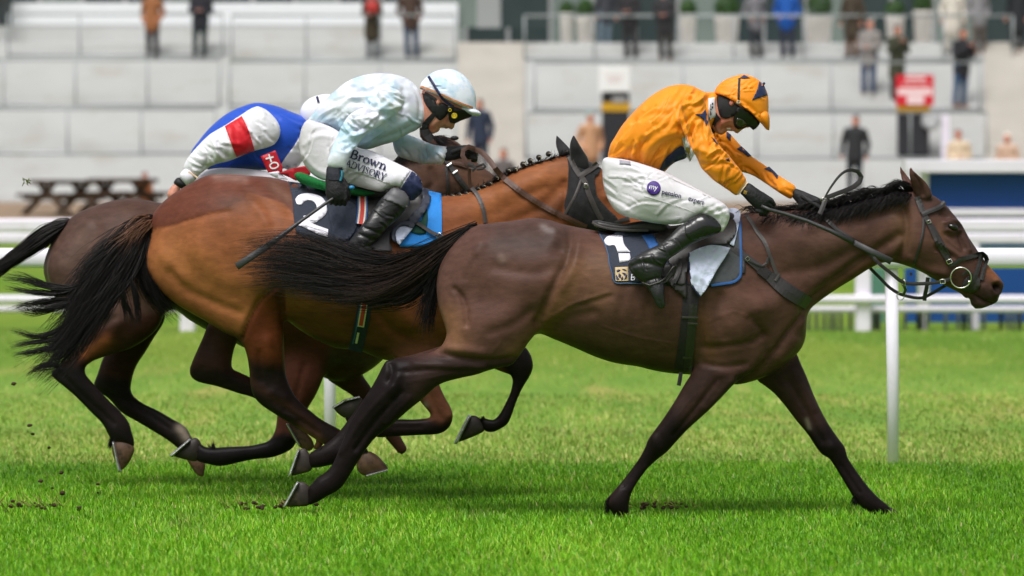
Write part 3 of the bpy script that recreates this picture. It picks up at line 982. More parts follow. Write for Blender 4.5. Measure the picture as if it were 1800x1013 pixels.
# steel crush barriers
GALV = M('galvanised_tube', lin(158, 163, 164), rough=.5, metal=.35, var=.1)
def barrier(label, px0, px1, top, base_, posts):
    y, z = foot(base_)
    t = thing('crush_barrier', label, 'barrier', (X_at((px0 + px1) / 2, y), y, z), 'grey tube barriers on the terrace')
    x0, x1 = X_at(px0, y), X_at(px1, y); zt = Z_at(top, y)
    for zz in (zt, z + .06):
        B = Buf(); B.tube([(x0, y, zz), (x1, y, zz)], .030, 8); B.build('rail', GALV, t)
    for i in range(posts):
        x = x0 + (x1 - x0) * i / (posts - 1)
        B = Buf(); B.tube([(x, y, z - .02), (x, y, zt)], .024, 8); B.build('post', GALV, t)
barrier('grey barrier on the top steps at the far left of the terrace', 15, 392, 25, 104, 4)
barrier('grey barrier on the top steps left of the bare stair aisle', 408, 800, 27, 106, 4)
barrier('grey barrier in the middle row at the far left of the terrace', -120, 386, 105, 190, 5)
barrier('grey barrier in the middle row left of the bare stair aisle', 404, 800, 108, 192, 4)
barrier('grey barrier in the lowest row at the far left of the terrace', -140, 378, 192, 278, 5)
barrier('grey barrier in the lowest row behind the blue and white riders', 402, 800, 194, 280, 4)
barrier('grey barrier on the top landing in front of the planters', 922, 1780, 28, 108, 8)
barrier('grey barrier in the middle row right of the bare stair aisle', 940, 1722, 110, 195, 7)
barrier('grey barrier in the lowest row on the right of the terrace', 925, 1735, 198, 284, 7)

# planters with clipped bushes
POT = M('white_planter', lin(222, 216, 210), rough=.6, var=.05); LEAFM = M('dark_bush_leaf', lin(52, 84, 34), rough=.6, var=.5, vscale=9)
rng = np.random.default_rng(12)
for (a, b, p0, p1, lab) in ((984, 1008, 24, 74, 'slim white planter with clipped bush beside the dark doors'), (1012, 1046, 30, 82, 'white planter with green bush right of the slim planter by the doors'), (1194, 1224, 26, 84, 'white planter with bush just right of the two dark coated spectators'), (1255, 1300, 30, 85, 'broad white planter with bush in the gap left of the blue jacket'), (1414, 1464, 30, 86, 'broad white planter with bush right of the blue jacket'), (1556, 1590, 30, 84, 'white planter with bush above the olive coated spectator'), (1604, 1640, 20, 76, 'white planter with bush near the cream coated spectator')):
    y = LY + 1.2; x0, x1 = X_at(a, y), X_at(b, y); z0, z1 = Z_at(p1, y), Z_at(p0, y); xc = (x0 + x1) / 2; r = (x1 - x0) / 2
    t = thing('planter', lab, 'planter', (xc, y, LZ), 'planters on the top landing')
    B = Buf(); B.tube([(xc, y, LZ), (xc, y, z1 - .06), (xc, y, z1 - .05), (xc, y, z1)], [r * .78, r * .97, r, r], 16); B.build('pot', POT, t)
    n = 420; d = rng.normal(size=(n, 3)); d /= np.linalg.norm(d, axis=1)[:, None]; rr = (.75 + .3 * rng.random((n, 1)))
    c = np.array([xc, y, z1 + r * .75]) + d * rr * np.array([r * .95, r * .95, r * 1.0])
    e1 = rng.normal(size=(n, 3)); e1 /= np.linalg.norm(e1, axis=1)[:, None]; e2 = np.cross(e1, d); s_ = .07
    V = np.stack([c - e1 * s_, c + e2 * s_ * .6, c + e1 * s_, c - e2 * s_ * .6], 1).reshape(-1, 3)
    mesh_obj('bush', V, np.arange(n * 4).reshape(n, 4), LEAFM, t, smooth=False)

# totems with notices
def totem(label, a, b, top, base_py, sign, smat, extra):
    y, z = foot(base_py); x0, x1 = X_at(a, y), X_at(b, y)
    t = thing('sign_totem', label, 'sign', ((x0 + x1) / 2, y, z), 'padded sign totems on the terrace')
    B = Buf(); B.box(x0, x1, y - .22, y + .1, z, Z_at(top, y), .05); B.build('padded_column', M('black_padding', lin(40, 40, 46), rough=.6, var=.12, vscale=2, fold=.02, fscale=2), t, False)
    s0, s1, p0, p1 = sign
    B = Buf(); B.box(X_at(s0, y), X_at(s1, y), y - .29, y - .24, Z_at(p1, y), Z_at(p0, y), .01); sg = B.build('notice', smat, t, False)
    B = Buf(); B.box(x0 - .01, x1 + .01, y - .235, y + .11, Z_at(extra[1], y), Z_at(extra[0], y)); B.build('yellow_band', M('amber_band', lin(206, 158, 36), rough=.5, var=.05), t, False)
    return t, sg, y
t, sg, ty = totem('black totem with white notice left of the orange rider', 1058, 1106, 160, 290, (1052, 1107, 118, 162), WHITEP, (181, 196))
B = Buf(); B.box(X_at(1076, ty), X_at(1100, ty), ty - .26, ty - .225, Z_at(181, ty), Z_at(170, ty)); B.build('sticker', M('grey_sticker', lin(150, 150, 152)), t, False)
for q in range(3):
    B = Buf(); B.box(X_at(1066 + q, ty), X_at(1094 - 2 * q, ty), ty - .294, ty - .2925, Z_at(136 + q * 5, ty), Z_at(134 + q * 5, ty)); B.build('print_line', M('pink_print', lin(226, 200, 204)), sg, False)
t, sg, ty = totem('black totem with red notice above the ears of the leading horse', 1577, 1632, 186, 276, (1573, 1639, 133, 186), M('red_notice', lin(214, 34, 54), rough=.45, var=.04), (186, 196))
for (a, b, p0, p1) in ((1590, 1624, 136, 141), (1584, 1630, 147, 149.5), (1576, 1636, 156, 168), (1592, 1622, 169, 184)):
    B = Buf(); B.box(X_at(a, ty), X_at(b, ty), ty - .295, ty - .2925, Z_at(p1, ty), Z_at(p0, ty)); B.build('print_line', M('white_red_print', lin(244, 214, 218)), sg, False)
cam_y, cam_z = foot(284)
t = thing('camera_post', 'white post with grey camera housing right of the red totem', 'post', (X_at(1661, cam_y), cam_y, cam_z))
B = Buf(); B.box(X_at(1655, cam_y), X_at(1668, cam_y), cam_y - .08, cam_y + .08, cam_z, Z_at(202, cam_y), .01); B.build('post', PVC2, t, False)
B = Buf(); B.box(X_at(1620, cam_y), X_at(1652, cam_y), cam_y - .2, cam_y + .1, Z_at(224, cam_y), Z_at(202, cam_y), .05); B.ball((X_at(1636, cam_y), cam_y - .2, Z_at(222, cam_y)), .13); B.build('camera_housing', M('grey_housing', lin(170, 172, 174), rough=.4, var=.15, vscale=3), t, False)

# picnic tables on the path
PW = M('weathered_timber', lin(72, 54, 40), rough=.8, var=.25, vscale=4, stretch=(.5, 1, 1))
def picnic(label, px, Y, w, turn):
    z = ground_z(Y); x = X_at(px, Y)
    t = thing('picnic_table', label, 'table', (x, Y, z), 'picnic tables on the path')
    for k in range(5):
        B = Buf(); B.box(x - w / 2, x + w / 2, Y - .38 + k * .155, Y - .25 + k * .155, z + .68, z + .77); B.build('plank', PW, t, False)
    for s in (-1, 1):
        for k in range(2):
            yy = Y + s * .72 + k * .15 - .075; B = Buf(); B.box(x - w / 2, x + w / 2, yy - .065, yy + .065, z + .41, z + .48); B.build('bench_plank', PW, t, False)
        xx = x + s * w * .36
        for q in (-1, 1):
            B = Buf(); B.tube([(xx, Y + q * .85, z), (xx, Y - q * .25, z + .69)], .09, 4); B.build('leg', PW, t, False)
        B = Buf(); B.box(xx - .035, xx + .035, Y - .8, Y + .8, z + .33, z + .428); B.build('bearer', PW, t, False)
    t.rotation_euler = (0, 0, turn)
picnic('dark timber picnic table on the path at the far left', 112, 79.5, 1.3, .75)
picnic('dark timber picnic table half hidden behind the rump of the rear horse', 216, 80.3, 1.4, -.6)

# ------------------------------------------------------------------ spectators
class RodW(Rod):
    def __init__(s, pts, blend=.03, flat=1.0):
        s.P = [(np.array(p[:3], float), p[3]) for p in pts]; s.blend, s.grow, s.flat = blend, 0, flat
        A = np.array([np.r_[c - r * 1.5 - .05 - blend, c + r * 1.5 + .05 + blend] for c, r in s.P]); lo = A[:, :3].min(0); hi = A[:, 3:].max(0)
        s.bb = (lo[0], hi[0], lo[1], hi[1], lo[2], hi[2])
def person_shape(arms, long_coat):
    """a 1.75 m figure facing -Y, built round the origin: body, coat, trousers, shoes, hair"""
    legs = [[(s * .10, .0, .92, .085), (s * .105, .0, .50, .058), (s * .11, .03, .09, .042)] for s in (-1, 1)]
    feet = [[(s * .11, .04, .045, .04), (s * .12, -.13, .035, .036)] for s in (-1, 1)]
    A = {'down': [[(s * .20, 0, 1.40, .06), (s * .29, .03, 1.13, .052), (s * .29, -.06, .88, .04)] for s in (-1, 1)],
         'front': [[(s * .20, 0, 1.40, .055), (s * .25, .0, 1.12, .046), (s * .06, -.22, 1.08, .036)] for s in (-1, 1)],
         'pocket': [[(s * .20, 0, 1.40, .055), (s * .29, .06, 1.13, .046), (s * .20, -.08, .93, .038)] for s in (-1, 1)],
         'phone': [[(s * .20, 0, 1.40, .055), (s * .25, -.05, 1.14, .046), (s * .06, -.26, 1.36, .036)] for s in (-1, 1)]}[arms]
    hands = [[a[2], (a[2][0] + (0 if arms == 'down' else -.3 * a[2][0]), a[2][1] - .02, a[2][2] - (.10 if arms == 'down' else -.03), .03)] for a in A]
    torso = [(0, 0, .95, .13), (0, 0, 1.15, .125), (0, .01, 1.36, .14)]
    head = [RodW([(0, .01, 1.45, .055), (0, 0, 1.55, .06)]), RodW([(0, 0, 1.64, .088), (0, -.015, 1.58, .07)]), RodW([(0, -.075, 1.625, .014), (0, -.098, 1.60, .013)], blend=.012)]
    P = {'body': [RodW(torso, flat=.75)] + [RodW([(q[0], q[1], q[2], q[3] * .8) for q in l]) for l in legs + A] + [RodW(h, blend=.01) for h in hands] + [RodW([(q[0], q[1], q[2], q[3] * .8) for q in f]) for f in feet] + head,
         'coat': [RodW([(0, 0, .62 if long_coat else .82, .225 if long_coat else .205), (0, 0, 1.12, .185), (0, .01, 1.35, .175)], flat=.72), RodW([(-.17, .01, 1.40, .075), (.17, .01, 1.40, .075)]), RodW([(0, .01, 1.45, .075), (0, .01, 1.49, .07)])] + [RodW([(q[0], q[1], q[2], q[3] * 1.28) for q in a], blend=.03) for a in A],
         'trousers': [RodW([(q[0], q[1], q[2], q[3] * 1.15 + .006) for q in l], blend=.03) for l in legs] + [RodW([(-.06, 0, .93, .12), (.06, 0, .93, .12)], blend=.05, flat=.85)],
         'shoe': [RodW(f, blend=.01) for f in feet],
         'hair': [RodW([(0, .02, 1.675, .088), (0, .045, 1.60, .075)])]}
    if arms == 'phone': P['phone'] = None
    out = {}
    for k, ps in P.items():
        if ps is None: continue
        if k == 'shoe':
            for i, q in enumerate(ps): out['shoe%d' % i] = solid([q], res=.016, smooth=1)
        else: out[k] = solid(ps, res=.019 if k != 'body' else .0165, smooth=1)
    return out
SHAPES = {}
def cloth(c): return M('spectator_cloth_%02x%02x%02x' % c, lin(*c), rough=.8, var=.12, vscale=6, fold=.02, fscale=7)
HAIRS = {'dark': M('dark_hair', lin(48, 40, 36), rough=.7, var=.3), 'grey': M('grey_hair', lin(120, 112, 106), rough=.7, var=.3), 'brown': M('brown_hair', lin(104, 74, 52), rough=.7, var=.3)}
def spectator(label, px, feet_py, tall, arms, coat, trousers, hair='dark', hat=None, long_coat=False, shoe=(52, 42, 38), Y=None, turn=0, bag=None, group='spectators watching from the terrace', back=False):
    key = (arms, long_coat)
    if key not in SHAPES:
        SHAPES[key] = {}
        for k, (V, Q) in person_shape(*key).items():
            o = mesh_obj(k, V, Q, SKIN); me = o.data; bpy.data.objects.remove(o); SHAPES[key][k] = me
    if Y is None: y, z = foot(feet_py)
    else: y = Y; z = Z_at(feet_py, Y)
    r = thing('person', label, 'person', (X_at(px, y), y, z), group)
    _q = random.Random(label); turn = turn or _q.uniform(-42, 42)
    r.rotation_euler = (math.radians(_q.uniform(-3, 4)), math.radians(_q.uniform(-3, 3)), math.radians(turn)); s = tall / 1.75; r.scale = (s, s, s)
    for k, me in SHAPES[key].items():
        nm = 'shoe' if k.startswith('shoe') else ('hat' if (k == 'hair' and hat) else k)
        o = bpy.data.objects.new(nm, me); COL.objects.link(o); o.parent = r
        m = {'body': SKIN, 'coat': cloth(coat), 'trousers': cloth(trousers), 'shoe': cloth(shoe), 'hair': HAIRS[hair], 'hat': cloth(hat) if hat else None}[nm]
        o.material_slots[0].link = 'OBJECT'; o.material_slots[0].material = m
    return r
spectator('spectator in brown coat and dark trousers, leftmost of the pair by the parapet', 268, 99, 1.72, 'pocket', (150, 96, 60), (52, 46, 52))
spectator('spectator in black coat and dark green trousers beside the brown coat', 350, 99, 1.82, 'front', (38, 38, 46), (40, 54, 54), 'grey')
spectator('spectator in long dark trousers cut off at the top left corner', 6, 46, 1.75, 'down', (70, 72, 72), (62, 64, 66), Y=WY - .6)
spectator('spectator in olive coat holding a red bag', 655, 101, 1.66, 'front', (62, 54, 40), (116, 120, 126), 'brown', long_coat=True)
spectator('spectator in brown jacket and blue jeans beside the red bag', 725, 101, 1.82, 'pocket', (74, 56, 48), (54, 72, 100), 'grey')
spectator('spectator in grey blue trousers by the white planters', 1062, 84, 1.6, 'down', (60, 62, 68), (110, 126, 140), 'grey', Y=LY + .6)
spectator('spectator in black coat and dark trousers right of the grey blue trousers', 1109, 104, 1.8, 'front', (44, 42, 46), (50, 46, 50))
spectator('spectator in black coat and brown boots left of the broad planter', 1170, 106, 1.8, 'front', (48, 46, 50), (52, 48, 46), shoe=(130, 84, 56))
spectator('spectator in grey coat with one leg visible beside the blue jacket', 1330, 101, 1.74, 'pocket', (120, 118, 124), (46, 48, 56))
spectator('spectator in bright blue jacket and navy trousers', 1384, 104, 1.82, 'pocket', (24, 84, 168), (44, 46, 66))
spectator('spectator in long brown coat behind the grey jacket', 1497, 104, 1.78, 'down', (66, 56, 44), (110, 72, 48), long_coat=True)
spectator('spectator in grey jacket and jeans standing on a middle step', 1525, 167, 1.86, 'front', (140, 134, 132), (58, 76, 108), 'grey', shoe=(190, 178, 164))
spectator('spectator in olive parka with hands raised near the red notice', 1577, 174, 1.8, 'phone', (62, 64, 48), (52, 52, 52), 'dark', long_coat=True)
spectator('spectator in black jacket and jeans with camera raised', 1686, 192, 1.92, 'phone', (40, 40, 46), (50, 78, 112), 'dark', shoe=(140, 92, 66))
spectator('spectator in cream coat behind the black jacket with camera', 1672, 97, 1.72, 'down', (214, 206, 196), (206, 198, 190), 'brown', long_coat=True)
spectator('spectator in grey coat and brown boots at the upper right', 1722, 98, 1.74, 'pocket', (134, 132, 136), (98, 86, 80), shoe=(140, 84, 58))
spectator('spectator in long black coat and brown boots at the right edge', 1786, 98, 1.84, 'down', (34, 36, 40), (36, 36, 40), shoe=(124, 70, 54), long_coat=True)
spectator('spectator in black jacket standing alone above the raised rein loop', 1501, 341, 1.80, 'down', (44, 46, 50), (36, 48, 58), 'dark', hat=(52, 54, 58), Y=84.6)
spectator('spectator in navy jacket right of the white cap rider', 846, 312, 1.80, 'down', (40, 50, 72), (50, 58, 78), 'grey', Y=84.6)
spectator('spectator in tan coat and teal hat left of the white notice totem', 1038, 338, 1.84, 'pocket', (196, 150, 116), (90, 76, 66), 'brown', hat=(130, 178, 174), Y=84.6)
spectator('spectator with red scarf, only the head showing above the plaited neck', 886, 398, 1.75, 'down', (96, 90, 90), (70, 66, 66), 'brown', Y=82.5)
spectator('spectator in cream jacket and brown hat leaning above the blue hoarding', 1690, 362, 1.75, 'front', (216, 196, 170), (120, 110, 100), 'brown', hat=(110, 64, 58), Y=84.6)
spectator('spectator in cream woolly hat above the blue hoarding at the far right', 1774, 368, 1.75, 'front', (200, 170, 150), (120, 110, 100), 'brown', hat=(226, 216, 200), Y=84.6)
spectator('spectator in orange jacket seated height behind the rear horse', 250, 405, 1.3, 'front', (190, 120, 76), (90, 60, 50), 'brown', Y=81.5)
B = Buf(); y, z = foot(101); x = X_at(655, y); B.box(x - .15, x + .15, y - .45, y - .33, Z_at(24, y), Z_at(4, y), .03)
B.ring((x, y - .39, Z_at(3, y)), .09, .012, n=14, m=6, a0=0, a1=math.pi); o = B.build('handbag', M('red_leather', lin(180, 50, 48), rough=.5)); props(o, 'red handbag held by the spectator in the olive coat', 'bag')
# ------------------------------------------------------------------ the three horses
def zones(px, py, base, zl):
    c = np.tile(np.array(base, float), (len(px), 1))
    for z in zl:
        kind, pts, soft, col = z[:4]; st = z[4] if len(z) > 4 else 1.0
        if kind == 'poly':
            P = np.array(pts, float)
            lo = P.min(0) - soft * 2; hi = P.max(0) + soft * 2
            m = np.where((px > lo[0]) & (px < hi[0]) & (py > lo[1]) & (py < hi[1]))[0]
            if not len(m): continue
            w = np.clip(sdist(px[m], py[m], P) / soft + .5, 0, 1); w = w * w * (3 - 2 * w)
        else:
            P = smooth_open(pts, 8) if len(pts) > 1 else np.array([pts[0], pts[0]], float)
            lo = P.min(0) - soft * 2.6; hi = P.max(0) + soft * 2.6
            m = np.where((px > lo[0]) & (px < hi[0]) & (py > lo[1]) & (py < hi[1]))[0]
            if not len(m): continue
            w = np.exp(-(seg_dist(px[m], py[m], P, False) / soft) ** 2)
        w = (w * st)[:, None]
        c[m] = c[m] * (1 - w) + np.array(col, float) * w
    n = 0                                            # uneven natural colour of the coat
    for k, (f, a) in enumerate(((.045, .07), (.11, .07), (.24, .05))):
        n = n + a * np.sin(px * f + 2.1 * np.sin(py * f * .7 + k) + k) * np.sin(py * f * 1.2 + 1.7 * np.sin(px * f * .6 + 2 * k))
    return c * (1 + n)[:, None]

COAT = M('horse_coat', (1, 1, 1), rough=.42, spec=.08, var=.22, vscale=40, bump=.0008, bscale=230, stretch=(.35, 1, 1), attr='coat', fold=.0012, fscale=7, fstretch=(.8, 1, 1.2))
HOOF = M('hoof_horn', lin(46, 38, 35), rough=.55, var=.35, vscale=30, stretch=(1, 1, 4), mottle=(lin(92, 74, 60), 22, .55, .8))
HOOFB = M('hoof_horn_brown', lin(96, 70, 52), rough=.55, var=.4, vscale=30, mottle=(lin(38, 30, 26), 26, .52, .72))
SHOE = M('steel_shoe', lin(205, 205, 208), rough=.35, metal=.75, var=.3, vscale=60, mottle=(lin(70, 62, 52), 45, .55, .75))
EYE = M('horse_eye', (.006, .004, .003), rough=.06, spec=.7, var=0)
HAIRB = M('black_hair', lin(20, 17, 17), rough=.45, spec=.22, var=.35, vscale=30)
HAIRR = M('brown_black_hair', lin(44, 31, 26), rough=.42, spec=.25, var=.4, vscale=24)

def hoof(parent, pts, Y, shoe=None, k=.62, mat=None, Ypx=None):
    V, Q = solid([Flat(pts, Y=Y, k=k, blend=0, step=3)], res=.005, smooth=1)
    o = mesh_obj('hoof', V, Q, mat or HOOF, parent)
    if shoe:
        V, Q = solid([Flat(shoe, Y=Y, k=7.0, blend=0, step=3, hmax=.056)], res=.0035, smooth=1)
        s = mesh_obj('horseshoe', V, Q, SHOE, o)
    return o

# ---- horse 1, nearest: dark brown, number 1
y1 = 0.0
h1 = thing('horse', 'dark brown racehorse stretched out in front with orange clad rider and number 1 cloth', 'horse', (float(W(1080, 600, y1)[0]), y1, 0))
h1_torso = [(833,397),(860,393),(900,388.5),(935,383.5),(962,386),(989,394),(1022,401),(1051,406),(1110,409),(1180,403),(1250,390),(1310,374),(1360,366),(1410,366),(1455,364),(1490,357),(1533,347),(1565,339),(1584,335),(1604,332),(1625,336),(1641,344),(1658,356),(1675,375.5),(1687,391),(1700,413),(1718,440),(1735,464),(1748,478),(1758,489),(1764,503),(1757,519),(1753,531),(1740,537.5),(1727,542),(1714,543),(1707,536),(1704,525),(1696,524),(1690,517.5),(1662,503),(1641,491),(1623,480),(1603,471),(1582,464),(1567,461),(1549,463),(1529,472),(1499,491),(1470,509),(1439,531),(1424,544),(1418,557),(1417,573),(1416,592),(1411,608),(1401,622),(1380,640),(1355,658),(1330,668),(1305,675),(1290,676),(1260,668),(1216,659),(1181,656.5),(1147,651),(1123,645),(1080,638),(1048,628),(1011,612),(975,597),(945,587),(925,600),(900,612),(870,618),(830,612),(800,600),(786,580),(778,557),(771,539),(767.5,514),(768,492),(773,468),(784,446),(800,425),(818,408)]
h1_k = [(800,520,.78),(870,480,.92),(960,500,.98),(1080,510,.98),(1200,520,.92),(1290,560,.84),(1340,480,.62),(1360,600,.7),(1440,440,.52),(1520,410,.5),(1570,400,.56),(1610,420,.62),(1660,430,.64),(1700,480,.66),(1740,515,.78)]
h1p = [
 Flat(h1_torso, Y=y1, k=h1_k, blend=.02),
 # near hind leg
 Flat([(812,430),(790,455),(775,478),(769,505),(771,538),(781,570),(785,588),(776,608),(761,618.5),(740,624),(718,629.5),(700,631),(687,633),(679,634),(673,643),(663,663),(651,684),(642,697),(631,716),(618,738),(606,765),(594,795),(583,818),(571,831),(557,840),(549,850),(541,858),(540,875),(541,888),(556,884),(574,873),(592,864),(603,854),(613,839),(629,812),(645,788),(661,769),(688,748),(715,724),(741,703),(773,676),(811,664.5),(837,659),(860,651),(880,646),(900,641),(914,624),(928,604),(942,582),(950,555),(950,510),(930,460),(890,430),(850,422)],
      Y=[(850,480,-.10),(900,600,-.145),(800,650,-.14),(690,670,-.12),(600,820,-.10),(540,870,-.10)], k=[(860,480,.55),(890,580,.62),(850,640,.62),(760,660,.75),(690,670,.62),(630,750,.5),(600,820,.66),(545,870,.85)], blend=.05),
 # far hind leg, its hoof the upper one
 Flat([(900,560),(820,590),(770,610),(720,625),(690,632),(676,645),(660,672),(640,700),(612,738),(590,766),(575,778),(562,787),(545,796),(541,806),(545,822),(560,822),(585,817),(600,812),(615,800),(640,770),(680,735),(740,690),(820,650),(890,630),(920,590)],
      Y=[(850,600,.10),(690,670,.10),(550,810,.08)], k=[(860,600,.6),(690,670,.6),(620,750,.5),(550,810,.85)], blend=.03),
 # near foreleg
 Flat([(1262,600),(1240,628),(1223,648),(1207,670),(1183,710),(1163,740),(1146,763),(1138,775),(1135,784),(1127,800),(1100,838),(1080,862),(1066,878),(1064,887),(1073,897),(1080,905),(1104,906),(1105,893),(1106,882),(1113,860),(1133,830),(1153,810),(1172,795),(1183,783),(1207,757),(1240,727),(1270,697),(1290,676),(1318,655),(1335,620),(1320,590),(1290,585)],
      Y=[(1290,620,-.15),(1240,690,-.14),(1100,890,-.10)], k=[(1290,620,.5),(1260,680,.68),(1160,770,.82),(1115,840,.7),(1085,890,.9)], blend=.045),
 # far foreleg
 Flat([(1330,640),(1330,667),(1345,679),(1360,691),(1377,710),(1400,740),(1420,764),(1437,790),(1446,800),(1457,806),(1473,830),(1493,863),(1507,884),(1520,896),(1532,903),(1552,906),(1568,899),(1560,888),(1550,880),(1538,869),(1527,857),(1500,820),(1489,802),(1486,788),(1473,770),(1453,740),(1433,700),(1417,660),(1408,640),(1395,615),(1360,610)],
      Y=[(1370,650,.12),(1450,780,.11),(1540,890,.10)], k=[(1370,650,.62),(1400,700,.72),(1460,780,.85),(1490,830,.7),(1545,890,.9)], blend=.035),
 # ears
 Flat([(1600,291,1),(1607,301),(1617,310),(1628,321),(1636,334),(1638,347),(1622,353),(1609,343),(1603,330),(1599,312),(1598,300)], Y=[(1600,291,-.085),(1622,350,-.055)], k=.7, blend=.012, step=3),
 Flat([(1581,290,1),(1587,298),(1596,310),(1606,325),(1606,342),(1594,342),(1588,325),(1583,308)], Y=[(1581,290,.07),(1600,340,.045)], k=.7, blend=.012, step=3),
]
x0, x1 = W(1560, 400, 0)[0], W(1775, 400, 0)[0]; z1, z0 = W(1600, 285, 0)[2], W(1600, 550, 0)[2]
V, Q = solid(h1p, res=.0092, fine=.0055, xs=((x0, x1),), zs=((z0, z1),), smooth=2)
h1s = [
 ([(1000,398),(1004,430),(995,462),(978,495),(962,530),(946,566)], 9, -.011), ([(1015,430),(1008,470),(990,505)], 12, .006), ([(985,438)], 14, -.010), ([(965,400),(975,420)], 14, .007),
 ([(1072,514),(1040,524),(1010,534),(985,548),(955,566)], 4, .0024), ([(1075,520),(1040,531),(1000,545)], 7, -.003), ([(975,580),(1000,560),(1040,550)], 12, -.006),
 ([(800,508),(812,522),(818,540),(820,570)], 6, -.008), ([(845,430),(825,470),(808,505)], 13, .006), ([(835,455),(818,490)], 7, -.004), ([(905,500),(900,560)], 40, .008), ([(870,470),(930,480),(975,470)], 14, -.006),
 ([(862,585),(900,570),(935,545)], 10, -.005), ([(770,620),(800,627),(840,634),(880,634),(905,630)], 6, -.008), ([(790,612),(850,620)], 9, .006),
 ([(730,640),(790,645),(850,645)], 7, .005), ([(700,655),(760,650),(830,650)], 5, -.005), ([(686,640),(690,655),(684,668)], 7, -.008), ([(700,660),(690,690)], 10, .007), ([(705,690),(660,740),(625,790)], 5, -.007), ([(690,680),(640,735),(600,795)], 5, .004), ([(720,700),(680,745)], 6, .005),
 ([(1228,500),(1234,560),(1236,610)], 8, -.008), ([(1285,590)], 42, .012), ([(1245,612),(1280,606),(1320,600),(1345,588)], 7, -.006), ([(1345,535),(1380,520),(1410,560)], 24, .008),
 ([(1406,556),(1385,585),(1360,620),(1330,655),(1300,668)], 6, -.009), ([(1395,600),(1370,630)], 12, .007), ([(1320,560),(1345,590),(1350,620)], 8, -.006), ([(1240,640),(1275,645),(1310,640)], 6, -.006),
 ([(1262,530)], 20, -.006), ([(1300,480),(1330,540)], 18, .006), ([(1270,520),(1262,560),(1275,590)], 10, -.005),
 ([(1410,545),(1450,508),(1500,468),(1545,438),(1580,415)], 11, -.010), ([(1430,545),(1480,515),(1530,480)], 9, .007), ([(1360,430),(1430,430),(1500,415)], 26, .008), ([(1380,480),(1440,470),(1500,440)], 14, -.006), ([(1500,390),(1560,372),(1590,372)], 12, -.005), ([(1420,400),(1500,385)], 15, .005),
 ([(1588,362),(1594,395),(1590,430),(1578,458)], 8, -.011), ([(1618,432)], 34, .010), ([(1600,452),(1630,474),(1660,480)], 9, .006), ([(1645,425),(1668,438),(1688,452)], 5, .005), ([(1648,438),(1672,452)], 6, -.005),
 ([(1672,397)], 13, .010), ([(1656,376),(1664,382)], 7, -.008), ([(1660,392),(1672,389),(1684,393)], 3, .006), ([(1663,405),(1675,409),(1686,406)], 3, .005), ([(1662,413),(1676,418)], 5, -.004), ([(1690,396),(1698,418),(1704,440)], 5, .005), ([(1686,415),(1694,436)], 5, -.006),
 ([(1752,494),(1760,500),(1759,513),(1750,518),(1744,508)], 5, .006), ([(1752,505)], 7, -.020), ([(1744,534),(1730,530),(1716,522),(1702,514)], 3, -.007), ([(1728,537),(1716,535)], 6, .004), ([(1730,505),(1738,520)], 8, .004),
 ([(1612,310),(1620,328),(1622,342)], 5, -.008), ([(1588,308),(1595,328)], 4, -.004),
 ([(1262,668),(1225,715),(1185,765)], 5, -.005), ([(1285,670),(1240,718)], 7, .006), ([(1150,770),(1158,790)], 9, .006), ([(1120,815),(1095,855)], 4, -.005), ([(1135,820),(1108,862)], 4, .004),
 ([(1385,670),(1420,730),(1445,775)], 6, -.005), ([(1462,785)], 10, .006), ([(1480,820),(1510,865)], 4, -.004), ([(1395,650),(1430,720)], 7, .005),
] + [([(1090 + i * 24, 500 + i * 2), (1075 + i * 24, 560), (1085 + i * 24, 610)], 9, .0022) for i in range(5)]
h1s = [(a, b * .88, c * 1.7) for a, b, c in h1s] + [(p, 2.2, .0028) for p in (
 [(1245,650),(1236,685),(1215,720)], [(1270,655),(1252,690),(1240,705)], [(1225,690),(1205,712),(1190,735)], [(745,655),(790,648),(830,646)], [(715,672),(760,664),(800,655)], [(655,730),(690,705)], [(1645,444),(1666,450),(1680,460)], [(1693,418),(1703,438),(1712,452)], [(1660,415),(1672,428),(1688,440)],
 [(1185,604),(1120,592),(1060,574)], [(1245,566),(1290,548),(1322,562)], [(1330,575),(1345,610),(1340,640)], [(1425,520),(1470,492),(1520,456)], [(1385,670),(1400,705),(1420,735)], [(1350,660),(1375,690)], [(1010,470),(1040,500),(1030,530)], [(870,560),(880,600),(860,625)])]
V = sculpt(V, Q, h1s)
px, py = PX(V)
c1, dk, tan = lin(88, 62, 54), lin(27, 21, 21), lin(116, 82, 58)
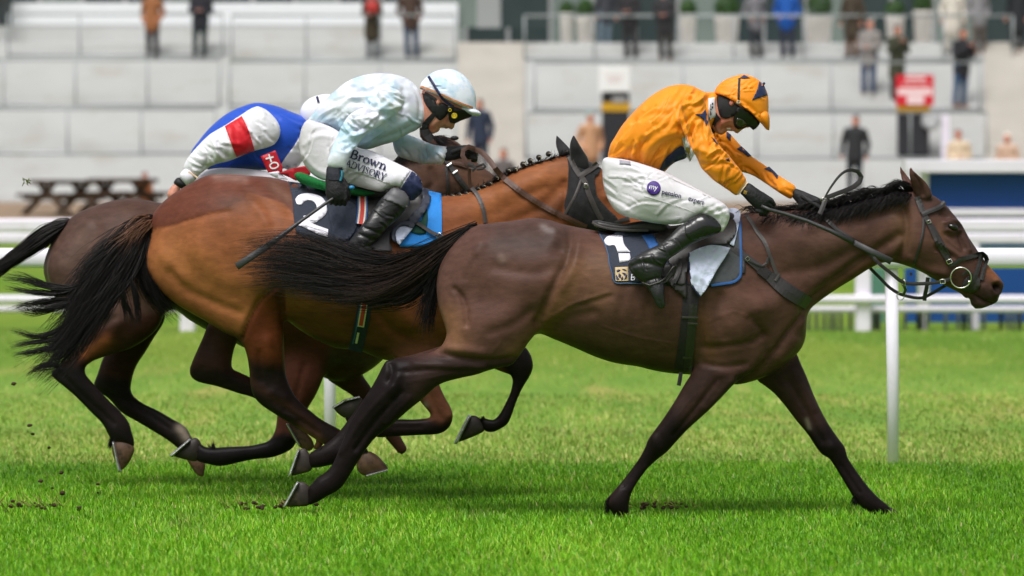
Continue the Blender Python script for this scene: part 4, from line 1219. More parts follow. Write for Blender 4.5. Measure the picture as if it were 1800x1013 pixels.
coat = zones(px, py, c1, [
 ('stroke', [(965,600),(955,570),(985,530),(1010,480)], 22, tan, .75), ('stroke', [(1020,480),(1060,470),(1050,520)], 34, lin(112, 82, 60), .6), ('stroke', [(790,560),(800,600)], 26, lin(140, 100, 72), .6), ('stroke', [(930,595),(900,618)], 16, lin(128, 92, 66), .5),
 ('stroke', [(1000,420),(990,470)], 16, lin(70, 50, 38), .6), ('stroke', [(880,420),(960,420)], 36, lin(62, 50, 48), .7),  # rump stroke: coat colour darkened to offset the light falling there
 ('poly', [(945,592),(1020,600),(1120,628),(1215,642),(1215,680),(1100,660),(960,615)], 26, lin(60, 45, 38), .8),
 ('stroke', [(1260,480),(1290,530),(1300,600)], 40, lin(86, 62, 50), .5), ('stroke', [(1230,560),(1250,620)], 16, lin(110, 76, 50), .5),
 ('stroke', [(1400,440),(1500,420)], 34, lin(84, 62, 54), .6), ('stroke', [(1460,505),(1540,460)], 10, lin(98, 66, 46), .6), ('stroke', [(1585,380),(1590,420)], 20, lin(104, 78, 56), .6),
 ('poly', [(640,600),(700,626),(780,622),(850,634),(910,630),(925,650),(840,672),(780,690),(690,760),(600,900),(480,900),(480,760)], 22, lin(52, 38, 36)),
 ('poly', [(640,600),(720,630),(720,720),(690,760),(600,900),(480,900),(480,760)], 40, dk),
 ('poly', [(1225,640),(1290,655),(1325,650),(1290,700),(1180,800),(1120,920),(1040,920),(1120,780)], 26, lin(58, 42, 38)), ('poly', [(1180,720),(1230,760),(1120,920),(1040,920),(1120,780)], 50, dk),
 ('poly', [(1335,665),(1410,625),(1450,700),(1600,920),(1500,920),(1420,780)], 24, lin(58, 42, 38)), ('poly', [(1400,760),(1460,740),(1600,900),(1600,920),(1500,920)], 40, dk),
 ('stroke', [(1640,350),(1690,395),(1720,445)], 20, lin(58, 44, 40), .7), ('stroke', [(1738,470),(1748,482)], 13, lin(140, 88, 58), .8), ('stroke', [(1735,515),(1715,535)], 20, lin(48, 38, 36), .75), ('stroke', [(1755,515),(1750,532)], 10, lin(44, 34, 33), .8),
 ('stroke', [(1610,300),(1615,340)], 14, lin(58, 40, 34), .6), ('stroke', [(1660,405),(1650,420)], 10, lin(110, 78, 54), .5), ('stroke', [(1752,505)], 8, (.008, .005, .004)), ('stroke', [(1664,400),(1674,397),(1686,400)], 7, lin(40, 30, 27), .85),
 ('stroke', [(955,399),(962,404),(970,406)], 6, lin(120, 110, 108), .7), ('stroke', [(880,452),(884,456)], 7, lin(118, 100, 92), .5),
 ('stroke', [(1418,738),(1422,752)], 4, lin(120, 112, 96), .7),
])
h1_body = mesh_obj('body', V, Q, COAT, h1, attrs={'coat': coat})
H1T = bvh((V, Q))
hoof(h1, [(525,848),(537,849),(544,857),(546,872),(543,888),(530,890.5),(500,891.5,1)], -.10, [(497,892,1),(522,846,1),(527,848,1),(503,892,1)])
hoof(h1, [(526,791),(534,788),(543,796),(549,809),(548,826),(530,833),(509,838,1)], .08, [(506,838,1),(524,788,1),(528,791,1),(512,838,1)])
hoof(h1, [(1073,893),(1085,890),(1100,894),(1107,902),(1108,915),(1097,914),(1084,912.5)], -.10)
hoof(h1, [(1526,896),(1540,892),(1556,890),(1570,894),(1584,906,1),(1570,909),(1545,908)], .10)
B = Buf(); B.ball(hit(H1T, 1674.5, 399) + Vector((0, .007, 0)), .021, sx=1.2, sz=.72, n=16, m=10, rot=Vector((0, 0, 1)).rotation_difference(Vector((.35, 0, 1)))); B.build('eye', EYE, h1)
# mane blown back from the crest
_r = random.Random(2)
g = []
for a, b in ((1608,334),(1596,334),(1582,336),(1566,340),(1550,344),(1534,347),(1516,352),(1498,357),(1478,362),(1458,365),(1430,368),(1400,369),(1360,371),(1325,372)):
    u = _r.uniform(2, 13)
    g.append([(a, b + 4, -.03), (a - 10, b - u * .8, -.045), (a - 24, b - u, -.05), (a - 36, b - u * .3 + 2, -.05), (a - 46, b + 7, -.06)])
hair('mane', g, 620, .0019, HAIRB, h1, seg=13, jit=.006, seed=3, curl=.010, clump=1.0, flare=1.2)
g = [[(a, b + 3, -.04), (a - 8, b + 12, -.085), (a - 20, b + 24 + w, -.10)] for a, b, w in ((1600,338,0), (1580,337,4), (1555,342,6), (1530,349,8), (1505,356,12), (1480,362,14), (1455,366,12), (1420,370,8), (1380,372,6), (1340,376,4))]
hair('mane', g, 1300, .0015, HAIRB, h1, seg=10, jit=.009, seed=4, curl=.007, clump=.8)
# tail streaming backwards
g = [[(836,396,-.02),(800,412,.02),(750,440,.10),(690,461,.22),(630,450,.36),(560,425,.48),(480,422,.57),(424,434,.60)],
     [(834,397,-.02),(795,422,.01),(745,450,.10),(690,466,.22),(620,462,.36),(540,447,.5),(440,452,.6)],
     [(832,399,-.02),(790,432,.0),(745,462,.09),(690,480,.22),(610,476,.36),(520,466,.5),(432,470,.6)],
     [(830,401,-.02),(786,442,0),(745,475,.08),(690,494,.2),(610,494,.34),(530,486,.48),(436,486,.6)],
     [(828,404,-.01),(782,450,0),(748,490,.08),(700,510,.18),(640,514,.3),(560,506,.42),(480,492,.52)],
     [(826,407,0),(778,460,0),(750,500,.06),(715,525,.12),(670,527,.22),(620,523,.32),(570,512,.42)]]
hair('tail', g, 2400, .0016, HAIRB, h1, seg=17, jit=.015, seed=5, flare=1.3, clump=1.1)
hair('tail', g[:5], 220, .0015, HAIRR, h1, seg=22, jit=.022, seed=55, flare=1.5, clump=1.2)
hair('tail', [[(826,405,-.01),(784,450,0),(740,490,.05),(690,520,.12),(640,528,.2),(600,523,.28)], [(826,403,-.02),(790,440,0),(740,475,.06),(690,500,.14),(630,515,.24),(580,520,.32)]], 160, .0017, HAIRR, h1, seg=16, jit=.016, seed=6)
hair('tail', [[(826,406,.01),(776,470,.02),(757,520,.03),(742,560,.03)], [(824,410,.02),(774,480,.03),(760,540,.04),(752,590,.04)]], 500, .0018, HAIRB, h1, seg=12, jit=.010, seed=7)

# ---- horse 2, behind it: bright bay with plaits and a black hood
y2 = 1.05
h2 = thing('horse', 'bright bay racehorse with plaited mane and black ear hood beside number 1', 'horse', (float(W(640, 600, y2)[0]), y2, 0))
h2_torso = [(268,378),(283,359),(299,345),(320,331),(347,316),(365,308.5),(400,306.5),(440,309),(482,313),(520,323),(560,334),(620,343),(690,347),(740,346),(778,343),(809,341),(840,331),(871,319),(893,306),(920,294),(953,283),(987,273),(1005,270),(1030,281),(1053,293),(1066,306),(1080,330),(1095,358),(1110,378),(1127,386),(1137,400),(1138,415),(1126,432),(1098,440),(1084,436),(1070,424),(1048,412),(1025,425),(1000,424),(975,428),(950,440),(925,455),(905,468),(893,500),(888,530),(880,560),(862,590),(835,612),(800,625),(740,636),(673,632),(633,617),(588,611),(553,596),(527,580),(497,561),(470,572),(440,585),(400,585),(360,562),(333,546),(299,524),(277,503),(264,481),(256,456),(257,438),(261,415)]
h2_k = [(290,430,.75),(380,430,.9),(500,450,.98),(640,480,.96),(760,520,.84),(820,440,.62),(900,380,.5),(960,340,.5),(1030,350,.6),(1090,400,.66)]
h2p = [
 Flat(h2_torso, Y=y2, k=h2_k, blend=.02),
 # near hind
 Flat([(300,400),(275,420),(259,445),(258,470),(268,492),(285,513),(310,533),(340,551),(370,568),(395,585),(418,596),(427,606),(434,625),(438,650),(440,675),(446,697),(458,711),(475,723),(504,741),(530,757),(555,773),(572,783),(586,795),(600,806),(615,815),(630,812),(642,800),(640,793),(620,776),(600,757),(578,745),(560,734),(544,721),(530,709),(518,695),(510,680),(503,661),(500,627),(499,590),(499,560),(520,530),(515,470),(470,420),(400,390),(340,385)],
      Y=[(380,460,y2-.10),(460,580,y2-.14),(470,690,y2-.12),(620,800,y2-.10)], k=[(390,460,.6),(450,560,.62),(470,620,.72),(475,690,.62),(530,740,.62),(595,785,.75),(640,805,.85)], blend=.05),
 # far hind
 Flat([(400,540),(372,560),(356,595),(348,613),(337,638),(333,652),(336,663),(347,671),(380,679),(420,692),(444,699),(470,712),(495,728),(512,742),(528,756),(545,764),(556,775),(548,790),(562,790),(570,775),(556,752),(530,728),(505,705),(470,684),(441,664),(420,654),(408,648),(407,640),(412,613),(425,585),(440,560)],
      Y=[(390,590,y2+.13),(345,655,y2+.12),(550,780,y2+.1)], k=[(390,590,.6),(350,650,.62),(440,680,.6),(520,740,.75)], blend=.03),
 # near fore, folded
 Flat([(700,560),(686,600),(700,640),(722,680),(739,706),(757,732),(735,737),(704,737),(680,738),(660,738),(640,735),(625,728),(612,722),(606,733),(612,745),(630,755),(650,763),(663,769),(700,767),(740,765),(771,763),(784,757),(793,746),(796,732),(793,718),(783,700),(773,678),(765,650),(775,610),(760,570)],
      Y=[(730,600,y2-.13),(780,740,y2-.13),(620,740,y2-.13)], k=[(730,600,.55),(750,680,.72),(783,740,.75),(700,752,.8),(640,748,.85)], blend=.04),
 # far fore, reaching forward
 Flat([(780,560),(800,610),(850,640),(885,655),(898,660),(901,668),(897,690),(888,710),(878,728),(868,738),(855,736),(843,733),(845,745),(852,758),(866,760),(880,754),(892,746),(899,732),(908,706),(920,680),(931,662),(937,646),(935,630),(927,614),(905,598),(860,570),(820,540)],
      Y=[(810,580,y2+.1),(910,640,y2+.1),(850,745,y2+.1)], k=[(820,590,.6),(915,640,.75),(900,700,.8),(865,748,.9)], blend=.04),
 Flat([(1008,238,1),(1014,250),(1022,264),(1031,279),(1033,295),(1018,302),(1008,290),(1004,270),(1004,252)], Y=[(1008,238,y2-.08),(1018,295,y2-.05)], k=.7, blend=.012, step=3),
 Flat([(978,239,1),(988,249),(1000,262),(1008,275),(1006,290),(992,285),(984,270),(979,254)], Y=[(978,239,y2+.08),(998,280,y2+.05)], k=.7, blend=.012, step=3),
]
V, Q = solid(h2p, res=.0096, smooth=2)
h2s = [
 ([(267,407),(300,398),(340,385),(400,372)], 5, -.004), ([(430,330),(455,350),(470,370),(480,395)], 12, -.004), ([(445,355),(462,375),(470,392)], 12, .005), ([(478,330),(500,345),(508,372)], 11, -.0035),
 ([(300,480),(330,510),(370,530),(420,550)], 10, -.007), ([(290,450),(320,490)], 14, .006), ([(350,440),(400,490),(470,500)], 26, .008), ([(440,430),(470,470),(480,500)], 12, -.006),
 ([(485,505),(462,522),(440,560),(425,595)], 5, -.009), ([(492,520),(500,560)], 7, -.010), ([(540,530),(570,560),(610,580)], 16, .005), ([(520,560),(560,580),(600,595)], 9, -.005),
 ([(470,600),(475,640)], 10, .006), ([(455,620),(460,670)], 5, -.005), ([(480,690),(500,700)], 9, .007), ([(500,720),(560,760)], 4, -.005), ([(470,690),(480,715),(520,735)], 5, .004),
 ([(660,545),(690,580),(720,590)], 10, -.007), ([(700,540),(720,570)], 18, .008), ([(740,420),(800,420)], 24, .006), ([(800,400),(850,385),(880,370)], 16, -.006), ([(850,400),(900,390),(950,365),(985,330)], 12, -.008), ([(890,340),(950,315)], 18, .007), ([(920,345),(960,330)], 8, -.004),
 ([(985,380),(995,350),(992,320)], 7, -.009), ([(1020,360)], 30, .008), ([(1066,345)], 10, .008), ([(752,690),(775,735)], 5, -.005), ([(790,730)], 9, .006), ([(690,752),(740,750)], 3, -.004), ([(360,600),(350,640)], 6, .004),
 ([(1013,256),(1018,275),(1020,290)], 4, -.007),
]
V = sculpt(V, Q, [(a, b * .9, c * 1.55) for a, b, c in h2s])
px, py = PX(V)
bay, red, blk = lin(131, 79, 51), lin(92, 48, 30), lin(32, 24, 23)
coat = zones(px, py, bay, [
 ('stroke', [(300,450),(350,480),(430,540)], 50, lin(158, 102, 60), .75), ('stroke', [(440,440),(480,480)], 30, lin(124, 80, 50), .5),  # broad flank stroke: a highlight painted into the coat colour
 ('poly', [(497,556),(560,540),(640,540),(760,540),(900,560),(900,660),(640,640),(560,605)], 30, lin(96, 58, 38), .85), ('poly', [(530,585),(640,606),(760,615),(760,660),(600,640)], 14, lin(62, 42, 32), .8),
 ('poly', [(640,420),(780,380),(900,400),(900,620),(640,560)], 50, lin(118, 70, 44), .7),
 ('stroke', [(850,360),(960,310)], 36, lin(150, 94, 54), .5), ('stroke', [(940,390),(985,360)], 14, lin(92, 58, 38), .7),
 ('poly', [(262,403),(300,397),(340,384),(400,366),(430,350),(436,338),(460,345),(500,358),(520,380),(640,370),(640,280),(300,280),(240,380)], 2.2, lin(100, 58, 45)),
 ('stroke', [(440,345),(400,360)], 16, lin(86, 56, 44), .7), ('stroke', [(380,311),(430,314)], 8, lin(150, 120, 110), .45), ('stroke', [(480,325),(505,350)], 14, lin(104, 78, 66), .7),
 ('poly', [(487,503),(463,520),(444,550),(420,598),(330,660),(330,720),(700,860),(700,700),(520,660),(505,560),(500,505)], 3, red),
 ('stroke', [(470,540),(480,600),(470,640)], 20, lin(120, 64, 38), .6), ('poly', [(430,630),(500,640),(600,740),(660,800),(600,830),(440,720)], 34, blk), ('stroke', [(500,715),(540,745)], 10, lin(84, 52, 40), .6),
 ('poly', [(345,560),(425,590),(415,650),(560,750),(560,800),(330,680)], 18, lin(66, 42, 36)), ('poly', [(330,640),(400,650),(560,750),(560,800),(330,690)], 26, blk),
 ('poly', [(690,600),(790,600),(800,740),(760,780),(600,780),(600,700)], 20, lin(96, 60, 44)), ('poly', [(600,700),(750,735),(775,745),(800,735),(790,790),(600,790)], 16, blk), ('stroke', [(748,712)], 5, lin(150, 140, 128), .6),
 ('poly', [(850,605),(900,590),(950,600),(950,700),(900,800),(780,800),(815,715),(870,690),(890,655)], 14, lin(27, 22, 22)),
 ('stroke', [(1095,395),(1115,425)], 22, lin(150, 84, 50), .6),
 ('stroke', [(636,803),(650,806)], 18, lin(150, 118, 96), .8), ('stroke', [(527,768),(548,782)], 16, lin(140, 96, 70), .8),
])
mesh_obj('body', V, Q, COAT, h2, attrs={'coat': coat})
H2T = bvh((V, Q))
hoof(h2, [(636,796),(650,794),(662,800),(673,811),(682,823),(680,828),(660,832),(640,836),(629,828),(627,816)], y2-.10, [(642,834.5,1),(681,824,1),(682,828,1),(644,838,1)], k=.85, mat=HOOFB)
hoof(h2, [(504,746),(516,746),(532,756),(548,772),(552,785),(545,793),(530,788),(516,772)], y2+.1, [(502,744,1),(507,744,1),(530,783,1),(526,786,1)], k=.8, mat=HOOFB)
hoof(h2, [(585,716,1),(600,706),(618,700),(634,699),(640,712),(634,728),(618,737),(604,734),(592,725)], y2-.13, [(583,716,1),(606,702,1),(632,696,1),(633,700,1),(608,706,1),(586,719,1)], k=.75)
hoof(h2, [(828,731),(838,732),(848,742),(852,756),(836,766),(800,780,1),(808,758)], y2+.1, [(797,780,1),(823,729,1),(829,731,1),(804,781,1)], k=.75)
BRAID = M('black_plait', lin(30, 25, 24), rough=.5, var=.4, vscale=200, bump=.003, bscale=180)
THREAD = M('white_thread', lin(190, 180, 150), rough=.8)
for i, (a, b) in enumerate([(782,347),(795,345),(808,343),(820,341),(832,336),(840,332),(850,328),(861,323),(872,316),(882,311),(893,303),(905,301),(919,292),(932,286),(947,280),(964,274)]):
    up = 0 if i < 8 else 3
    r = .0125 if i < 8 else .013
    p = W(a, b - up, y2 - .035)
    B = Buf(); B.ball(p, r, sz=1.05, n=10, m=7); o = B.build('plait', BRAID, h2)
    B = Buf(); B.ring(p + np.array([.004, -r * .8, -.003]), r * .55, .0017, n=12, m=5, a0=.4, a1=2.8 + (i % 3) * .5); B.build('plait_thread', THREAD, o)
g = [[(a, b + 3, y2 - .02), (a + 3, b - 3, y2 - .03), (a + 8, b - 1, y2 - .04)] for a, b in ((770,347),(800,343),(830,335),(860,322),(890,306),(920,294),(950,284),(985,273),(1000,270))]
hair('mane', g, 700, .0014, HAIRB, h2, seg=6, jit=.006, seed=8)
g = [[(268,382,y2-.02),(235,395,y2-.08),(195,425,y2-.12),(160,450,y2-.15),(135,480,y2-.16)],
     [(268,384,y2-.02),(238,402,y2-.08),(195,445,y2-.14),(150,505,y2-.18),(120,560,y2-.2),(95,620,y2-.2)],
     [(268,387,y2-.02),(240,412,y2-.08),(200,470,y2-.14),(160,540,y2-.18),(120,600,y2-.2),(80,645,y2-.2),(62,662,y2-.2)],
     [(268,390,y2-.02),(246,425,y2-.08),(215,480,y2-.14),(175,545,y2-.18),(135,605,y2-.2),(90,650,y2-.2),(68,664,y2-.2)],
     [(267,394,y2-.02),(250,435,y2-.08),(225,490,y2-.13),(180,520,y2-.16),(130,545,y2-.18),(90,590,y2-.2)]]
hair('tail', g, 2000, .0019, HAIRB, h2, seg=15, jit=.018, seed=9, flare=1.2, clump=.8)
hair('tail', [[(268,383,y2-.02),(238,398,y2-.09),(205,422,y2-.14),(185,448,y2-.16)], [(268,388,y2-.02),(245,405,y2-.09),(222,428,y2-.13),(212,455,y2-.15)]], 420, .0019, M('tan_hair', lin(104, 70, 50), rough=.45, var=.5, vscale=30), h2, seg=12, jit=.016, seed=10)
hair('tail', [[(267,392,y2-.02),(258,430,y2-.06),(262,480,y2-.1),(290,530,y2-.1),(320,556,y2-.08)], [(267,396,y2-.02),(252,440,y2-.08),(245,490,y2-.12),(265,525,y2-.12),(290,545,y2-.1)]], 600, .0019, HAIRB, h2, seg=14, jit=.012, seed=11)
for k, gg in enumerate(([(150,500),(110,505),(70,498),(30,485),(2,480)], [(140,505),(105,515),(60,512),(15,505)], [(130,525),(90,527),(55,530),(20,540)], [(125,530),(85,540),(50,545),(25,537)], [(130,560),(100,580),(60,590),(20,578)], [(125,585),(90,595),(55,600),(15,607)], [(115,600),(80,612),(50,618),(22,622)], [(200,500),(190,530),(185,545),(178,560)], [(215,500),(216,530),(222,545),(228,570)], [(230,490),(236,520),(238,545),(236,570)], [(100,640),(75,640),(55,648),(45,655)])):
    hair('tail', [[(a, b, y2 - .2) for a, b in gg], [(a + 2, b + 5, y2 - .19) for a, b in gg]], 90, .0016, HAIRB, h2, seg=12, jit=.006, seed=20 + k, curl=.006)

# ---- horse 3, furthest: dark brown with a short tail
y3 = 2.1
h3 = thing('horse', 'dark brown racehorse at the rear left, mostly hidden behind the bay', 'horse', (float(W(420, 600, y3)[0]), y3, 0))
h3_torso = [(123,385),(144,371),(173,360),(200,352.5),(227,349),(253,351),(283,357),(330,362),(400,364),(480,350),(540,326),(590,314),(640,302),(690,283),(725,262),(748,244),(765,238),(785,241),(803,249),(822,266),(842,288),(870,310),(895,340),(915,368),(928,390),(925,408),(908,414),(890,408),(868,392),(840,380),(810,372),(780,370),(757,385),(740,420),(720,470),(705,520),(700,570),(690,610),(665,640),(630,662),(590,670),(550,655),(500,632),(460,620),(431,612),(400,596),(359,578),(332,562),(305,544),(280,558),(240,575),(180,580),(140,565),(110,540),(95,520),(85,503),(80,492),(76.5,471),(83,444),(96,417),(107,403)]
h3_k = [(120,460,.75),(220,450,.92),(350,470,.98),(500,500,.95),(600,540,.84),(650,430,.62),(720,320,.5),(790,300,.58),(880,370,.66)]
h3p = [
 Flat(h3_torso, Y=y3, k=h3_k, blend=.02),
 # near hind
 Flat([(100,440),(85,470),(92,505),(112,540),(140,570),(150,590),(140,608),(120,630),(100,645),(89,658),(93,664),(110,678),(128,693),(160,725),(181,747),(192,768),(199,778),(207,778),(222,782),(234,788),(236,775),(232,762),(227,744),(213,725),(192,704),(175,687),(162,672),(150,657),(149,648),(160,637),(184,627),(230,612),(270,585),(285,560),(280,500),(220,440),(150,420)],
      Y=[(200,480,y3-.1),(200,590,y3-.14),(110,650,y3-.13),(225,780,y3-.1)], k=[(190,490,.6),(220,580,.6),(150,640,.65),(115,665,.62),(170,710,.6),(220,765,.8)], blend=.05),
 # far hind
 Flat([(200,560),(190,610),(180,632),(171,659),(165,676),(172,688),(190,700),(213,725),(240,741),(267,757),(293,773),(310,786),(326,800),(345,806),(348,792),(338,772),(331,757),(320,746),(307,739),(280,723),(248,707),(233,694),(230,685),(232,667),(240,643),(255,620),(267,600),(290,555),(250,540)],
      Y=[(240,590,y3+.12),(200,680,y3+.12),(330,780,y3+.1)], k=[(240,590,.62),(205,660,.66),(260,730,.6),(320,770,.8)], blend=.04),
 # near fore, folded
 Flat([(520,570),(500,590),(492,640),(488,690),(487,732),(483,758),(472,775),(453,781),(435,784),(400,785.5),(373,787),(357,784),(349,775),(344,790),(346,810),(365,816),(384,820),(395,819),(440,809),(480,804),(497,798),(512,790),(522,776),(530,755),(541,719),(555,695),(567,667),(575,635),(580,590)],
      Y=[(540,620,y3-.13),(510,770,y3-.13),(350,800,y3-.13)], k=[(540,620,.6),(520,700,.72),(505,780,.75),(430,797,.85),(360,800,.9)], blend=.04),
 # far fore
 Flat([(590,610),(572,640),(574,664),(596,681),(620,697),(650,730),(670,760),(690,785),(705,800),(716,792),(706,770),(690,740),(668,705),(649,676),(636,655),(640,630),(620,600)],
      Y=y3+.1, k=.7, blend=.04),
 Flat([(735,220,1),(742,224),(752,236),(764,246),(770,256),(760,262),(748,254),(738,240)], Y=y3-.07, k=.7, blend=.012, step=3),
]
V, Q = solid(h3p, res=.0105, smooth=2)
h3s = [([(150,400),(130,440),(110,470)], 16, .006), ([(170,400),(150,450),(140,490)], 10, -.005), ([(200,560),(150,590),(110,640)], 6, -.006), ([(260,360),(300,390)], 10, -.004), ([(205,570),(190,600)], 12, .006), ([(110,660),(150,700),(200,745)], 5, -.005),
       ([(190,690),(250,720),(300,755)], 5, -.005), ([(535,640),(515,720)], 6, -.006), ([(510,770)], 10, .006), ([(757,300),(762,320),(748,340)], 8, -.010), ([(800,320)], 24, .008), ([(700,290),(740,280)], 12, -.005), ([(600,640),(580,660)], 8, -.006)]
V = sculpt(V, Q, [(a, b * .9, c * 1.5) for a, b, c in h3s])
px, py = PX(V)
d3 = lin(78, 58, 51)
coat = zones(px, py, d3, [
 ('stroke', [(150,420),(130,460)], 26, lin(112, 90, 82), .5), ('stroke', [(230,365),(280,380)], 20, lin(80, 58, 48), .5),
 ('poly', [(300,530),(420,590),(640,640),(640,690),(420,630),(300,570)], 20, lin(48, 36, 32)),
 ('stroke', [(560,640),(630,650)], 18, lin(86, 74, 66), .7),
 ('poly', [(60,600),(150,585),(300,540),(290,600),(250,700),(350,780),(350,850),(180,850),(60,680)], 18, lin(58, 36, 30)), ('stroke', [(150,620),(185,600)], 14, lin(134, 78, 48), .75),
 ('poly', [(60,640),(150,640),(200,690),(250,760),(250,850),(180,850),(60,680)], 24, lin(28, 24, 25)), ('poly', [(160,660),(235,670),(345,750),(345,850),(160,720)], 20, lin(32, 26, 26)),
 ('stroke', [(318,752),(328,768)], 9, lin(168, 152, 138), .95), ('stroke', [(210,785),(225,790)], 8, lin(116, 88, 66), .8),
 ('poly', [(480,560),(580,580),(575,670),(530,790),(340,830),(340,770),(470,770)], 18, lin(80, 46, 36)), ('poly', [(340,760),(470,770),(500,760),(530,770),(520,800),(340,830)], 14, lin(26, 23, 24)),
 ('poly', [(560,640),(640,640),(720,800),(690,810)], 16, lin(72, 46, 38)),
 ('stroke', [(745,245),(735,222)], 12, lin(40, 30, 28), .9), ('stroke', [(640,310),(700,300),(760,300)], 40, lin(92, 66, 54), .6), ('stroke', [(830,310),(850,330)], 22, lin(112, 78, 58), .5),
])
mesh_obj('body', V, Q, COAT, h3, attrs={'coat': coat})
H3T = bvh((V, Q))
hoof(h3, [(201,773),(212,772),(228,776),(236,788),(233,802),(222,820),(211,829,1),(203,812),(197,792)], y3-.1, [(197,776,1),(202,776,1),(214,829,1),(208,831,1)], k=.7, mat=HOOFB)
hoof(h3, [(326,800),(345,802),(360,812),(358,838,1),(348,836),(334,818)], y3+.1, None, k=.7, mat=HOOFB)
hoof(h3, [(334,773),(346,770),(354,782),(352,802),(345,811),(325,808),(301,801,1)], y3-.13, [(298,800,1),(333,771,1),(337,774,1),(303,804,1)], k=.75)
hair('mane', [[(690,286,y3-.04),(700,284,y3-.08),(706,292,y3-.1)], [(740,250,y3-.03),(752,256,y3-.07),(764,266,y3-.1)], [(766,242,y3-.03),(785,246,y3-.05),(800,250,y3-.05)]], 500, .0018, HAIRB, h3, seg=7, jit=.008, seed=31)
# the docked, bandaged-looking short tail is a thick dark stem of hair
V, Q = solid([Flat([(124,385),(103,384),(80,397),(53,421),(25,445),(0,464),(-30,486),(-28,500),(0,481),(21,466),(53,446),(80,434),(96,420),(108,406)], Y=y3-.02, k=.8, blend=0)], res=.006)
mesh_obj('tail', V, Q, M('tail_hair', lin(36, 31, 30), rough=.4, spec=.5, var=.5, vscale=40, stretch=(.6, 1, 1.2), bump=.004, bscale=90), h3)
hair('tail', [[(118,388,y3-.05),(80,398,y3-.07),(40,430,y3-.07),(0,462,y3-.07),(-40,500,y3-.07)], [(112,398,y3-.06),(80,418,y3-.09),(40,445,y3-.09),(0,472,y3-.09),(-40,505,y3-.09)], [(108,405,y3-.04),(80,432,y3-.06),(40,455,y3-.06),(0,481,y3-.06),(-40,510,y3-.06)]], 900, .0018, HAIRB, h3, seg=14, jit=.006, seed=32)

# feathers of long hair behind the fetlocks
for k, (hh, a, b, c, d, Y) in enumerate(((h1, 574, 838, 562, 856, -.10), (h1, 561, 790, 552, 802, .08), (h1, 1068, 876, 1061, 898, -.10), (h1, 1500, 872, 1497, 890, .10), (h2, 846, 735, 838, 744, y2 + .1), (h2, 640, 792, 630, 800, y2 - .1), (h3, 195, 768, 188, 784, y3 - .1), (h3, 372, 786, 368, 776, y3 - .13))):
    hair('fetlock_hair', [[(a + 4, b - 3, Y - .02), (a, b + 3, Y - .02), (c + 3, d - 2, Y - .015)], [(a + 8, b + 6, Y), (a + 3, b + 11, Y), (c + 6, d + 3, Y)], [(a + 4, b - 2, Y + .02), (a, b + 4, Y + .02), (c + 2, d, Y + .015)]], 110, .0013, HAIRB, hh, seg=7, jit=.005, seed=70 + k)

def merge(parent, base):
    """one mane, one tail: the strands laid in several passes become a single part"""
    obs = [c for c in parent.children if c.name.split('.')[0] == base]
    if len(obs) < 2: return
    bm = bmesh.new(); mats = []
    for o in obs:
        n0 = len(bm.faces)
        bm.from_mesh(o.data); bm.faces.ensure_lookup_table()
        m = o.data.materials[0]
        if m not in mats: mats.append(m)
        k = mats.index(m)
        for i in range(n0, len(bm.faces)): bm.faces[i].material_index = k
    me = obs[0].data; me.materials.clear()
    for m in mats: me.materials.append(m)
    bm.to_mesh(me); bm.free()
    for o in obs[1:]:
        d = o.data; bpy.data.objects.remove(o); bpy.data.meshes.remove(d)
for _h in (h1, h2, h3):
    merge(_h, 'mane'); merge(_h, 'tail')
# ------------------------------------------------------------------ the riders
def folds(poly, n, ang, ln, r, amp, seed, spread=18):
    """random creases inside an outline: direction ang (degrees in the picture) or control points (x, y, angle)"""
    rng = random.Random(seed)
    P = np.array([q[:2] for q in poly], float); lo = P.min(0); hi = P.max(0)
    out = []
    while len(out) < n:
        x, y = rng.uniform(lo[0], hi[0]), rng.uniform(lo[1], hi[1])
        if not inside(np.array([x]), np.array([y]), P)[0]: continue
        a = math.radians(float(ctl(ang, np.array([x]), np.array([y]))[0]) + rng.gauss(0, spread))
        L = rng.uniform(*ln) / 2; b = rng.uniform(-.25, .25) * L
        ca, sa = math.cos(a), math.sin(a)
        rr = rng.uniform(*r) * .72
        A = rng.uniform(.5, 1) * amp * 1.35 * rng.choice((-1, 1, -1))
        line = [(x - ca * L, y - sa * L), (x - sa * b, y + ca * b), (x + ca * L, y + sa * L)]
        out.append((line, rr, A))
        out.append(([(p[0] - sa * rr * 1.6, p[1] + ca * rr * 1.6) for p in line], rr, -A * .7))
    return out

def worn(name, pieces, res, mat, parent, strokes=(), smooth=1, attrs=None):
    V, Q = solid(pieces, res=res, smooth=smooth)
    if strokes: V = sculpt(V, Q, strokes)
    o = mesh_obj(name, V, Q, mat, parent, attrs={k: f(*PX(V)) for k, f in (attrs or {}).items()})
    return o, (V, Q)

def glove(parent, palm, Y, fingers, thumb, cuff=None, mat=None, k=.8):
    ps = [Flat(palm, Y=Y, k=k, blend=.006, step=3)] + [Rod(f, blend=.004) for f in fingers] + [Rod(thumb, blend=.006)]
    o, VQ = worn('glove', ps, .004, mat or GLOVEM, parent, smooth=1)
    return o, VQ

def body(parent, face, clothed, zspan, xspan, strokes=()):
    for p in clothed: p.grow = -.024
    for p in face: p.grow = 0
    V, Q = solid(clothed + face, res=.017, fine=.0045, xs=(xspan,), zs=(zspan,), smooth=1)
    if strokes: V = sculpt(V, Q, strokes)
    mesh_obj('body', V, Q, SKIN, parent)
    return V, Q

def span(pa, pb, Y):
    a, b = W(pa[0], pa[1], Y), W(pb[0], pb[1], Y)
    return (min(a[0], b[0]), max(a[0], b[0])), (min(a[2], b[2]), max(a[2], b[2]))

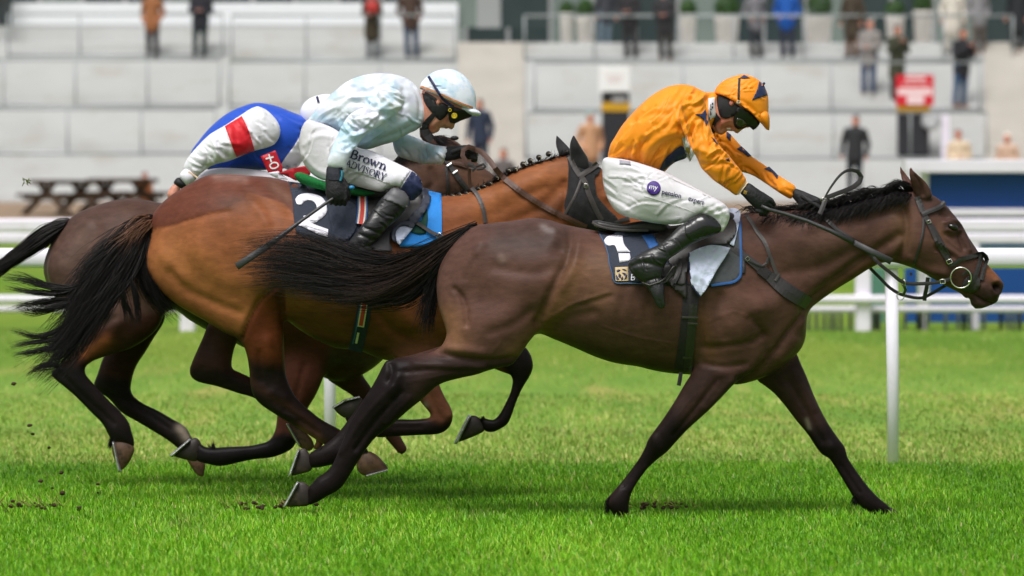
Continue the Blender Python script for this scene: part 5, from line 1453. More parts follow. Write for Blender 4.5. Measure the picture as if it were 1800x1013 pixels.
# ---- rider 1: orange silks with navy stars
j1 = thing('person', 'jockey in orange silks with navy stars crouched on the leading dark horse', 'person', tuple(W(1130, 340, 0)))
t1 = [(1069,279),(1070,266),(1073,254),(1081,241),(1091,224),(1109,202),(1131,180),(1153,163),(1176,152),(1198,148.5),(1216,151),(1231,158),(1242,163),(1256,162),(1264,166),(1266,185),(1264,202),(1256,214),(1248,228),(1232,250),(1222,266),(1206,277),(1187,285),(1176,294),(1167,303),(1158,302),(1140,296),(1127,290),(1109,283),(1087,280)]
a1 = [(1206,168),(1196,186),(1193,204),(1200,229),(1209,251),(1224,276),(1233,296),(1243,306),(1253,316),(1266,325),(1282,336),(1295,344),(1304,331),(1312,318),(1300,298),(1284,277),(1265,256),(1254,237),(1248,220),(1243,198),(1240,180),(1228,166)]
f1 = [(1246,215),(1262,224),(1278,231),(1293,246),(1315,270),(1342,289),(1367,307),(1387,320),(1399,329),(1396,340),(1391,350),(1376,343),(1349,325),(1322,308),(1298,300),(1275,284),(1258,262),(1245,240)]
b1 = [(1061,279),(1087,279),(1110,283),(1140,292),(1160,299),(1184,310),(1209,323),(1242,341),(1271,357),(1280,366),(1283,380),(1280,392),(1276,399),(1268,409),(1262,396),(1253,386),(1243,380),(1231,378),(1218,384),(1207,391),(1184,395),(1153,393),(1127,388),(1098,380),(1082,371),(1069,351),(1062,330),(1059,304)]
seat1 = [(1061,279),(1087,278),(1112,283),(1150,300),(1160,330),(1150,365),(1120,382),(1098,380),(1082,371),(1069,351),(1062,330),(1059,304)]
bt1 = [(1233,376),(1218,382),(1205,391),(1189,402),(1178,414),(1160,429),(1136,440),(1114,453),(1106,460),(1104,468),(1110,481),(1120,490),(1130,498),(1136,506),(1142,514),(1149,528),(1155,539),(1163,544),(1169,540),(1168,520),(1167,500),(1164,488),(1167,472),(1175,457),(1189,447),(1209,434),(1227,425),(1253,414),(1266,408),(1268,398),(1262,390),(1253,382)]
Ya1 = [(1215,190,-.20), (1245,290,-.235), (1300,330,-.19)]
Yf1 = [(1262,240,.19), (1330,290,.16), (1392,338,.04)]
Yb1 = [(1080,330,-.09), (1150,350,-.17), (1270,380,-.295)]
Ybt1 = [(1240,395,-.305), (1130,470,-.335), (1160,540,-.365)]
def mir(Y, c): return [(x, y, 2 * c - v) for x, y, v in Y]
T1 = Flat(t1, Y=0, k=[(1100,250,1.25),(1180,200,1.35),(1240,185,.9)], blend=.02)
A1 = Flat(a1, Y=Ya1, k=[(1215,190,.85),(1260,290,.9),(1300,330,.85)], blend=.03); F1 = Flat(f1, Y=Yf1, k=.9, blend=.02)
S1 = Flat(seat1, Y=0, k=1.1, blend=.03, hmax=.17); B1 = Flat(b1, Y=Yb1, k=[(1090,330,.75),(1200,350,.8),(1270,380,.8)], blend=.04); B1f = Flat(b1, Y=mir(Yb1, 0), k=.78, blend=.04)
BT1 = Flat(bt1, Y=Ybt1, k=[(1240,400,.85),(1140,465,.8),(1158,530,.75)], blend=.02, step=4); BT1f = Flat(bt1, Y=mir(Ybt1, 0), k=.8, blend=.02, step=4)
s1 = (folds(t1, 64, [(1100,250,-55),(1180,180,-35),(1180,260,-60),(1230,190,-60)], (18, 60), (3.0, 6.5), .0055, 1)
      + folds(a1, 40, [(1215,190,-60),(1250,290,-50),(1295,330,-50)], (12, 34), (2.6, 5), .0055, 2) + folds(f1, 22, 45, (14, 40), (2.5, 5), .005, 3)
      + [([(1195,195),(1203,225),(1212,250)], 6, -.014), ([(1140,240),(1165,225),(1192,212)], 6, .012), ([(1120,262),(1150,235),(1185,215)], 5, -.010), ([(1130,285),(1145,255),(1175,235),(1200,232)], 6, .010), ([(1150,290),(1165,262),(1195,245)], 5, -.010), ([(1178,160),(1205,170),(1228,185)], 7, -.008), ([(1225,262),(1250,268),(1268,262)], 6, .009), ([(1233,290),(1255,290),(1280,285)], 5, -.009), ([(1240,236),(1250,250),(1248,262)], 5, -.007), ([(1262,318),(1285,312),(1298,300)], 5, .009), ([(1246,228),(1235,245),(1222,262)], 5, .006), ([(1112,210),(1150,200),(1180,200)], 6, -.006), ([(1125,280),(1122,262),(1130,245)], 5, -.008), ([(1111,283),(1113,268)], 4, .006)])
jk, JT1 = worn('jacket', [T1, A1, F1], .0052, ORANGE, j1, s1)
J1T = bvh(JT1)
s1b = folds(b1, 46, [(1080,330,30),(1180,360,-32),(1250,370,-30)], (20, 60), (2.2, 4), .0042, 4, 14) + [([(1062,350),(1100,372),(1150,388),(1200,385)], 5, .004), ([(1075,300),(1120,305),(1160,320)], 4, -.003), ([(1255,365),(1270,375),(1272,395)], 4, -.006), ([(1262,362),(1278,378)], 4, .005), ([(1240,370),(1262,385)], 4, -.004)]
br, BT = worn('breeches', [S1, B1, B1f], .0062, BREECH, j1, s1b)
J1B = bvh(BT)
sb = folds(bt1, 24, [(1230,400,60),(1140,460,45),(1155,520,70)], (14, 30), (2, 3.6), .003, 5) + [([(1110,468),(1130,462),(1165,470)], 4, -.006), ([(1120,455),(1145,452),(1170,455)], 4, .004), ([(1132,497),(1150,490),(1166,488)], 2.5, -.006), ([(1150,430),(1180,425)], 4, -.004)]
bo, BO = worn('boot', [BT1], .0042, BOOTM, j1, sb); J1BO = bvh(BO)
patch('boot_top', [(1206,391),(1220,382),(1233,377),(1253,382),(1264,393),(1267,404),(1250,412),(1228,420),(1212,420),(1204,408)], J1BO, BOOTTOP, bo, off=.005, thick=.005, step=5)
worn('boot', [BT1f], .007, BOOTM, j1)
hp1 = [(1318,224),(1309,226),(1303,230),(1297,235.5),(1292.5,234.5),(1289,231),(1284,231.5),(1279,230),(1274,235),(1268,238),(1260,235),(1252,226),(1247,205),(1254,175),(1275,152),(1305,146),(1330,160),(1340,190),(1334,215)]
H1h = Flat(hp1, Y=-.005, k=[(1290,232,.75),(1295,180,.8)], blend=.015, step=3)
xs_, zs_ = span((1240,130), (1345,245), 0)
BD1 = body(j1, [H1h], [Flat(t1, Y=0, k=[(1100,250,1.0),(1180,200,1.1),(1240,185,.7)], blend=.02), A1, F1, S1, B1, B1f, BT1, BT1f, Rod([(1240,190,0,.04),(1272,192,0,.05)], blend=.03)], zs_, xs_,
     [([(1276,227),(1281,224),(1286,226)], 2.5, -.012), ([(1268,229),(1274,221),(1280,217)], 3, -.004), ([(1290,229),(1293,226)], 3, .004), ([(1296,229)], 3, .003), ([(1282,212),(1272,216)], 5, .005)])
J1H = bvh(BD1)
B = Buf(); p = hit(J1H, 1281.5, 226.5) + Vector((0, -.001, 0)); B.box(p.x - .010, p.x + .008, p.y - .002, p.y + .006, p.z - .004, p.z + .004, .0015); B.build('teeth', TEETH, j1)
he1 = [(1258,166),(1262,153),(1274,142),(1290,134.5),(1308,131),(1327,137),(1340,147),(1349,164),(1351,183),(1349,200),(1345,212),(1336,216),(1331,211),(1316,196),(1298,184),(1282,175),(1268,168)]
hl, HL1 = worn('helmet', [Clip(Flat([(1254,175),(1258,156),(1272,142),(1290,134.5),(1308,131),(1327,137),(1340,147),(1349,164),(1351,183),(1350,202),(1345,225),(1330,245),(1300,250),(1270,235),(1255,205)], Y=-.005, k=[(1300,160,.92),(1340,195,.9)], blend=0, step=3), [(1245,120),(1365,120),(1365,225),(1345,212,1),(1336,216,1),(1331,211),(1316,196),(1298,184),(1282,175),(1268,168),(1256,164,1)], -.005)], .0042, ORANGE, j1, folds(he1, 26, [(1285,150,-30),(1320,180,35)], (10, 26), (2, 3.6), .0035, 6) + [([(1266,163),(1290,172),(1305,182),(1325,200)], 3, .004), ([(1303,178),(1315,184),(1330,200)], 4, -.006)])
J1HL = bvh(HL1)
pk = Flat([(1328,201),(1345,194),(1351,200),(1353,216),(1352.5,230,1),(1347,228),(1340,219),(1333,212)], Y=-.005, k=4, blend=0, step=3, hmax=.078)
worn('helmet_peak', [pk], .004, ORANGE, hl)
patch('star', [(1335,143,1),(1343,149,1),(1349.5,167.5,1),(1322,176.5,1),(1331,158,1)], J1HL, NAVY, hl, off=.0035, thick=.004, step=3.5, sm=4)
patch('star', [(1299,138,1),(1308,131.5,1),(1319,137.5,1),(1309,138.5,1)], J1HL, NAVY, hl, off=.0035, thick=.004, step=3.5, sm=4)
strap('helmet_strap', [(1300,137),(1299,150),(1298.5,165),(1298,181)], 4, J1HL, BLACK, hl, off=.003, thick=.003)
B = Buf(); p = hit(J1HL, 1298, 179) + Vector((0, -.005, 0)); B.box(p.x - .008, p.x + .008, p.y - .003, p.y + .003, p.z - .007, p.z - .004); B.box(p.x - .008, p.x + .008, p.y - .003, p.y + .003, p.z + .002, p.z + .005); B.box(p.x - .008, p.x - .005, p.y - .003, p.y + .003, p.z - .004, p.z + .002); B.box(p.x + .005, p.x + .008, p.y - .003, p.y + .003, p.z - .004, p.z + .002); B.build('buckle', M('cream_plastic', lin(225, 215, 180), rough=.4), hl, False)
B = Buf(); B.ball(W(1343, 147, -.005), .006); B.build('button', NAVY, hl)
patch('balaclava', [(1261,167),(1270,168),(1282,174),(1292,182),(1302,189),(1300,197),(1294,203),(1286,206),(1275,209),(1267,206),(1263,195),(1260,180)], J1H, BLACK, j1, off=.005, thick=.010, step=7)
B = Buf(); p = hit(J1H, 1286, 181.5); B.ball(p + Vector((0, -.006, 0)), .013, sx=.8, sy=.35, sz=.9); B.ball(p + Vector((.002, -.011, 0)), .006, sx=.8, sy=.4, sz=1.2); B.build('ear', SKIN, j1)
strap('chin_strap', [(1263,204),(1254,212),(1250,226),(1256,234)], 14, J1H, BLACK, j1, off=.006, thick=.006)
gg = patch('goggles', [(1298,188),(1316,196),(1331,210),(1336,216),(1324,229),(1317,223),(1307,226),(1298,228),(1291,223),(1289,210),(1292,200)], J1H, BLACKG, j1, off=.014, thick=.018, step=7, relax=4)
patch('lens', [(1296,208),(1306,211),(1313,219),(1306,224),(1298,225),(1293,218)], J1H, LENS, gg, off=.019, thick=.008, step=8, relax=4)
for pts in ([(1222,201,1),(1234,200,1),(1240,192,1),(1243,202,1),(1249,207,1),(1246,213,1),(1241,222,1),(1238,212,1),(1231,206,1)], [(1250,240,1),(1256,245,1),(1263,254,1),(1257,251,1)], [(1275,281,1),(1281,278,1),(1284,284,1),(1279,283,1)]):
    patch('star', pts, J1T, NAVY, jk, off=.0042, thick=.004, step=3.5, sm=4)
for pts in ([(1277,231,1),(1285,237,1),(1284,249,1),(1277,241,1)], [(1295,262,1),(1303,257,1),(1313,266,1),(1321,274,1),(1315,276,1),(1305,268,1)], [(1343,297,1),(1352,293,1),(1362,302,1),(1368,309,1),(1366,315,1),(1357,303,1)]):
    patch('star', pts, J1T, NAVY, jk, off=.0042, thick=.004, step=3.5, sm=4)
patch('star', [(1158,302,1),(1166,284),(1180,269),(1199,257),(1207,268),(1207,277),(1188,285),(1174,294),(1163,304,1)], J1T, NAVY, jk, off=.0085, thick=.009, step=3.5)
tg = patch('sponsor_tag', [(1199,243,1),(1207,237,1),(1212,254),(1221,271,1),(1213,285,1),(1207,275),(1202,257)], J1T, M('white_tag', lin(224, 224, 222), rough=.5, var=.08), jk, off=.010, thick=.003, step=9)
patch('yellow_band', [(1202,250,1),(1206,250,1),(1216,270,1),(1213,280,1),(1207,266)], J1T, M('ochre_print', lin(190, 160, 40), rough=.5, var=.3, vscale=120), tg, off=.0112, thick=.001, step=9)
cl = patch('collar_label', [(1245,173,1),(1256.5,171,1),(1258.5,206,1),(1251,208,1),(1250,210.5,1),(1246,210,1)], J1T, WHITE, jk, off=.004, thick=.002, step=7, curve=False)
for x_, yy in ((1252.5, (181,185,187,191,193,196)), (1249.5, (184,189,191,194,196,203))):
    glyphs('print', [([(x_, yy[i]), (x_ + .2, yy[i + 1])], 2.2) for i in (0, 2, 4)], J1T, NAVYP, cl, off=.0046)
patch('waist_label', [(1089,281,1),(1108,284,1),(1109,291,1),(1089,289,1)], J1B, GREYP, br, off=.002, thick=.002, curve=False)
lo_ = patch('logo_disc', [(1149 + 12.3 * math.cos(t_ / 24 * 6.2832), 331 + 12.8 * math.sin(t_ / 24 * 6.2832)) for t_ in range(24)], J1B, PURPLE, br, off=.0040, thick=.003, step=4, curve=False)
lettering('words', 'my', 1140.3, 331.5, 13.5, 11, J1B, WHITEP, lo_, off=.0055, sx=.96, spacing=.95)
lettering('words', 'pension', 1162.5, 341, 12.2, 12.5, J1B, NAVYP, br, off=.0065, sx=.92, bold=.22)
lettering('words', 'expert', 1208.8, 352, 12.2, 17, J1B, NAVYP, br, off=.0065, sx=.88, bold=.08)
for seam in ([(1132,345),(1150,350),(1200,366),(1232,378)], [(1128,340),(1130,322),(1140,310)], [(1175,312),(1215,330),(1250,348)]):
    strap('seam', seam, 1.1, J1B, M('seam_thread', lin(196, 196, 194), rough=.7), br, off=.0012, thick=.001)
def fist(kx, ky, dx, dy, Y, sgn, n=4, r=.0095, ext=12, curl=14):
    """four bent fingers: first knuckle (kx, ky), stepping (dx, dy) from one finger to the next, curling towards sgn * depth"""
    out = []
    for i in range(n):
        x, y = kx + dx * i, ky + dy * i
        l = (1, 1.08, 1.0, .82)[i]
        out.append([(x - 8, y - 1, Y, r * 1.05), (x, y, Y, r), (x + ext * .8 * l, y + ext * .45 * l, Y + sgn * .012, r * .95), (x + ext * .75 * l, y + ext * .75 * l, Y + sgn * .040, r * .9), (x + (ext * .75 - curl * .7) * l, y + ext * .7 * l, Y + sgn * .050, r * .82)])
    return out
Yh = -.185
gl, GL1 = glove(j1, [(1315,322),(1329,330),(1343,340),(1352,350),(1350,362),(1341,370),(1328,366),(1317,357),(1308,347),(1300,337)], [(1308,330,-.19),(1345,362,Yh)],
      fist(1350, 351, -3.6, 7.0, Yh - .004, 1, r=.0102, ext=9), [(1322,334,-.155,.012),(1340,342,-.145,.011),(1356,352,-.14,.0098),(1361,360,-.142,.0085)])
J1G = bvh(GL1)
lettering('words', '88', 1311.5, 342.5, 8.5, -72, J1G, M('gold_print', lin(200, 160, 60), rough=.5), gl, off=.002, sx=.8)
strap('cuff', [(1297,342),(1305,331),(1313,320)], 4.5, bvh(JT1, GL1), M('tan_cuff', lin(214, 190, 160), rough=.7), gl, off=.004, thick=.004)
glove(j1, [(1396,332),(1409,335),(1426,342),(1440,348),(1452,357),(1452,368),(1440,374),(1424,373),(1408,365),(1397,352),(1392,345)], [(1396,338,.035),(1450,362,-.03)],
      fist(1449, 356, -4.4, 5.4, -.035, 1, r=.0105, ext=11), [(1412,346,-.03,.013),(1430,358,-.055,.012),(1446,368,-.06,.0105),(1455,372,-.055,.009)])

# ---- rider 2: pale blue and white
j2 = thing('person', 'jockey in pale blue and white silks riding the bright bay, white cap', 'person', tuple(W(600, 300, y2)))
t2 = [(540,213),(547,204),(556,192),(569,178),(591,158),(613,142),(635,133.5),(655,129.5),(672,129),(691,130.5),(713,137),(727,147),(737,160),(745,175),(750,192),(750,206),(743,220),(730,230),(720,234),(693,249),(669,256),(655,261),(644,263),(630,262),(615,252),(600,238),(587,226),(570,219),(556,216)]
a2 = [(668,156),(660,170),(648,185),(632,192),(618,199),(609,208),(603,218),(597,230),(590,244),(584,258),(579,271),(575.5,292),(590,297),(607,299),(610,285),(617,270),(628,256),(638,242),(649,232),(662,224),(678,214),(694,202),(705,192),(711,178),(706,164),(690,155)]
f2 = [(700,225),(716,236),(731,242),(745,248),(760,254),(776,257),(790,260),(786,272),(780,285),(777,290),(762,288),(747,289),(735,286),(724,283),(712,279),(702,276),(695,268),(691,255),(690,240)]
b2 = [(540,211),(556,214),(569,218),(587,226),(604,238),(618,252),(630,260),(649,264),(665,270),(680,278),(702,289),(724,300),(733,307),(740,316),(743,329),(740,340),(733,346),(724,352),(714,344),(702,330),(691,329),(680,333),(673,337),(660,336),(647,333),(635,330),(622,326),(600,319),(585,318),(569,317),(551,308),(536,291),(528,270),(526,250),(528,234),(532,221)]
seat2 = [(540,211),(556,214),(569,218),(587,226),(604,240),(612,270),(605,300),(590,316),(569,317),(551,308),(536,291),(528,270),(526,250),(528,234),(532,221)]
bt2 = [(691,329),(701,331),(709,335),(716,343),(721,352),(719,360),(715.5,364),(709,373),(702,382),(693,391),(684,398),(675,408),(667,418),(659,425),(652,431),(654,440),(648,447),(630,446),(612,442),(606,434),(611,428),(614,424),(622,414),(635,397),(644,385),(653,372),(661,361),(669,350),(677,342),(684,335)]
Ya2 = [(690,180,y2-.20), (605,225,y2-.27), (590,290,y2-.345)]
Yf2 = [(705,250,y2+.17), (735,280,y2+.18), (782,272,y2+.05)]
Yb2 = [(545,270,y2-.09), (620,290,y2-.17), (725,330,y2-.30)]
Ybt2 = [(700,350,y2-.31), (630,420,y2-.345), (615,440,y2-.345)]
T2 = Flat(t2, Y=y2, k=[(570,200,1.2),(650,180,1.35),(735,190,.9)], blend=.02); A2 = Flat(a2, Y=Ya2, k=[(690,180,.85),(600,240,.9),(590,290,.8)], blend=.03); F2 = Flat(f2, Y=Yf2, k=.95, blend=.02)
S2 = Flat(seat2, Y=y2, k=1.1, blend=.03, hmax=.17); B2 = Flat(b2, Y=Yb2, k=[(550,270,.75),(650,300,.8),(725,330,.8)], blend=.04); B2f = Flat(b2, Y=mir(Yb2, y2), k=.78, blend=.04)
BT2 = Flat(bt2, Y=Ybt2, k=[(700,350,.85),(630,425,.85)], blend=.02, step=4); BT2f = Flat(bt2, Y=mir(Ybt2, y2), k=.8, blend=.02, step=4)
PALE = silk('pale_blue_silk', (1, 1, 1), attr='tint')
wh, bl, ll = lin(228, 233, 243), lin(172, 207, 228), lin(216, 214, 238)
def tint2(px, py):
    zl = []
    rng = random.Random(7)
    for i in range(46):
        x, y = rng.uniform(540, 790), rng.uniform(125, 300)
        a = rng.uniform(.3, .9) * (1 if x < 690 else .3); s = rng.uniform(8, 17)
        zl.append(('poly', [(x + s * math.cos(a + q * 1.5708), y + s * math.sin(a + q * 1.5708)) for q in range(4)], 6, bl if i % 3 else ll, .6))
    return zones(px, py, wh, [('poly', [(560,200),(640,225),(740,200),(740,260),(600,270)], 30, bl, .7)] + zl)
s2 = (folds(t2, 66, [(570,200,-45),(650,160,-10),(670,230,-35),(730,180,60)], (18, 60), (3, 6), .0055, 11) + folds(a2, 44, [(690,180,35),(610,225,30),(590,280,10)], (10, 32), (2.5, 5), .006, 12) + folds(f2, 26, [(710,260,60),(770,275,80)], (10, 28), (2.5, 4.5), .005, 13)
      + [([(650,190),(668,200),(690,205)], 6, -.010), ([(600,190),(625,170),(650,172)], 7, .010), ([(590,205),(615,180),(640,182)], 5, -.010), ([(618,160),(645,165),(660,172)], 6, -.008), ([(660,235),(690,225),(715,212)], 6, .008), ([(665,248),(700,235),(725,222)], 4, -.007), ([(612,210),(630,222),(645,232)], 5, -.008), ([(600,222),(620,236),(632,246)], 5, .008), ([(590,255),(605,262),(620,262)], 4, -.007), ([(660,140),(690,150),(712,170)], 7, .007), ([(708,160),(712,180),(705,195)], 5, -.008), ([(727,150),(738,175),(738,205)], 4, -.007)])
jk2, JT2 = worn('jacket', [T2, A2, F2], .0054, PALE, j2, s2, attrs={'tint': tint2})
J2T = bvh(JT2)
s2b = folds(b2, 44, [(550,270,-60),(640,300,-25),(710,310,60)], (20, 55), (2.2, 4), .004, 14, 14) + [([(545,235),(565,228),(590,232)], 4, -.004), ([(535,255),(560,240),(590,242)], 4, .004), ([(690,300),(680,320),(684,333)], 3, -.004), ([(700,300),(690,322)], 3, .003), ([(530,270),(560,300),(600,312)], 4, .004)]
br2, BQ2 = worn('breeches', [S2, B2, B2f], .0064, BREECH, j2, s2b); J2B = bvh(BQ2)
patch('navy_knee', [(724,301,1),(733,307),(740,316),(743,330),(740,341),(733,347),(724,353,1),(716,346),(704,333,1),(713,318)], J2B, NAVY, br2, off=.0075, thick=.008, step=3.5)
pn = patch('sponsor_panel', [(620,259,1),(649,266),(680,280),(722,300,1),(710,316),(702,330,1),(683,324),(650,311),(607,296,1),(612,278)], J2B, WHITE, br2, off=.004, thick=.004, step=4.5)
bo2, BOQ2 = worn('boot', [BT2], .0042, BOOTM, j2, folds(bt2, 26, [(700,350,20),(640,410,15)], (10, 26), (2, 3.6), .0032, 15) + [([(640,400),(660,408),(672,412)], 3, -.005), ([(628,410),(645,418),(660,424)], 3, -.005)]); J2BO = bvh(BOQ2)
patch('boot_top', [(684,336),(692,330),(709,335),(720,352),(713,367),(700,360),(686,354),(674,350)], J2BO, M('grey_boot_top', lin(92, 92, 96), rough=.45, var=.1), bo2, off=.0065, thick=.006, step=4)
worn('boot', [BT2f], .007, BOOTM, j2)
hp2 = [(742,160),(758,143),(780,137),(810,148),(828,175),(828,196),(816,206),(806,211),(801,216),(799.5,221),(798,226,1),(792.5,229),(788.5,225.5),(786.5,227),(780,226),(774.5,224.5),(773.5,227.5),(772,231),(766,234.5),(757,236.5),(750,231),(744,221),(740,200)]
H2h = Flat(hp2, Y=y2-.005, k=[(785,228,.75),(785,180,.8)], blend=.015, step=3)
xs_, zs_ = span((735,125), (835,245), y2)
BD2 = body(j2, [H2h], [Flat(t2, Y=y2, k=[(570,200,1.0),(650,180,1.1),(735,190,.7)], blend=.02), A2, F2, S2, B2, B2f, BT2, BT2f, Rod([(735,195,y2,.04),(762,195,y2,.05)], blend=.03)], zs_, xs_,
     [([(773,225),(780,224),(787,226)], 2, -.010), ([(764,228),(769,221),(777,216)], 3, -.004), ([(781,222),(788,214)], 3, -.004), ([(790,226)], 3, .004), ([(770,213),(762,218)], 6, .005), ([(784,218)], 4, .003)])
J2H = bvh(BD2)
B = Buf(); p = hit(J2H, 779, 224.5) + Vector((0, .002, 0)); B.box(p.x - .010, p.x + .012, p.y - .003, p.y + .004, p.z - .003, p.z + .003, .001); B.build('teeth', TEETH, j2)
he2 = [(738.5,151,1),(742,144),(748,137),(762,127),(780,122),(798,123),(816,133),(829,149),(836,167),(836,182),(833,192),(828,193),(813,188),(791,178),(769,168),(750,160)]
CAPW = M('white_cap_silk', lin(228, 235, 246), rough=.5, spec=.35, var=.05, vscale=14, fold=.003, fscale=11, bump=.0005, bscale=400, mottle=(lin(186, 214, 236), 17, .5, .66))
hl2, HLQ2 = worn('helmet', [Clip(Flat([(737,165),(740,147),(748,137),(762,127),(780,122),(798,123),(816,133),(829,149),(836,167),(837,185),(834,205),(820,225),(790,235),(760,225),(742,195)], Y=y2-.005, k=[(785,150,.92),(825,180,.9)], blend=0, step=3), [(725,110),(850,110),(850,196),(833,193,1),(828,193,1),(813,188),(791,178),(769,168),(750,160),(736,152,1)], y2-.005)], .0042, CAPW, j2, folds(he2, 22, 25, (10, 28), (2, 4), .0028, 16)); J2HL = bvh(HLQ2)
worn('helmet_peak', [Flat([(742,157,1),(769,167),(791,177),(813,187),(832,191),(840,194),(846.5,200),(843,203.5),(830,203),(813,195),(791,184),(769,172),(752,165)], Y=y2-.005, k=5, blend=0, step=3, hmax=.085)], .004, CAPW, hl2)
strap('helmet_band', [(739,153.5),(752,158),(767,164.5),(782,171),(797,178),(815,185.5),(831,191)], 6.5, J2HL, M('tan_leather', lin(176, 116, 70), rough=.5, var=.1), hl2, off=.0075, thick=.012)
strap('helmet_strap', [(753,134),(763,150),(772,165),(778,174),(788,182),(797,188)], 4.6, bvh(HLQ2, BD2), NAVYP, hl2, off=.012, thick=.004)
hn = patch('face_harness', [(742,163,1),(754,170),(764,176),(770,186),(776,180),(787,186),(789,196),(774,212),(766,206),(759,198),(751,188),(745,178)], J2H, BLACK, j2, off=.004, thick=.008, step=7)
B = Buf(); p = hit(J2H, 770.5, 179.5); B.ball(p + Vector((.001, -.006, 0)), .012, sx=.7, sy=.35, sz=.95); B.ball(p + Vector((.004, -.010, .001)), .006, sx=.7, sy=.4, sz=1.2); B.build('ear', SKIN, j2)
strap('chin_strap', [(764,200),(757,208),(748,219),(746,228),(752,238),(760,246)], 10, J2H, BLACK, j2, off=.006, thick=.006, wid=[8, 9, 11, 15, 16, 13])
strap('chin_strap', [(766,176),(757,170),(746,164)], 6, J2H, BLACK, j2, off=.005, thick=.006)
gg2 = patch('goggles', [(788,186),(802,189),(816,194),(829,198),(829,205),(820,209),(810,212.5),(799,217.5),(791,215.5),(788.5,205)], J2H, BLACKG, j2, off=.014, thick=.018, step=7, relax=4)
B = Buf(); p = hit(J2H, 798.7, 204) + Vector((0, -.021, 0)); B.ring(p, .0105, .0035, n=20); B.ball(p, .008, sy=.35); B.build('vent_disc', YELLOW, gg2)
B = Buf(); p = hit(J2H, 791, 194) + Vector((0, -.018, 0)); B.ring(p, .0065, .002, n=16); B.build('vent_ring', YELLOW, gg2)
def serif(ch, x, y, h, ang, wd=1.0):
    """one roman capital or small letter as strokes: (pts, width); x, y = baseline start, h = cap height"""
    T, t = .20, .085
    G = {'B': (.72, [([(.16,0),(.16,1)], T), ([(.02,0.03),(.30,.03)], t), ([(.02,.97),(.30,.97)], t), ([(.16,.97),(.42,.97),(.56,.86),(.56,.66),(.42,.54),(.18,.54)], (t, T, t)), ([(.18,.53),(.46,.52),(.64,.40),(.64,.18),(.48,.03),(.16,.03)], (t, T, t))]),
         'r': (.50, [([(.16,0),(.16,.62)], T), ([(.02,.03),(.32,.03)], t), ([(.04,.62),(.2,.64)], t), ([(.18,.44),(.28,.60),(.40,.64),(.46,.56)], (t, T))]),
         'o': (.62, [([(.31,.66),(.12,.54),(.08,.33),(.12,.12),(.31,0)], (t, T, t)), ([(.31,.66),(.50,.54),(.54,.33),(.50,.12),(.31,0)], (t, T, t))]),
         'w': (.92, [([(.08,.64),(.28,.02)], T), ([(.28,.02),(.46,.6)], t), ([(.42,.64),(.62,.02)], T), ([(.62,.02),(.82,.64)], t), ([(0,.64),(.2,.64)], t), ([(.72,.64),(.92,.64)], t)]),
         'n': (.70, [([(.16,0),(.16,.62)], T), ([(.02,.03),(.30,.03)], t), ([(.04,.62),(.2,.64)], t), ([(.18,.46),(.32,.62),(.46,.62),(.53,.46),(.53,0)], (t, t, T, T)), ([(.40,.03),(.68,.03)], t)]),
         'A': (.82, [([(.08,.02),(.40,1)], t), ([(.40,1),(.70,.02)], .15), ([(.20,.34),(.60,.34)], t), ([(0,.02),(.2,.02)], t), ([(.56,.02),(.84,.02)], t)]),
         'D': (.84, [([(.16,0),(.16,1)], .15), ([(.02,.02),(.3,.02)], t), ([(.02,.98),(.3,.98)], t), ([(.16,.98),(.46,.96),(.70,.78),(.74,.5),(.70,.22),(.46,.04),(.16,.02)], (t, .12, .15, .12, t))]),
         'V': (.80, [([(.08,.98),(.38,0)], .15), ([(.38,0),(.70,.98)], t), ([(0,.98),(.2,.98)], t), ([(.58,.98),(.82,.98)], t)]),
         'I': (.38, [([(.18,0),(.18,1)], .15), ([(.04,.02),(.32,.02)], t), ([(.04,.98),(.32,.98)], t)]),
         'S': (.60, [([(.50,.80),(.40,.96),(.24,.98),(.11,.84),(.14,.66),(.40,.42),(.50,.26),(.42,.06),(.22,.01),(.08,.20)], (t, t, .12, .15, .12, t, t))]),
         'O': (.88, [([(.43,.99),(.16,.82),(.09,.5),(.16,.17),(.43,.01)], (t, .15, t)), ([(.43,.99),(.70,.82),(.77,.5),(.70,.17),(.43,.01)], (t, .15, t))]),
         'R': (.78, [([(.16,0),(.16,1)], .15), ([(.02,.02),(.3,.02)], t), ([(.02,.98),(.3,.98)], t), ([(.16,.98),(.44,.96),(.58,.78),(.46,.56),(.18,.52)], (t, .13, t)), ([(.36,.52),(.70,.02)], .14), ([(.62,.02),(.80,.02)], t)]),
         'Y': (.78, [([(.08,.98),(.38,.46)], .15), ([(.38,.46),(.68,.98)], t), ([(.38,.48),(.38,0)], .15), ([(.24,.02),(.52,.02)], t), ([(0,.98),(.2,.98)], t), ([(.56,.98),(.8,.98)], t)])}
    w, ss = G[ch]
    a = math.radians(ang); ca, sa = math.cos(a), math.sin(a)
    out = [([(x + u * h * wd * ca + v * h * sa, y + u * h * wd * sa - v * h * ca) for u, v in pts], tuple(q * h for q in sw) if isinstance(sw, tuple) else sw * h) for pts, sw in ss]
    adv = w * h * wd
    return out, x + adv * ca, y + adv * sa
def serif_line(name, s, x, y, h, ang, wd, tree, parent):
    allst = []
    for ch in s:
        st, x, y = serif(ch, x, y, h, ang, wd); allst += st
    return glyphs(name, allst, tree, NAVYP, parent, off=.0115, thick=.002)
serif_line('words', 'Brown', 614, 277, 15.5, 19.5, 1.26, J2B, pn)
serif_line('words', 'ADVISORY', 606, 291.5, 12.2, 20.5, 1.04, J2B, pn)
Yh2 = y2 - .355
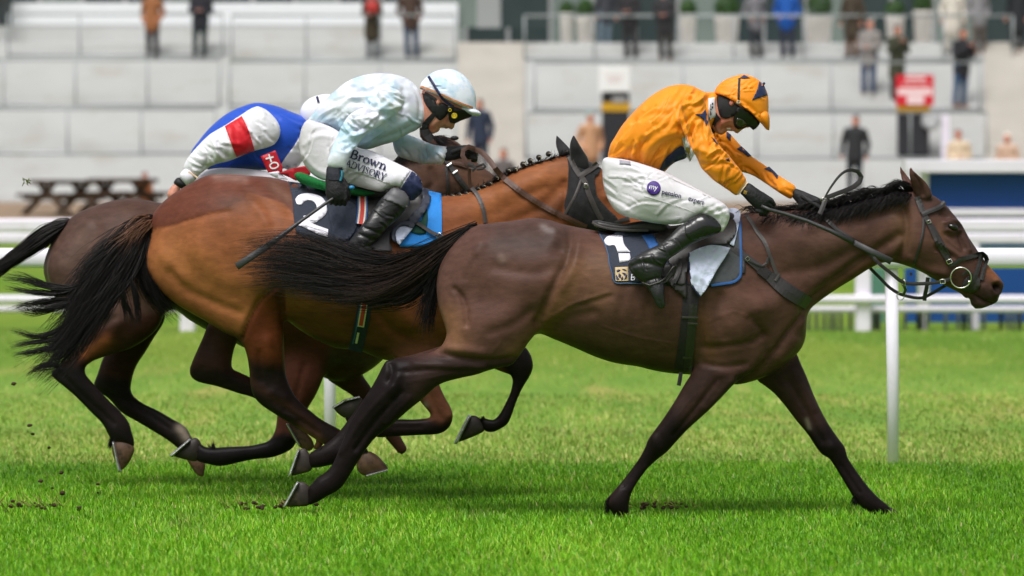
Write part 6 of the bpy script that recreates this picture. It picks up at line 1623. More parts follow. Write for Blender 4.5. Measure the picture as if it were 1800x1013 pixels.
gl2, GQ2 = glove(j2, [(575.5,293),(590,296),(602,298),(604,310),(606,324),(611,340),(606,352),(592,357),(579,357),(574,348),(572,326),(573,308)], [(590,300,y2-.345),(592,350,Yh2)],
      [[(606 - 7.6 * i, 338, Yh2 - .008, .0105), (607 - 7.8 * i, 350, Yh2 - .012, .0102), (606 - 7.8 * i, 359 - (i == 3) * 3, Yh2 + .004, .0098), (604 - 7.6 * i, 358, Yh2 + .032, .009), (603 - 7.4 * i, 348, Yh2 + .042, .0085)] for i in range(4)], [(604,318,Yh2,.012),(611,330,Yh2-.004,.0115),(613,343,Yh2+.006,.0105),(609,352,Yh2+.016,.009)])
J2G = bvh(GQ2)
strap('cuff', [(574.5,304),(588,306),(603,305)], 22, bvh(GQ2, JT2), M('navy_knit', lin(36, 38, 48), rough=.8, var=.2, vscale=120, bump=.001, bscale=300), gl2, off=.005, thick=.006)
strap('cuff', [(601,298),(601,310),(598,318)], 3.5, J2G, M('teal_tape', lin(40, 130, 150), rough=.5), gl2, off=.009, thick=.004)
glove(j2, [(780,262),(792,257),(804,257),(818,255),(828,257),(836,266),(836,276),(826,281),(812,279),(798,282),(783,283),(779,276)], [(782,272,y2+.05),(830,268,y2+.0)],
      [[(824 + i * 1.5, 258 + 6.2 * i, y2 - .02, .0110), (833 + i, 261 + 6.2 * i, y2 - .015, .0105), (838 - i * .6, 266 + 5.4 * i, y2 + .012, .0098), (831, 268 + 4.8 * i, y2 + .035, .009)] for i in range(4)], [(796,268,y2-.01,.0125),(812,262,y2-.04,.0115),(824,262,y2-.045,.0100),(831,267,y2-.04,.0088)])

# ---- rider 3: royal blue, white sleeves, red armband
j3 = thing('person', 'jockey in royal blue silks with white sleeves and red armband, bent low behind', 'person', tuple(W(430, 290, y3)))
t3 = [(335,271),(349,249),(367,227),(393,204),(410,194),(427,187),(449,181),(471,183),(493,189),(515,198),(533,205),(545,215),(548,235),(545,260),(530,285),(500,296),(470,299),(430,300),(393,300),(365,298),(345,292)]
a3 = [(443,190),(452,187),(466,192),(480,204),(489,216),(493,230),(490,243),(482,254),(468,260),(449,265),(432,271),(416,278),(400,284),(382,288),(368,294),(360,300),(353,305),(347,312),(334,306),(322,296),(327,283),(336,270),(345,260),(356,248),(371,235),(398,219),(424,202)]
b3 = [(330,320),(350,304),(380,296),(420,296),(460,300),(500,308),(540,300),(560,310),(580,330),(560,360),(520,350),(470,345),(420,340),(370,350),(340,345)]
Ya3 = [(470,215,y3-.20), (380,275,y3-.27), (335,300,y3-.28)]
T3 = Flat(t3, Y=y3, k=1.35, blend=.02); A3 = Flat(a3, Y=Ya3, k=.9, blend=.025); A3f = Flat(a3, Y=mir(Ya3, y3), k=.9, blend=.025)
B3 = Flat(b3, Y=y3-.16, k=1.1, blend=.03); B3f = Flat(b3, Y=y3+.16, k=1.1, blend=.03)
ROYAL = silk('royal_blue_silk', (.010, .075, .52)); WSILK = silk('white_silk', lin(232, 232, 238)); REDS = silk('red_silk', (.62, .006, .016))
jk3, JQ3 = worn('jacket', [T3], .0065, ROYAL, j3, folds(t3, 44, [(380,230,-45),(500,250,60)], (18, 50), (3, 6), .005, 21)); 
sl3, SQ3 = worn('sleeve', [A3], .0055, WSILK, jk3, folds(a3, 56, [(470,215,60),(400,250,55),(345,290,35)], (12, 36), (3, 5.5), .0055, 22) + [([(385,228),(400,250),(402,280)], 5, -.008), ([(370,240),(382,262),(378,285)], 5, .008), ([(355,255),(365,275),(362,292)], 4, -.007), ([(424,205),(440,240),(448,262)], 4, -.004)])
worn('sleeve', [A3f], .008, WSILK, jk3)
J3S = bvh(SQ3); J3T = bvh(JQ3)
patch('armband', [(395,222,1),(410,213),(425,204,1),(434,222),(441,242),(448,265,1),(432,271),(416,277,1),(409,260),(402,240)], J3S, REDS, sl3, off=.009, thick=.009, step=3.5)
patch('white_sash', [(527,240,1),(516,258),(503,275,1),(492,292,1),(512,300),(530,285),(532,262)], J3T, WSILK, jk3, off=.006, thick=.005, step=4)
bd = patch('sponsor_badge', [(458,275,1),(484,264.5,1),(497,295,1),(496,304),(472,305,1)], None, M('red_badge', lin(186, 22, 40), rough=.5, var=.06), jk3, off=0, thick=.003, step=10, curve=False, fallY=y3-.30)
glyphs('words', [([(467,279.5),(481,276)], 2.8), ([(472.5,271.5),(477,285)], 2.8), ([(474,290.5),(476.5,295.5),(483,296),(489,292),(487.5,287),(480,286),(474,290.5)], 2.4)], None, WHITEP, bd, off=.0, fallY=y3-.303)
br3, BQ3 = worn('breeches', [B3, B3f], .009, BREECH, j3); J3B = bvh(BQ3)
cf, CQ = worn('cuff', [Flat([(327,296),(337,301),(347,311),(340,320),(330,328),(318,316),(315,309)], Y=y3-.285, k=1.5, blend=0, step=3)], .005, WHITE, j3)
strap('cuff', [(331,302),(341,308),(348,313)], 3, bvh(CQ, SQ3), M('tan_cuff', lin(214, 190, 160), rough=.7), cf, off=.003, thick=.003)
strap('wrist_band', [(309,319),(318,324),(326,330)], 13, None, BLACK, cf)if False else worn('wrist_band', [Flat([(313,312),(323,318),(329,326),(322,332),(312,329),(305,322)], Y=y3-.285, k=1.7, blend=0, step=3)], .005, BLACK, cf)
rod3 = [[(303 + 3.4 * i, 339 + 2.4 * i, y3 - .29, .0105), (298 + 3.2 * i, 349 + 2.2 * i, y3 - .29, .010), (298 + 3 * i, 358 + 2 * i, y3 - .275, .0095), (303 + 3 * i, 362 + 2 * i, y3 - .255, .0088)] for i in range(4)]
for p in [T3, A3, A3f, B3, B3f]: p.grow = -.026
V, Q = solid([T3, A3, A3f, B3, B3f, Rod([(535,228,y3,.04),(560,215,y3,.055)], blend=.03), Rod([(562,206,y3,.068),(582,222,y3,.06)], blend=.02), Rod([(335,305,y3-.28,.018),(316,322,y3-.285,.016),(307,334,y3-.288,.023),(304,342,y3-.288,.028)], blend=.01)] + [Rod(r_, blend=.004) for r_ in rod3] + [Rod([(312,336,y3-.27,.012),(318,346,y3-.265,.011),(316,355,y3-.262,.0095)], blend=.005)], res=.0075, smooth=1)
mesh_obj('body', V, Q, SKIN, j3)
hl3, HQ3 = worn('helmet', [Flat([(527.5,196),(532,185),(540,176),(553,169.5),(570,166),(590,168),(608,180),(614,200),(608,222),(590,236),(565,238),(543,228),(531,212)], Y=y3-.005, k=.95, blend=0, step=3)], .0055, M('white_cap', lin(236, 236, 242), rough=.5, var=.04), j3)
strap('helmet_mark', [(557,169.5),(560,180)], 4.5, bvh(HQ3), NAVYP, hl3, off=.006, thick=.005)
# ------------------------------------------------------------------ saddles, cloths, bridles and whips
LEA = M('black_leather', lin(44, 41, 41), rough=.42, spec=.5, var=.2, vscale=50, bump=.0005, bscale=320)
LEAB = M('brown_leather', lin(84, 58, 48), rough=.5, spec=.4, var=.2, vscale=50, bump=.0006, bscale=260)
LEAG = M('grey_leather', lin(64, 59, 57), rough=.5, spec=.45, var=.15, vscale=40)
STEEL = M('bright_steel', lin(225, 222, 212), rough=.2, metal=1.0, var=.08)
CLOTHN = M('navy_saddle_cloth', lin(36, 44, 60), rough=.75, var=.12, vscale=24, fold=.006, fscale=14, bump=.0006, bscale=300, sheen=.2)
BLUEB = M('blue_binding', lin(44, 92, 156), rough=.6, var=.1)
CYAN = M('bright_blue_pad', lin(32, 132, 216), rough=.7, var=.08, vscale=20, fold=.004, fscale=12, bump=.001, bscale=200)
GREYF = M('grey_felt', lin(78, 80, 84), rough=.85, var=.15, vscale=40, bump=.001, bscale=240)
GREYN = M('grey_navy_leather', lin(58, 62, 76), rough=.5, var=.15, vscale=30)
LINEN = M('pale_lining', lin(196, 204, 226), rough=.7, var=.1, vscale=16, fold=.03, fscale=10, fstretch=(1, 1, .6), mottle=(lin(128, 126, 140), 14, .55, .8))
GREENF = M('green_fleece', lin(22, 110, 52), rough=.95, var=.35, vscale=160, bump=.006, bscale=140)
DGREEN = M('dark_green_pad', lin(26, 72, 60), rough=.8, var=.15)
GOLD = M('gold_print_badge', lin(196, 172, 128), rough=.55, var=.1)
REDC = M('red_cloth', lin(166, 18, 30), rough=.75, var=.08, fold=.006, fscale=12)
WEB = M('dark_girth_web', lin(40, 36, 40), rough=.8, var=.2, vscale=60, bump=.001, bscale=300)
NWEB = M('navy_girth_web', lin(30, 40, 64), rough=.7, var=.15, bump=.0008, bscale=300)
REDS2 = M('red_stripe', lin(196, 66, 58), rough=.7, var=.1); CREAM = M('cream_stripe', lin(214, 206, 190), rough=.7, var=.1); BLUES = M('blue_stripe', lin(52, 92, 150), rough=.7, var=.1)
WHIPM = M('black_whip_leather', lin(52, 52, 54), rough=.4, spec=.5, var=.2, vscale=30, stretch=(1, 1, 1), bump=.0012, bscale=160)
SILVER = M('silver_band', lin(210, 214, 216), rough=.3, metal=.6, var=.05)

def base(px, py, Y): return tuple(W(px, py, Y))

# ---- number 1: cloth, saddle, girth, breastplate
c1 = thing('saddle_cloth', 'navy number 1 saddle cloth with gold lion badge under the orange rider', 'saddle cloth', base(1110, 450, -.2))
sc1 = patch('cloth', [(1051,405,1),(1075,406),(1110,408),(1150,410),(1180,430),(1200,470),(1212,502,1),(1180,502),(1150,500),(1129,498),(1104,497),(1079,495,1),(1075,480),(1070,462),(1069,446),(1064,430)], H1T, CLOTHN, c1, off=.007, thick=.006, step=6, wav=.0008)
patch('turned_edge', [(1124,408,1),(1142,411),(1160,425),(1163,437,1),(1142,439),(1138,430)], H1T, BLUEB, c1, off=.009, thick=.003, step=8)
strap('piping', [(1052,407),(1064,431),(1069,447),(1071,463),(1076,481),(1080,496),(1105,498),(1130,499)], 2, H1T, M('blue_grey_piping', lin(62, 88, 120), rough=.6), c1, off=.0095, thick=.006)
patch('digit', [(1062,422,1),(1067,416),(1078,413,1),(1094,413,1),(1097,429),(1108,443,1),(1086,444,1),(1080,431),(1070,432),(1064,429)], H1T, WHITE, sc1, off=.0098, thick=.003, step=7, sm=3)
patch('digit', [(1087,445.5,1),(1107,445.5,1),(1108,457),(1089,462,1)], H1T, WHITE, sc1, off=.0094, thick=.003, step=7)
bg_ = patch('badge', [(1081,470,1),(1104,469,1),(1105,494,1),(1082,494,1)], H1T, GOLD, c1, off=.0095, thick=.0015, step=7, curve=False)
DK = NAVYP
for pts in ([(1083.5,476),(1087,473.5),(1091,475),(1088,478),(1085,479)], [(1083,483),(1086,487),(1089,492),(1084,492.5)], [(1088,480),(1092,484),(1090,490),(1087,486)], [(1093,473),(1099,473.5),(1102.5,477),(1098,476.5)], [(1093,479.5),(1099,480),(1102.5,484),(1100.5,491),(1097,492.5),(1099,486),(1096,483)], [(1091.5,488),(1095,486),(1096,491.5),(1092,493)]):
    patch('badge_mark', pts, H1T, DK, bg_, off=.0105, thick=.001, step=6, sm=3)
lettering('letter', 'B', 1107.5, 492.5, 16, 6, H1T, WHITE, sc1, off=.0098, thick=.001)
s1_ = thing('saddle', 'small black racing saddle on the number 1 horse', 'saddle', base(1180, 405, 0))
V, Q = solid([Flat([(1040,388.5,1),(1049,387),(1070,391),(1095,394),(1118,390),(1140,388),(1170,390),(1170,409),(1140,409),(1100,408.5),(1070,406),(1052,402),(1043,395)], Y=0, k=9, blend=0, hmax=.11, step=4), Flat([(1150,400),(1190,396),(1240,384),(1275,372),(1290,374),(1293,392),(1270,402),(1200,412),(1160,412)], Y=0, k=4, blend=.02, hmax=.14, step=4)], res=.006)
mesh_obj('seat', V, Q, LEA, s1_)
strap('cantle_rim', [(1041,391,-.09),(1052,397,-.118),(1075,402.5,-.125),(1110,405,-.122),(1140,405.5,-.12)], 4.5, None, LEAG, s1_, thick=.012)
fl1 = patch('flap', [(1150,412),(1185,404),(1230,396),(1270,388),(1290,386),(1295,400),(1292,415),(1284,425),(1268,431),(1248,432),(1232,440),(1218,450),(1208,475),(1204,500),(1190,500),(1180,470),(1165,440)], H1T, LEA, s1_, off=.026, thick=.012, step=5, relax=8)
pd = thing('saddle_pad', 'grey and white pad with blue edging showing ahead of the number 1 saddle', 'saddle pad', base(1280, 440, -.2))
patch('felt', [(1240,400),(1275,380),(1300,385),(1304,420),(1304,470),(1302,486),(1293,495),(1270,499),(1245,502),(1225,500),(1218,470),(1222,430)], H1T, GREYF, pd, off=.010, thick=.010, step=8)
strap('binding', [(1299,378),(1301,400),(1302,430),(1302.5,470),(1301,486),(1291,495),(1270,499),(1250,502)], 4.5, H1T, BLUEB, pd, off=.013, thick=.010)
patch('lining', [(1272,368,1),(1290,366),(1301,371),(1299,395),(1294,415),(1290,433,1),(1283,430),(1288,412),(1290,395),(1280,380)], H1T, LINEN, pd, off=.020, thick=.006, step=5, relax=8)
patch('folded_corner', [(1211,445,1),(1230,436),(1250,431),(1266,432),(1284,436,1),(1275,452),(1260,475),(1243,506),(1231,522,1),(1223,512),(1215,498),(1212,470)], H1T, LINEN, pd, off=.038, thick=.006, step=4, wav=.0032)
strap('binding', [(1211,445),(1212,470),(1216,499),(1231,522)], 2.5, H1T, NWEB, pd, off=.039, thick=.006)
patch('side_panel', [(1160,470),(1185,465),(1204,470),(1207,500),(1205,525),(1195,515),(1185,508),(1178,500),(1168,495)], H1T, LEA, s1_, off=.020, thick=.008, step=8)
strap('stirrup_leather', [(1196,455),(1192,480),(1184,497)], 8, H1T, LEA, s1_, off=.045, thick=.006)
B = Buf(); q = W(1166, 495, -.36); B.tube([W(1128, 497, -.375), W(1142, 502, -.378), W(1160, 496, -.38), W(1170, 489, -.378)], .0045, 8); B.tube([W(1170, 489, -.378), W(1183, 470, -.365), W(1188, 466, -.36), W(1186, 478, -.34), W(1172, 495, -.33), W(1150, 504, -.33), W(1130, 500, -.335)], .004, 8); B.build('stirrup', M('dull_alloy', lin(62, 60, 58), rough=.4, metal=.5, var=.1), s1_)
g1 = thing('girth', 'dark webbing girth round the belly of the leading dark horse', 'girth', base(1206, 600, -.28))
gb = strap('band', [(1216,500),(1214,530),(1210,570),(1206,610),(1201,640),(1199,657)], 28, H1T, WEB, g1, off=.007, thick=.007)
strap('inner_strap', [(1219,535),(1216,570),(1213,610),(1209,652)], 15, H1T, LEA, g1, off=.0095, thick=.004)
for a, b, w in ((1213, 558, 29), (1218, 569, 18), (1208, 629, 16)):
    strap('keeper', [(a - w / 2, b), (a + w / 2, b + 1)], 4.5, H1T, LEAG, gb, off=.0125, thick=.004)
strap('loose_end', [(1197,655,-.10),(1195,668,-.105),(1193,678,-.105)], 7, None, LEA, g1, thick=.006)
bp1 = thing('breastplate', 'wide black breastgirth and neck strap across the chest of the leading dark horse', 'breastplate', base(1370, 500, -.2))
strap('breast_strap', [(1280,431),(1297,443),(1315,455),(1340,475),(1353,486),(1367,497),(1386,512),(1407,525),(1422,535)], 15, H1T, LEA, bp1, off=.011, thick=.007, wid=[10, 11, 12, 14, 18, 23, 25, 25, 22])
strap('sheath', [(1335,472),(1352,485)], 17, H1T, WEB, bp1, off=.014, thick=.006)
strap('neck_strap', [(1311,377),(1322,392),(1332,409),(1342,422),(1348,434),(1352,446),(1358,462),(1364,478),(1369,490)], 6.5, H1T, LEAG, bp1, off=.009, thick=.005)
strap('loop', [(1316,456),(1330,464),(1340,468),(1348,463),(1351,452)], 5, H1T, LEA, bp1, off=.017, thick=.005)
B = Buf(); p = hit(H1T, 1314, 455) + Vector((0, -.017, 0)); B.ring(p, .011, .002, n=4, m=6); B.build('buckle', STEEL, bp1, False)
strap('keeper', [(1363,494),(1371,481)], 5, H1T, LEAG, bp1, off=.018, thick=.004)
strap('side_edge', [(1306,440),(1308,470),(1307,480)], 5, H1T, LEA, bp1, off=.009, thick=.006)

br1 = thing('bridle', 'black bridle with big ring bit and crossed noseband on the leading dark horse', 'bridle', base(1660, 430, -.1))
strap('headpiece', [(1612,346),(1617,358),(1622,372)], 10, H1T, LEA, br1, off=.011, thick=.006)
strap('cheek_strap', [(1623,374),(1632,390),(1639,404),(1645,418),(1656,440),(1666,456),(1674,469)], 9, H1T, LEA, br1, off=.010, thick=.006)
strap('cheek_strap', [(1640,396),(1652,418),(1662,436),(1670,452)], 4, H1T, LEA, br1, off=.008, thick=.005)
strap('browband', [(1621,377),(1632,372),(1645,367),(1656,361),(1661,355)], 8, H1T, LEA, br1, off=.014, thick=.006)
strap('throat_lash', [(1624,380),(1623,404),(1618,428),(1611,452),(1605,470)], 4.5, H1T, LEA, br1, off=.007, thick=.004)
B = Buf(); B.box(*sum(zip(W(1601, 482, -.03) - .006, W(1601, 482, -.03) + .006), ())); B.build('toggle', LEA, br1, False)
strap('noseband', [(1676,466),(1686,458),(1700,453),(1715,449),(1727,446),(1733,452),(1735,458)], 8, H1T, LEA, br1, off=.010, thick=.006)
strap('lower_noseband', [(1726,447),(1722,462),(1718,476),(1712,490),(1705,503)], 8, H1T, LEA, br1, off=.013, thick=.006)
strap('lower_noseband', [(1735,456),(1731,468),(1728,480),(1725,492)], 7, H1T, LEA, br1, off=.010, thick=.006)
patch('bit_guard', [(1695,492),(1703,486),(1714,484),(1722,490),(1723,500),(1718,510),(1708,515),(1697,514),(1690,508)], H1T, LEA, br1, off=.010, thick=.007, step=7)
strap('curb_strap', [(1692,484),(1700,478),(1708,482),(1706,490)], 6, H1T, LEA, br1, off=.014, thick=.005)
rb = hit(H1T, 1689, 488) or Vector(W(1689, 488, -.07)); rc = Vector(W(1689, 488.5, rb.y - .024))
B = Buf(); B.ring(rc, .045, .0032, axis=(.1, 1, .05), n=40, m=8); rg = B.build('bit_ring', STEEL, br1)
B = Buf(); B.ball(W(1703.5, 496, rb.y - .026), .0075); B.tube([W(1703.5, 496, rb.y - .026), W(1703, 496, rb.y + .03)], .005); B.build('mouthpiece', STEEL, rg)
def buckle(px, py, Y, s, parent, rot=0):
    B = Buf(); a = math.radians(rot)
    P = [Vector(W(px, py, Y)) + Vector((math.cos(a) * u - math.sin(a) * v, 0, math.sin(a) * u + math.cos(a) * v)) * s for u, v in ((-1, -.8), (1, -.8), (1, .8), (-1, .8), (-1, -.8))]
    B.tube(P, s * .22, 6, cap=True)
    return B.build('buckle', STEEL, parent)
h_ = hit(H1T, 1669, 460); buckle(1669, 460, h_.y - .020, .011, br1, 25)
h_ = hit(H1T, 1633, 390); buckle(1633, 390, h_.y - .017, .008, br1, 15)
YR = rb.y - .02
rn1 = thing('reins', 'black reins with a raised loop above the gloves of the orange rider', 'reins', base(1500, 420, -.15))
strap('rein', [(1442,376),(1456,389),(1471,403),(1502,424),(1530,448),(1548,466,-.14),(1567,481,-.13),(1580,492,-.12),(1592,498,-.115),(1620,499,-.11),(1652,496,-.10),(1672,490,YR)], 6.2, H1T, LEA, rn1, off=.010, thick=.005)
strap('rein', [(1529,471,.10),(1545,487,.10),(1564,506,.09),(1578,515,.09),(1591,520,.08),(1620,524,.07),(1640,515,.06),(1657,505,.05),(1672,497,.06)], 5.6, None, LEA, rn1, thick=.005)
strap('rein_loop', [(1449,349,-.10),(1455,338,-.10),(1462,327,-.10),(1475,310,-.09),(1485,302,-.08),(1497,299,-.06),(1508,302,-.04),(1514,311,-.02),(1511,320,-.03),(1503,327,-.05),(1489,334,-.07),(1470,341,-.09),(1452,348,-.10)], 7, None, LEA, rn1, thick=.004, wid=[3,3.5,4,4.5,5,6,7.5,8.5,9,9,8.5,8,8])
strap('rein', [(1451,349,-.105),(1447,362,-.125),(1441,376,-.14)], 8, None, LEA, rn1, thick=.005)
buckle(1446.5, 351, -.112, .009, rn1, 20)
strap('martingale', [(1631,488,-.04),(1629,505,-.03),(1626,518,-.01),(1625,529,0)], 7, None, LEA, rn1, thick=.006)
strap('martingale', [(1588,500,-.09),(1592,510,-.06),(1588,519,.04)], 5, None, LEA, rn1, thick=.004)
buckle(1657, 495, -.106, .011, rn1, 5)
B = Buf(); B.ring(W(1587.5, 497, -.12), .0155, .002, axis=(1, .6, .1), n=24, m=6); B.ring(W(1583, 521, .07), .0165, .002, axis=(.3, 1, 0), n=24, m=6); B.build('martingale_ring', STEEL, rn1)

def whip(label, pts, knob=None):
    w = thing('whip', label, 'whip', base(*pts[0][:3]))
    n = len(pts) - 2
    B = Buf(); B.tube([W(*p[:3]) for p in pts[:n + 1]], [p[3] for p in pts[:n + 1]], 10); B.build('shaft', WHIPM, w)
    B = Buf(); B.tube([W(*p[:3]) for p in pts[n:]], [p[3] for p in pts[n:]], 10, flat=.55); B.build('padded_end', M('whip_pad', lin(66, 66, 68), rough=.5, var=.15, vscale=60, bump=.0008, bscale=250), w)
    return w
whip('slim black riding whip pointing forward from the near hand of the orange rider', [(1338,362,-.205,.0075),(1353,369,-.205,.0085),(1380,376,-.208,.0085),(1420,389,-.215,.0085),(1460,406,-.225,.010),(1500,426,-.232,.0125),(1567,460,-.24,.0155)])
w2 = whip('black riding whip hanging back and down from the hand of the pale blue rider', [(608,336,y2-.362,.006),(590,346,y2-.37,.0065),(575,356,y2-.385,.0075),(530,388,y2-.43,.008),(490,418,y2-.47,.0125),(470,433,y2-.49,.0155),(416,469,y2-.53,.017)])
B = Buf(); B.ball(W(618, 330, y2 - .36), .012, sx=1.2, sz=.85); B.build('knob', M('blue_knob', lin(40, 128, 178), rough=.4), w2)

# ---- number 2
c2 = thing('saddle_cloth', 'navy number 2 saddle cloth on the bright bay horse', 'saddle cloth', base(570, 380, y2 - .2))
sc2 = patch('cloth', [(507,319,1),(530,322),(560,328),(600,338),(640,348),(644,380),(632,408),(616,427,1),(595,428),(570,424),(545,418),(520,409,1),(516,380),(514,350)], H2T, CLOTHN, c2, off=.008, thick=.006, step=8)
patch('digit', [(519,350,1),(525,343),(536,340),(551,341),(566,347),(574,358),(575,370),(570,380),(561,387),(553,390,1),(543,387),(545,380),(553,374),(557,364),(552,355),(541,352),(534,355),(530,360),(522,359)], H2T, WHITE, sc2, off=.012, thick=.002, step=7, sm=4)
patch('digit', [(548,389,1),(560,387,1),(556,391),(547,392),(538,388),(533,380,1),(540,378)], H2T, WHITE, sc2, off=.0118, thick=.002, step=7, sm=4)
patch('digit', [(524,396,1),(530,388),(536,385),(552,394),(566,399),(577,403,1),(576,417,1),(562,413),(545,405),(535,400)], H2T, WHITE, sc2, off=.0124, thick=.002, step=7, sm=4)
patch('fold', [(575,348),(595,350),(622,358),(630,385),(620,412),(606,424),(590,420),(582,395)], H2T, CLOTHN, c2, off=.018, thick=.007, step=5, wav=.0035)
s2_ = thing('saddle', 'black racing saddle under the pale blue rider', 'saddle', base(650, 350, y2))
V, Q = solid([Flat([(560,326),(600,322),(650,326),(700,330),(735,335),(748,345),(730,356),(680,356),(620,352),(575,345)], Y=y2, k=5, blend=0, hmax=.15, step=4)], res=.007); mesh_obj('seat', V, Q, LEA, s2_)
patch('flap', [(640,350),(680,345),(720,345),(742,340),(744,355),(738,372),(725,384),(710,392),(695,405),(686,425),(690,440),(660,440),(640,430),(648,390)], H2T, LEA, s2_, off=.03, thick=.012, step=8)
fp = thing('fleece_pad', 'rolled green fleece pad behind the seat of the pale blue rider', 'fleece pad', base(545, 320, y2 - .2))
V, Q = solid([Flat([(517,306),(523,303),(533,304),(545,309),(560,315),(578,323),(578,335),(560,333),(540,327),(524,319)], Y=y2-.13, k=1.6, blend=0, step=4), Flat([(570,322),(600,326),(640,334),(660,340),(640,345),(600,340),(572,334)], Y=y2-.14, k=2, blend=.01, step=4)], res=.005); mesh_obj('fleece', V, Q, GREENF, fp)
pd2 = thing('saddle_pad', 'bright blue foam pad in front of the number 2 saddle', 'saddle pad', base(755, 385, y2 - .2))
patch('foam', [(745,335,1),(759,336.5),(775.5,340.5,1),(776.5,375),(777,416,1),(766,424),(753,433,1),(725,434),(703,434,1),(700,415),(720,390),(740,360)], H2T, CYAN, pd2, off=.012, thick=.012, step=8)
patch('green_edge', [(722,395),(740,388),(749,362),(752,384),(748,411,1),(735,412),(722,408,1)], H2T, DGREEN, pd2, off=.018, thick=.005, step=8)
patch('dark_flap', [(738,329,1),(750,331),(759,335,1),(757,350),(751,366),(741,380),(731,394),(718,389),(726,374),(740,360)], H2T, GREYN, pd2, off=.036, thick=.008, step=8)
patch('lining', [(693,413),(697,402),(706,396),(718,397),(726,401,1),(714,416),(702,431,1),(696,425)], H2T, LINEN, pd2, off=.040, thick=.006, step=7)
patch('curled_edge', [(688,412),(693,398),(706,390),(722,389),(730,395),(726,401),(712,397),(700,401),(695,413),(698,427),(691,424)], H2T, GREYN, pd2, off=.046, thick=.012, step=7)
bp2 = thing('breastplate', 'thin breast strap and grey neck strap on the bright bay horse', 'breastplate', base(800, 380, y2 - .2))
strap('breast_strap', [(722,386),(740,396),(758,408),(773,415),(788,424)], 6, H2T, LEAG, bp2, off=.034, thick=.005)
buckle(773, 415, hit(H2T, 773, 415).y - .04, .012, bp2, 60)
strap('neck_strap', [(829,330),(836,338),(843,350),(849,366),(852,380),(853,392)], 7, H2T, LEAG, bp2, off=.009, thick=.005)
g2 = thing('girth', 'navy girth with red and cream stripes round the bright bay horse', 'girth', base(630, 560, y2 - .3))
gband = strap('band', [(640,500),(642,525),(639,550),(634,575),(629,598),(624,618)], 25, H2T, NWEB, g2, off=.008, thick=.007)
strap('stripe', [(640,505),(641,528),(638,550),(634,575)], 12, H2T, CREAM, gband, off=.011, thick=.004)
strap('stripe', [(640,505),(641,528),(638,550),(634,573)], 7, H2T, REDS2, gband, off=.0125, thick=.004)
strap('stripe', [(633,505),(634,528),(630,555),(624,590),(618,612)], 2.4, H2T, BLUES, gband, off=.011, thick=.004)
strap('stripe', [(630,585),(626,604)], 4, H2T, CREAM, gband, off=.011, thick=.004)
sg2 = thing('surcingle', 'cream, red and blue striped elastic surcingle beside the knee of the pale blue rider', 'surcingle', base(636, 365, y2 - .3))
T2_ = bvh(BQ2)
for off_, w_, m_, o_ in ((0, 18, BLUES, .020), (0, 13, CREAM, .0215), (0, 7, REDS2, .023)):
    strap('stripe' if w_ < 18 else 'band', [(637,334),(637,350),(637,370),(634,394)], w_, H2T, m_, sg2, off=o_ + .012, thick=.003)
hd2 = thing('ear_hood', 'black fabric ear hood covering the head of the bright bay horse', 'hood', base(1020, 330, y2 - .1))
patch('hood', [(996,273,1),(1005,276),(1020,284),(1034,284),(1048,290),(1057,296,1),(1052,306),(1046,312),(1047,330),(1050,345),(1060,358),(1072,371),(1086,386),(1080,400),(1060,410),(1035,404),(1012,392),(994,380,1),(992,360),(997,335),(999,309),(999,290)], H2T, M('black_hood_fabric', lin(28, 27, 29), rough=.8, var=.15, vscale=90, stretch=(.4, 1, 3), bump=.0012, bscale=160, sheen=.2), hd2, off=.008, thick=.006, step=5, wav=.0018)
V, Q = solid([Flat([(1008,236,1),(1015,248),(1024,263),(1034,280),(1035,297),(1018,304),(1006,292),(1002,272),(1002,252)], Y=[(1008,238,y2-.08),(1018,295,y2-.055)], k=.8, blend=0, step=3)], res=.005); mesh_obj('ear_cover', V, Q, MATS['black_hood_fabric'], hd2)
V, Q = solid([Flat([(978,237,1),(989,248),(1002,262),(1010,276),(1008,292),(990,286),(982,270),(977,254)], Y=[(978,239,y2+.08),(998,280,y2+.05)], k=.8, blend=0, step=3)], res=.005); mesh_obj('ear_cover', V, Q, MATS['black_hood_fabric'], hd2)
br2_ = thing('bridle', 'grey brown bridle over the black hood of the bright bay horse', 'bridle', base(1030, 320, y2 - .1))
strap('headpiece', [(994,266),(1001,275),(1007,288),(1013,299),(1020,309)], 9, H2T, LEAG, br2_, off=.013, thick=.006)
strap('browband', [(1018,310),(1030,303),(1042,295),(1051,287)], 9, H2T, LEAG, br2_, off=.014, thick=.006)
strap('cheek_strap', [(1021,310),(1029,321),(1034,338),(1040,352),(1048,370),(1058,388)], 9, H2T, LEAG, br2_, off=.012, thick=.006)
strap('throat_lash', [(1022,316),(1016,332),(1010,346),(1001,362),(993,376)], 5, H2T, LEAG, br2_, off=.011, thick=.005)
strap('noseband', [(1080,393),(1092,388),(1106,384)], 7, H2T, LEA, br2_, off=.010, thick=.006)
buckle(1030, 327, hit(H2T, 1030, 327).y - .02, .009, br2_, 70)
rn2 = thing('reins', 'brown leather reins with a knotted end held by the pale blue rider', 'reins', base(900, 320, y2 - .2))
strap('rein', [(829,262,y2-.03),(844,266,y2-.04),(853,274,y2-.05),(862,284,y2-.08),(875,302,y2-.11),(898,323),(931,347),(964,367),(998,384),(1031,400)], 9.5, H2T, LEAB, rn2, off=.012, thick=.006)
strap('rein_loop', [(834,262,y2-.045),(822,259,y2-.06),(814,264,y2-.07),(813,274,y2-.075),(818,282,y2-.075),(824,291,y2-.075)], 8, None, LEAB, rn2, thick=.005)
strap('rein_loop', [(797,287,y2-.05),(808,288,y2-.06),(822,292,y2-.07)], 6.5, None, LEAB, rn2, thick=.005)
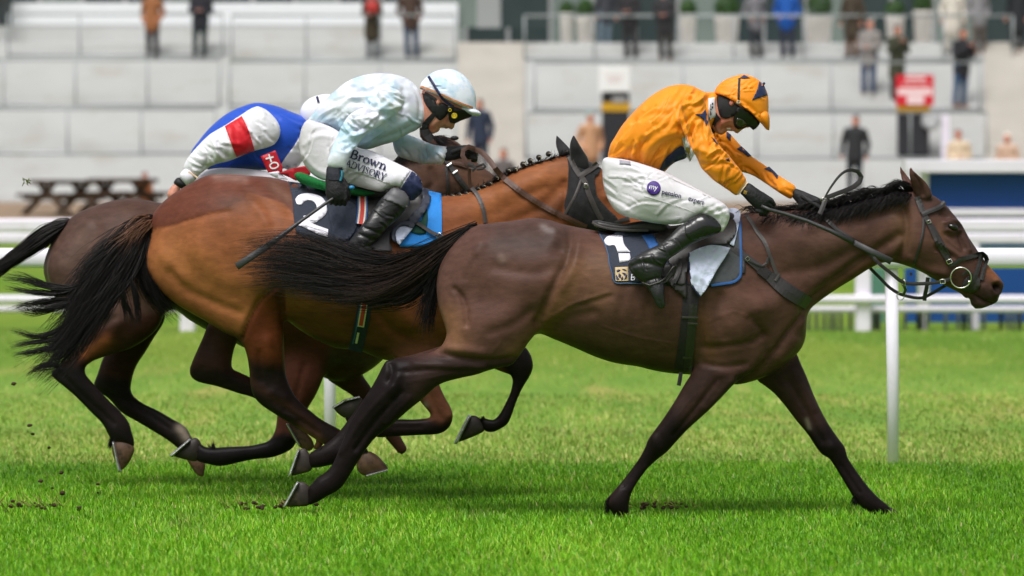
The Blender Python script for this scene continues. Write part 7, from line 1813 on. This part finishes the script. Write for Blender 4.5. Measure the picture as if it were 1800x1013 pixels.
strap('knot', [(822,289,y2-.085),(830,291,y2-.09),(834,296,y2-.09),(829,300,y2-.09)], 8, None, LEA, rn2, thick=.012)
strap('knot', [(832,295,y2-.085),(842,291,y2-.09),(850,289,y2-.09),(853,293,y2-.09),(848,297,y2-.085),(838,298,y2-.085)], 4.5, None, LEA, rn2, thick=.008)
strap('hanging_end', [(825,297,y2-.07),(825,312,y2-.06),(827,330,y2-.05)], 6, None, LEAB, rn2, thick=.005)

# ---- number 3, mostly hidden
c3 = thing('saddle_cloth', 'red saddle cloth with white edge behind the green fleece pad', 'saddle cloth', base(510, 305, y3 - .2))
T3_ = bvh(BQ3)
patch('cloth', [(489,304,1),(515,296),(536,292,1),(546,300),(542,312),(520,318,1),(506,311)], None, REDC, c3, off=0, thick=.008, step=8, fallY=y3 - .36)
patch('white_edge', [(470,304,1),(489,301,1),(507,316,1),(488,314)], None, WHITE, c3, off=0, thick=.006, step=8, fallY=y3 - .355)
br3_ = thing('bridle', 'black and brown bridle with silver bands on the dark horse behind the bay', 'bridle', base(800, 300, y3 - .1))
strap('cheek_strap', [(782,279),(790,290),(798,302),(808,316),(817,328),(822,334)], 8.5, H3T, LEA, br3_, off=.012, thick=.007)
for a, b in ((790, 289.5), (800.5, 302.5)):
    strap('keeper', [(a - 4, b + 2.6), (a + 4, b - 2.6)], 3, H3T, SILVER, br3_, off=.022, thick=.004)
strap('throat_lash', [(784,293),(786,308),(787,324),(787,340)], 5, H3T, LEA, br3_, off=.010, thick=.005)
strap('browband', [(786,283),(798,286),(812,290),(822,293)], 6, H3T, LEAB, br3_, off=.012, thick=.006)
B = Buf(); B.ball(W(799, 243, y3 - .06), .014, sx=1.5, sz=.8, n=14, m=9); B.build('rosette', BLACK, br3_)
# ------------------------------------------------------------------ turf and soil thrown up by the hooves
SOIL = M('dark_soil', lin(62, 44, 30), rough=.95, var=.4, vscale=60, bump=.004, bscale=90)
rng = random.Random(5)
def lump(name, c, r, mat, seed, sq=(1, 1, 1)):
    q = random.Random(seed); B = Buf()
    B.ball((0, 0, 0), 1, n=9, m=6)
    V = []
    for v in B.v:
        d = r * (.65 + .55 * q.random()); V.append((c[0] + v[0] * d * sq[0], c[1] + v[1] * d * sq[1], c[2] + v[2] * d * sq[2]))
    return mesh_obj(name, V, B.f, mat, None)
clods = [(37,910,10,'largest dark soil clod flying just above the grass at the lower left'),(138,894,7,'round soil clod in the air right of the largest one'),(110,867,6,'soil clod in mid air above the round clod'),(52,748,5,'reddish soil crumb high at the left behind the tail'),(58,763,4,'soil crumb just below the reddish crumb'),(24,675,5,'soil crumb highest at the left edge under the black tail'),(108,831,5,'soil crumb level with the rear hoof'),(86,787,4,'soil crumb in the air left of the rear hoof'),(172,851,4,'soil crumb under the hanging rear hoof'),(160,901,4,'small soil crumb low in the grass right of the round clod'),(72,846,5,'soil crumb between the rear hoof and the left edge'),(172,866,3,'tiny soil crumb right beneath the rear hoof'),(10,899,6,'soil crumb at the very left edge low in the grass'),(556,887,5,'dark crumb flying just ahead of the lowest hind hoof'),(92,858,3,'tiny crumb left of the mid air clod'),(120,908,4,'flat crumb low between the two largest clods')]
for i, (a, b, r, lab) in enumerate(clods):
    Y = .55 + .5 * rng.random() if b < 880 else .2
    o = lump('soil_clod', W(a, b, Y), r * .78 / ppm(Y), SOIL, i, (1.2, 1, .8)); props(o, lab, 'clod', 'soil clods thrown up behind the horses')
TUFT = M('torn_turf', lin(96, 110, 40), rough=.9, var=.5, vscale=80)
B = Buf(); q = random.Random(3)
for k in range(20):
    c = W(48 + q.gauss(0, 3), 319 + q.gauss(0, 2.2), 1.6); d = Vector((q.gauss(0, 1), q.gauss(0, 1), q.gauss(0, 1))).normalized(); B.tube([Vector(c) + d * .002, Vector(c) + d * q.uniform(.006, .022)], [.003, .0012], 4)
o = B.build('turf_tuft', TUFT); props(o, 'small torn tuft of grass flying in the air at the upper left', 'turf')
def divot(label, px, py, Y, n, sd):
    q = random.Random(sd); x, _, _ = W(px, py, Y)
    t = thing('divot', label, 'divot', (float(x), Y, 0), 'divots torn by the hooves')
    B = Buf(); V = []; 
    for k in range(n):
        a = q.uniform(-.11, .11); b = q.uniform(-.10, .10); r = q.uniform(.004, .0115)
        B.ball((float(x) + a, Y + b, .026 + q.random() * .028), r, sx=1.2, sy=1, sz=.8, n=7, m=5)
    B.build('soil', SOIL, t, False)['kind'] = 'stuff'
    B = Buf()
    for k in range(34):
        a = q.uniform(-.16, .16); b = q.uniform(-.1, .1); d = Vector((q.gauss(-.4, .6), q.gauss(0, .5), q.uniform(.3, 1))).normalized()
        p = Vector((float(x) + a, Y + b, .03)); B.tube([p, p + d * q.uniform(.05, .10)], [.0022, .0008], 3)
    B.build('torn_grass', M('dry_grass', lin(128, 132, 60), rough=.8, var=.4), t)['kind'] = 'stuff'
divot('dark soil divot kicked up behind the lowest hind hoof', 462, 902, .1, 20, 4)
divot('brown soil divot between the front legs of the leading horse', 1172, 902, .1, 26, 9)
divot('thin scatter of soil and yellow grass at the lower left', 55, 912, .15, 14, 14)
print('built in %.1f s' % (time.perf_counter() - T0))
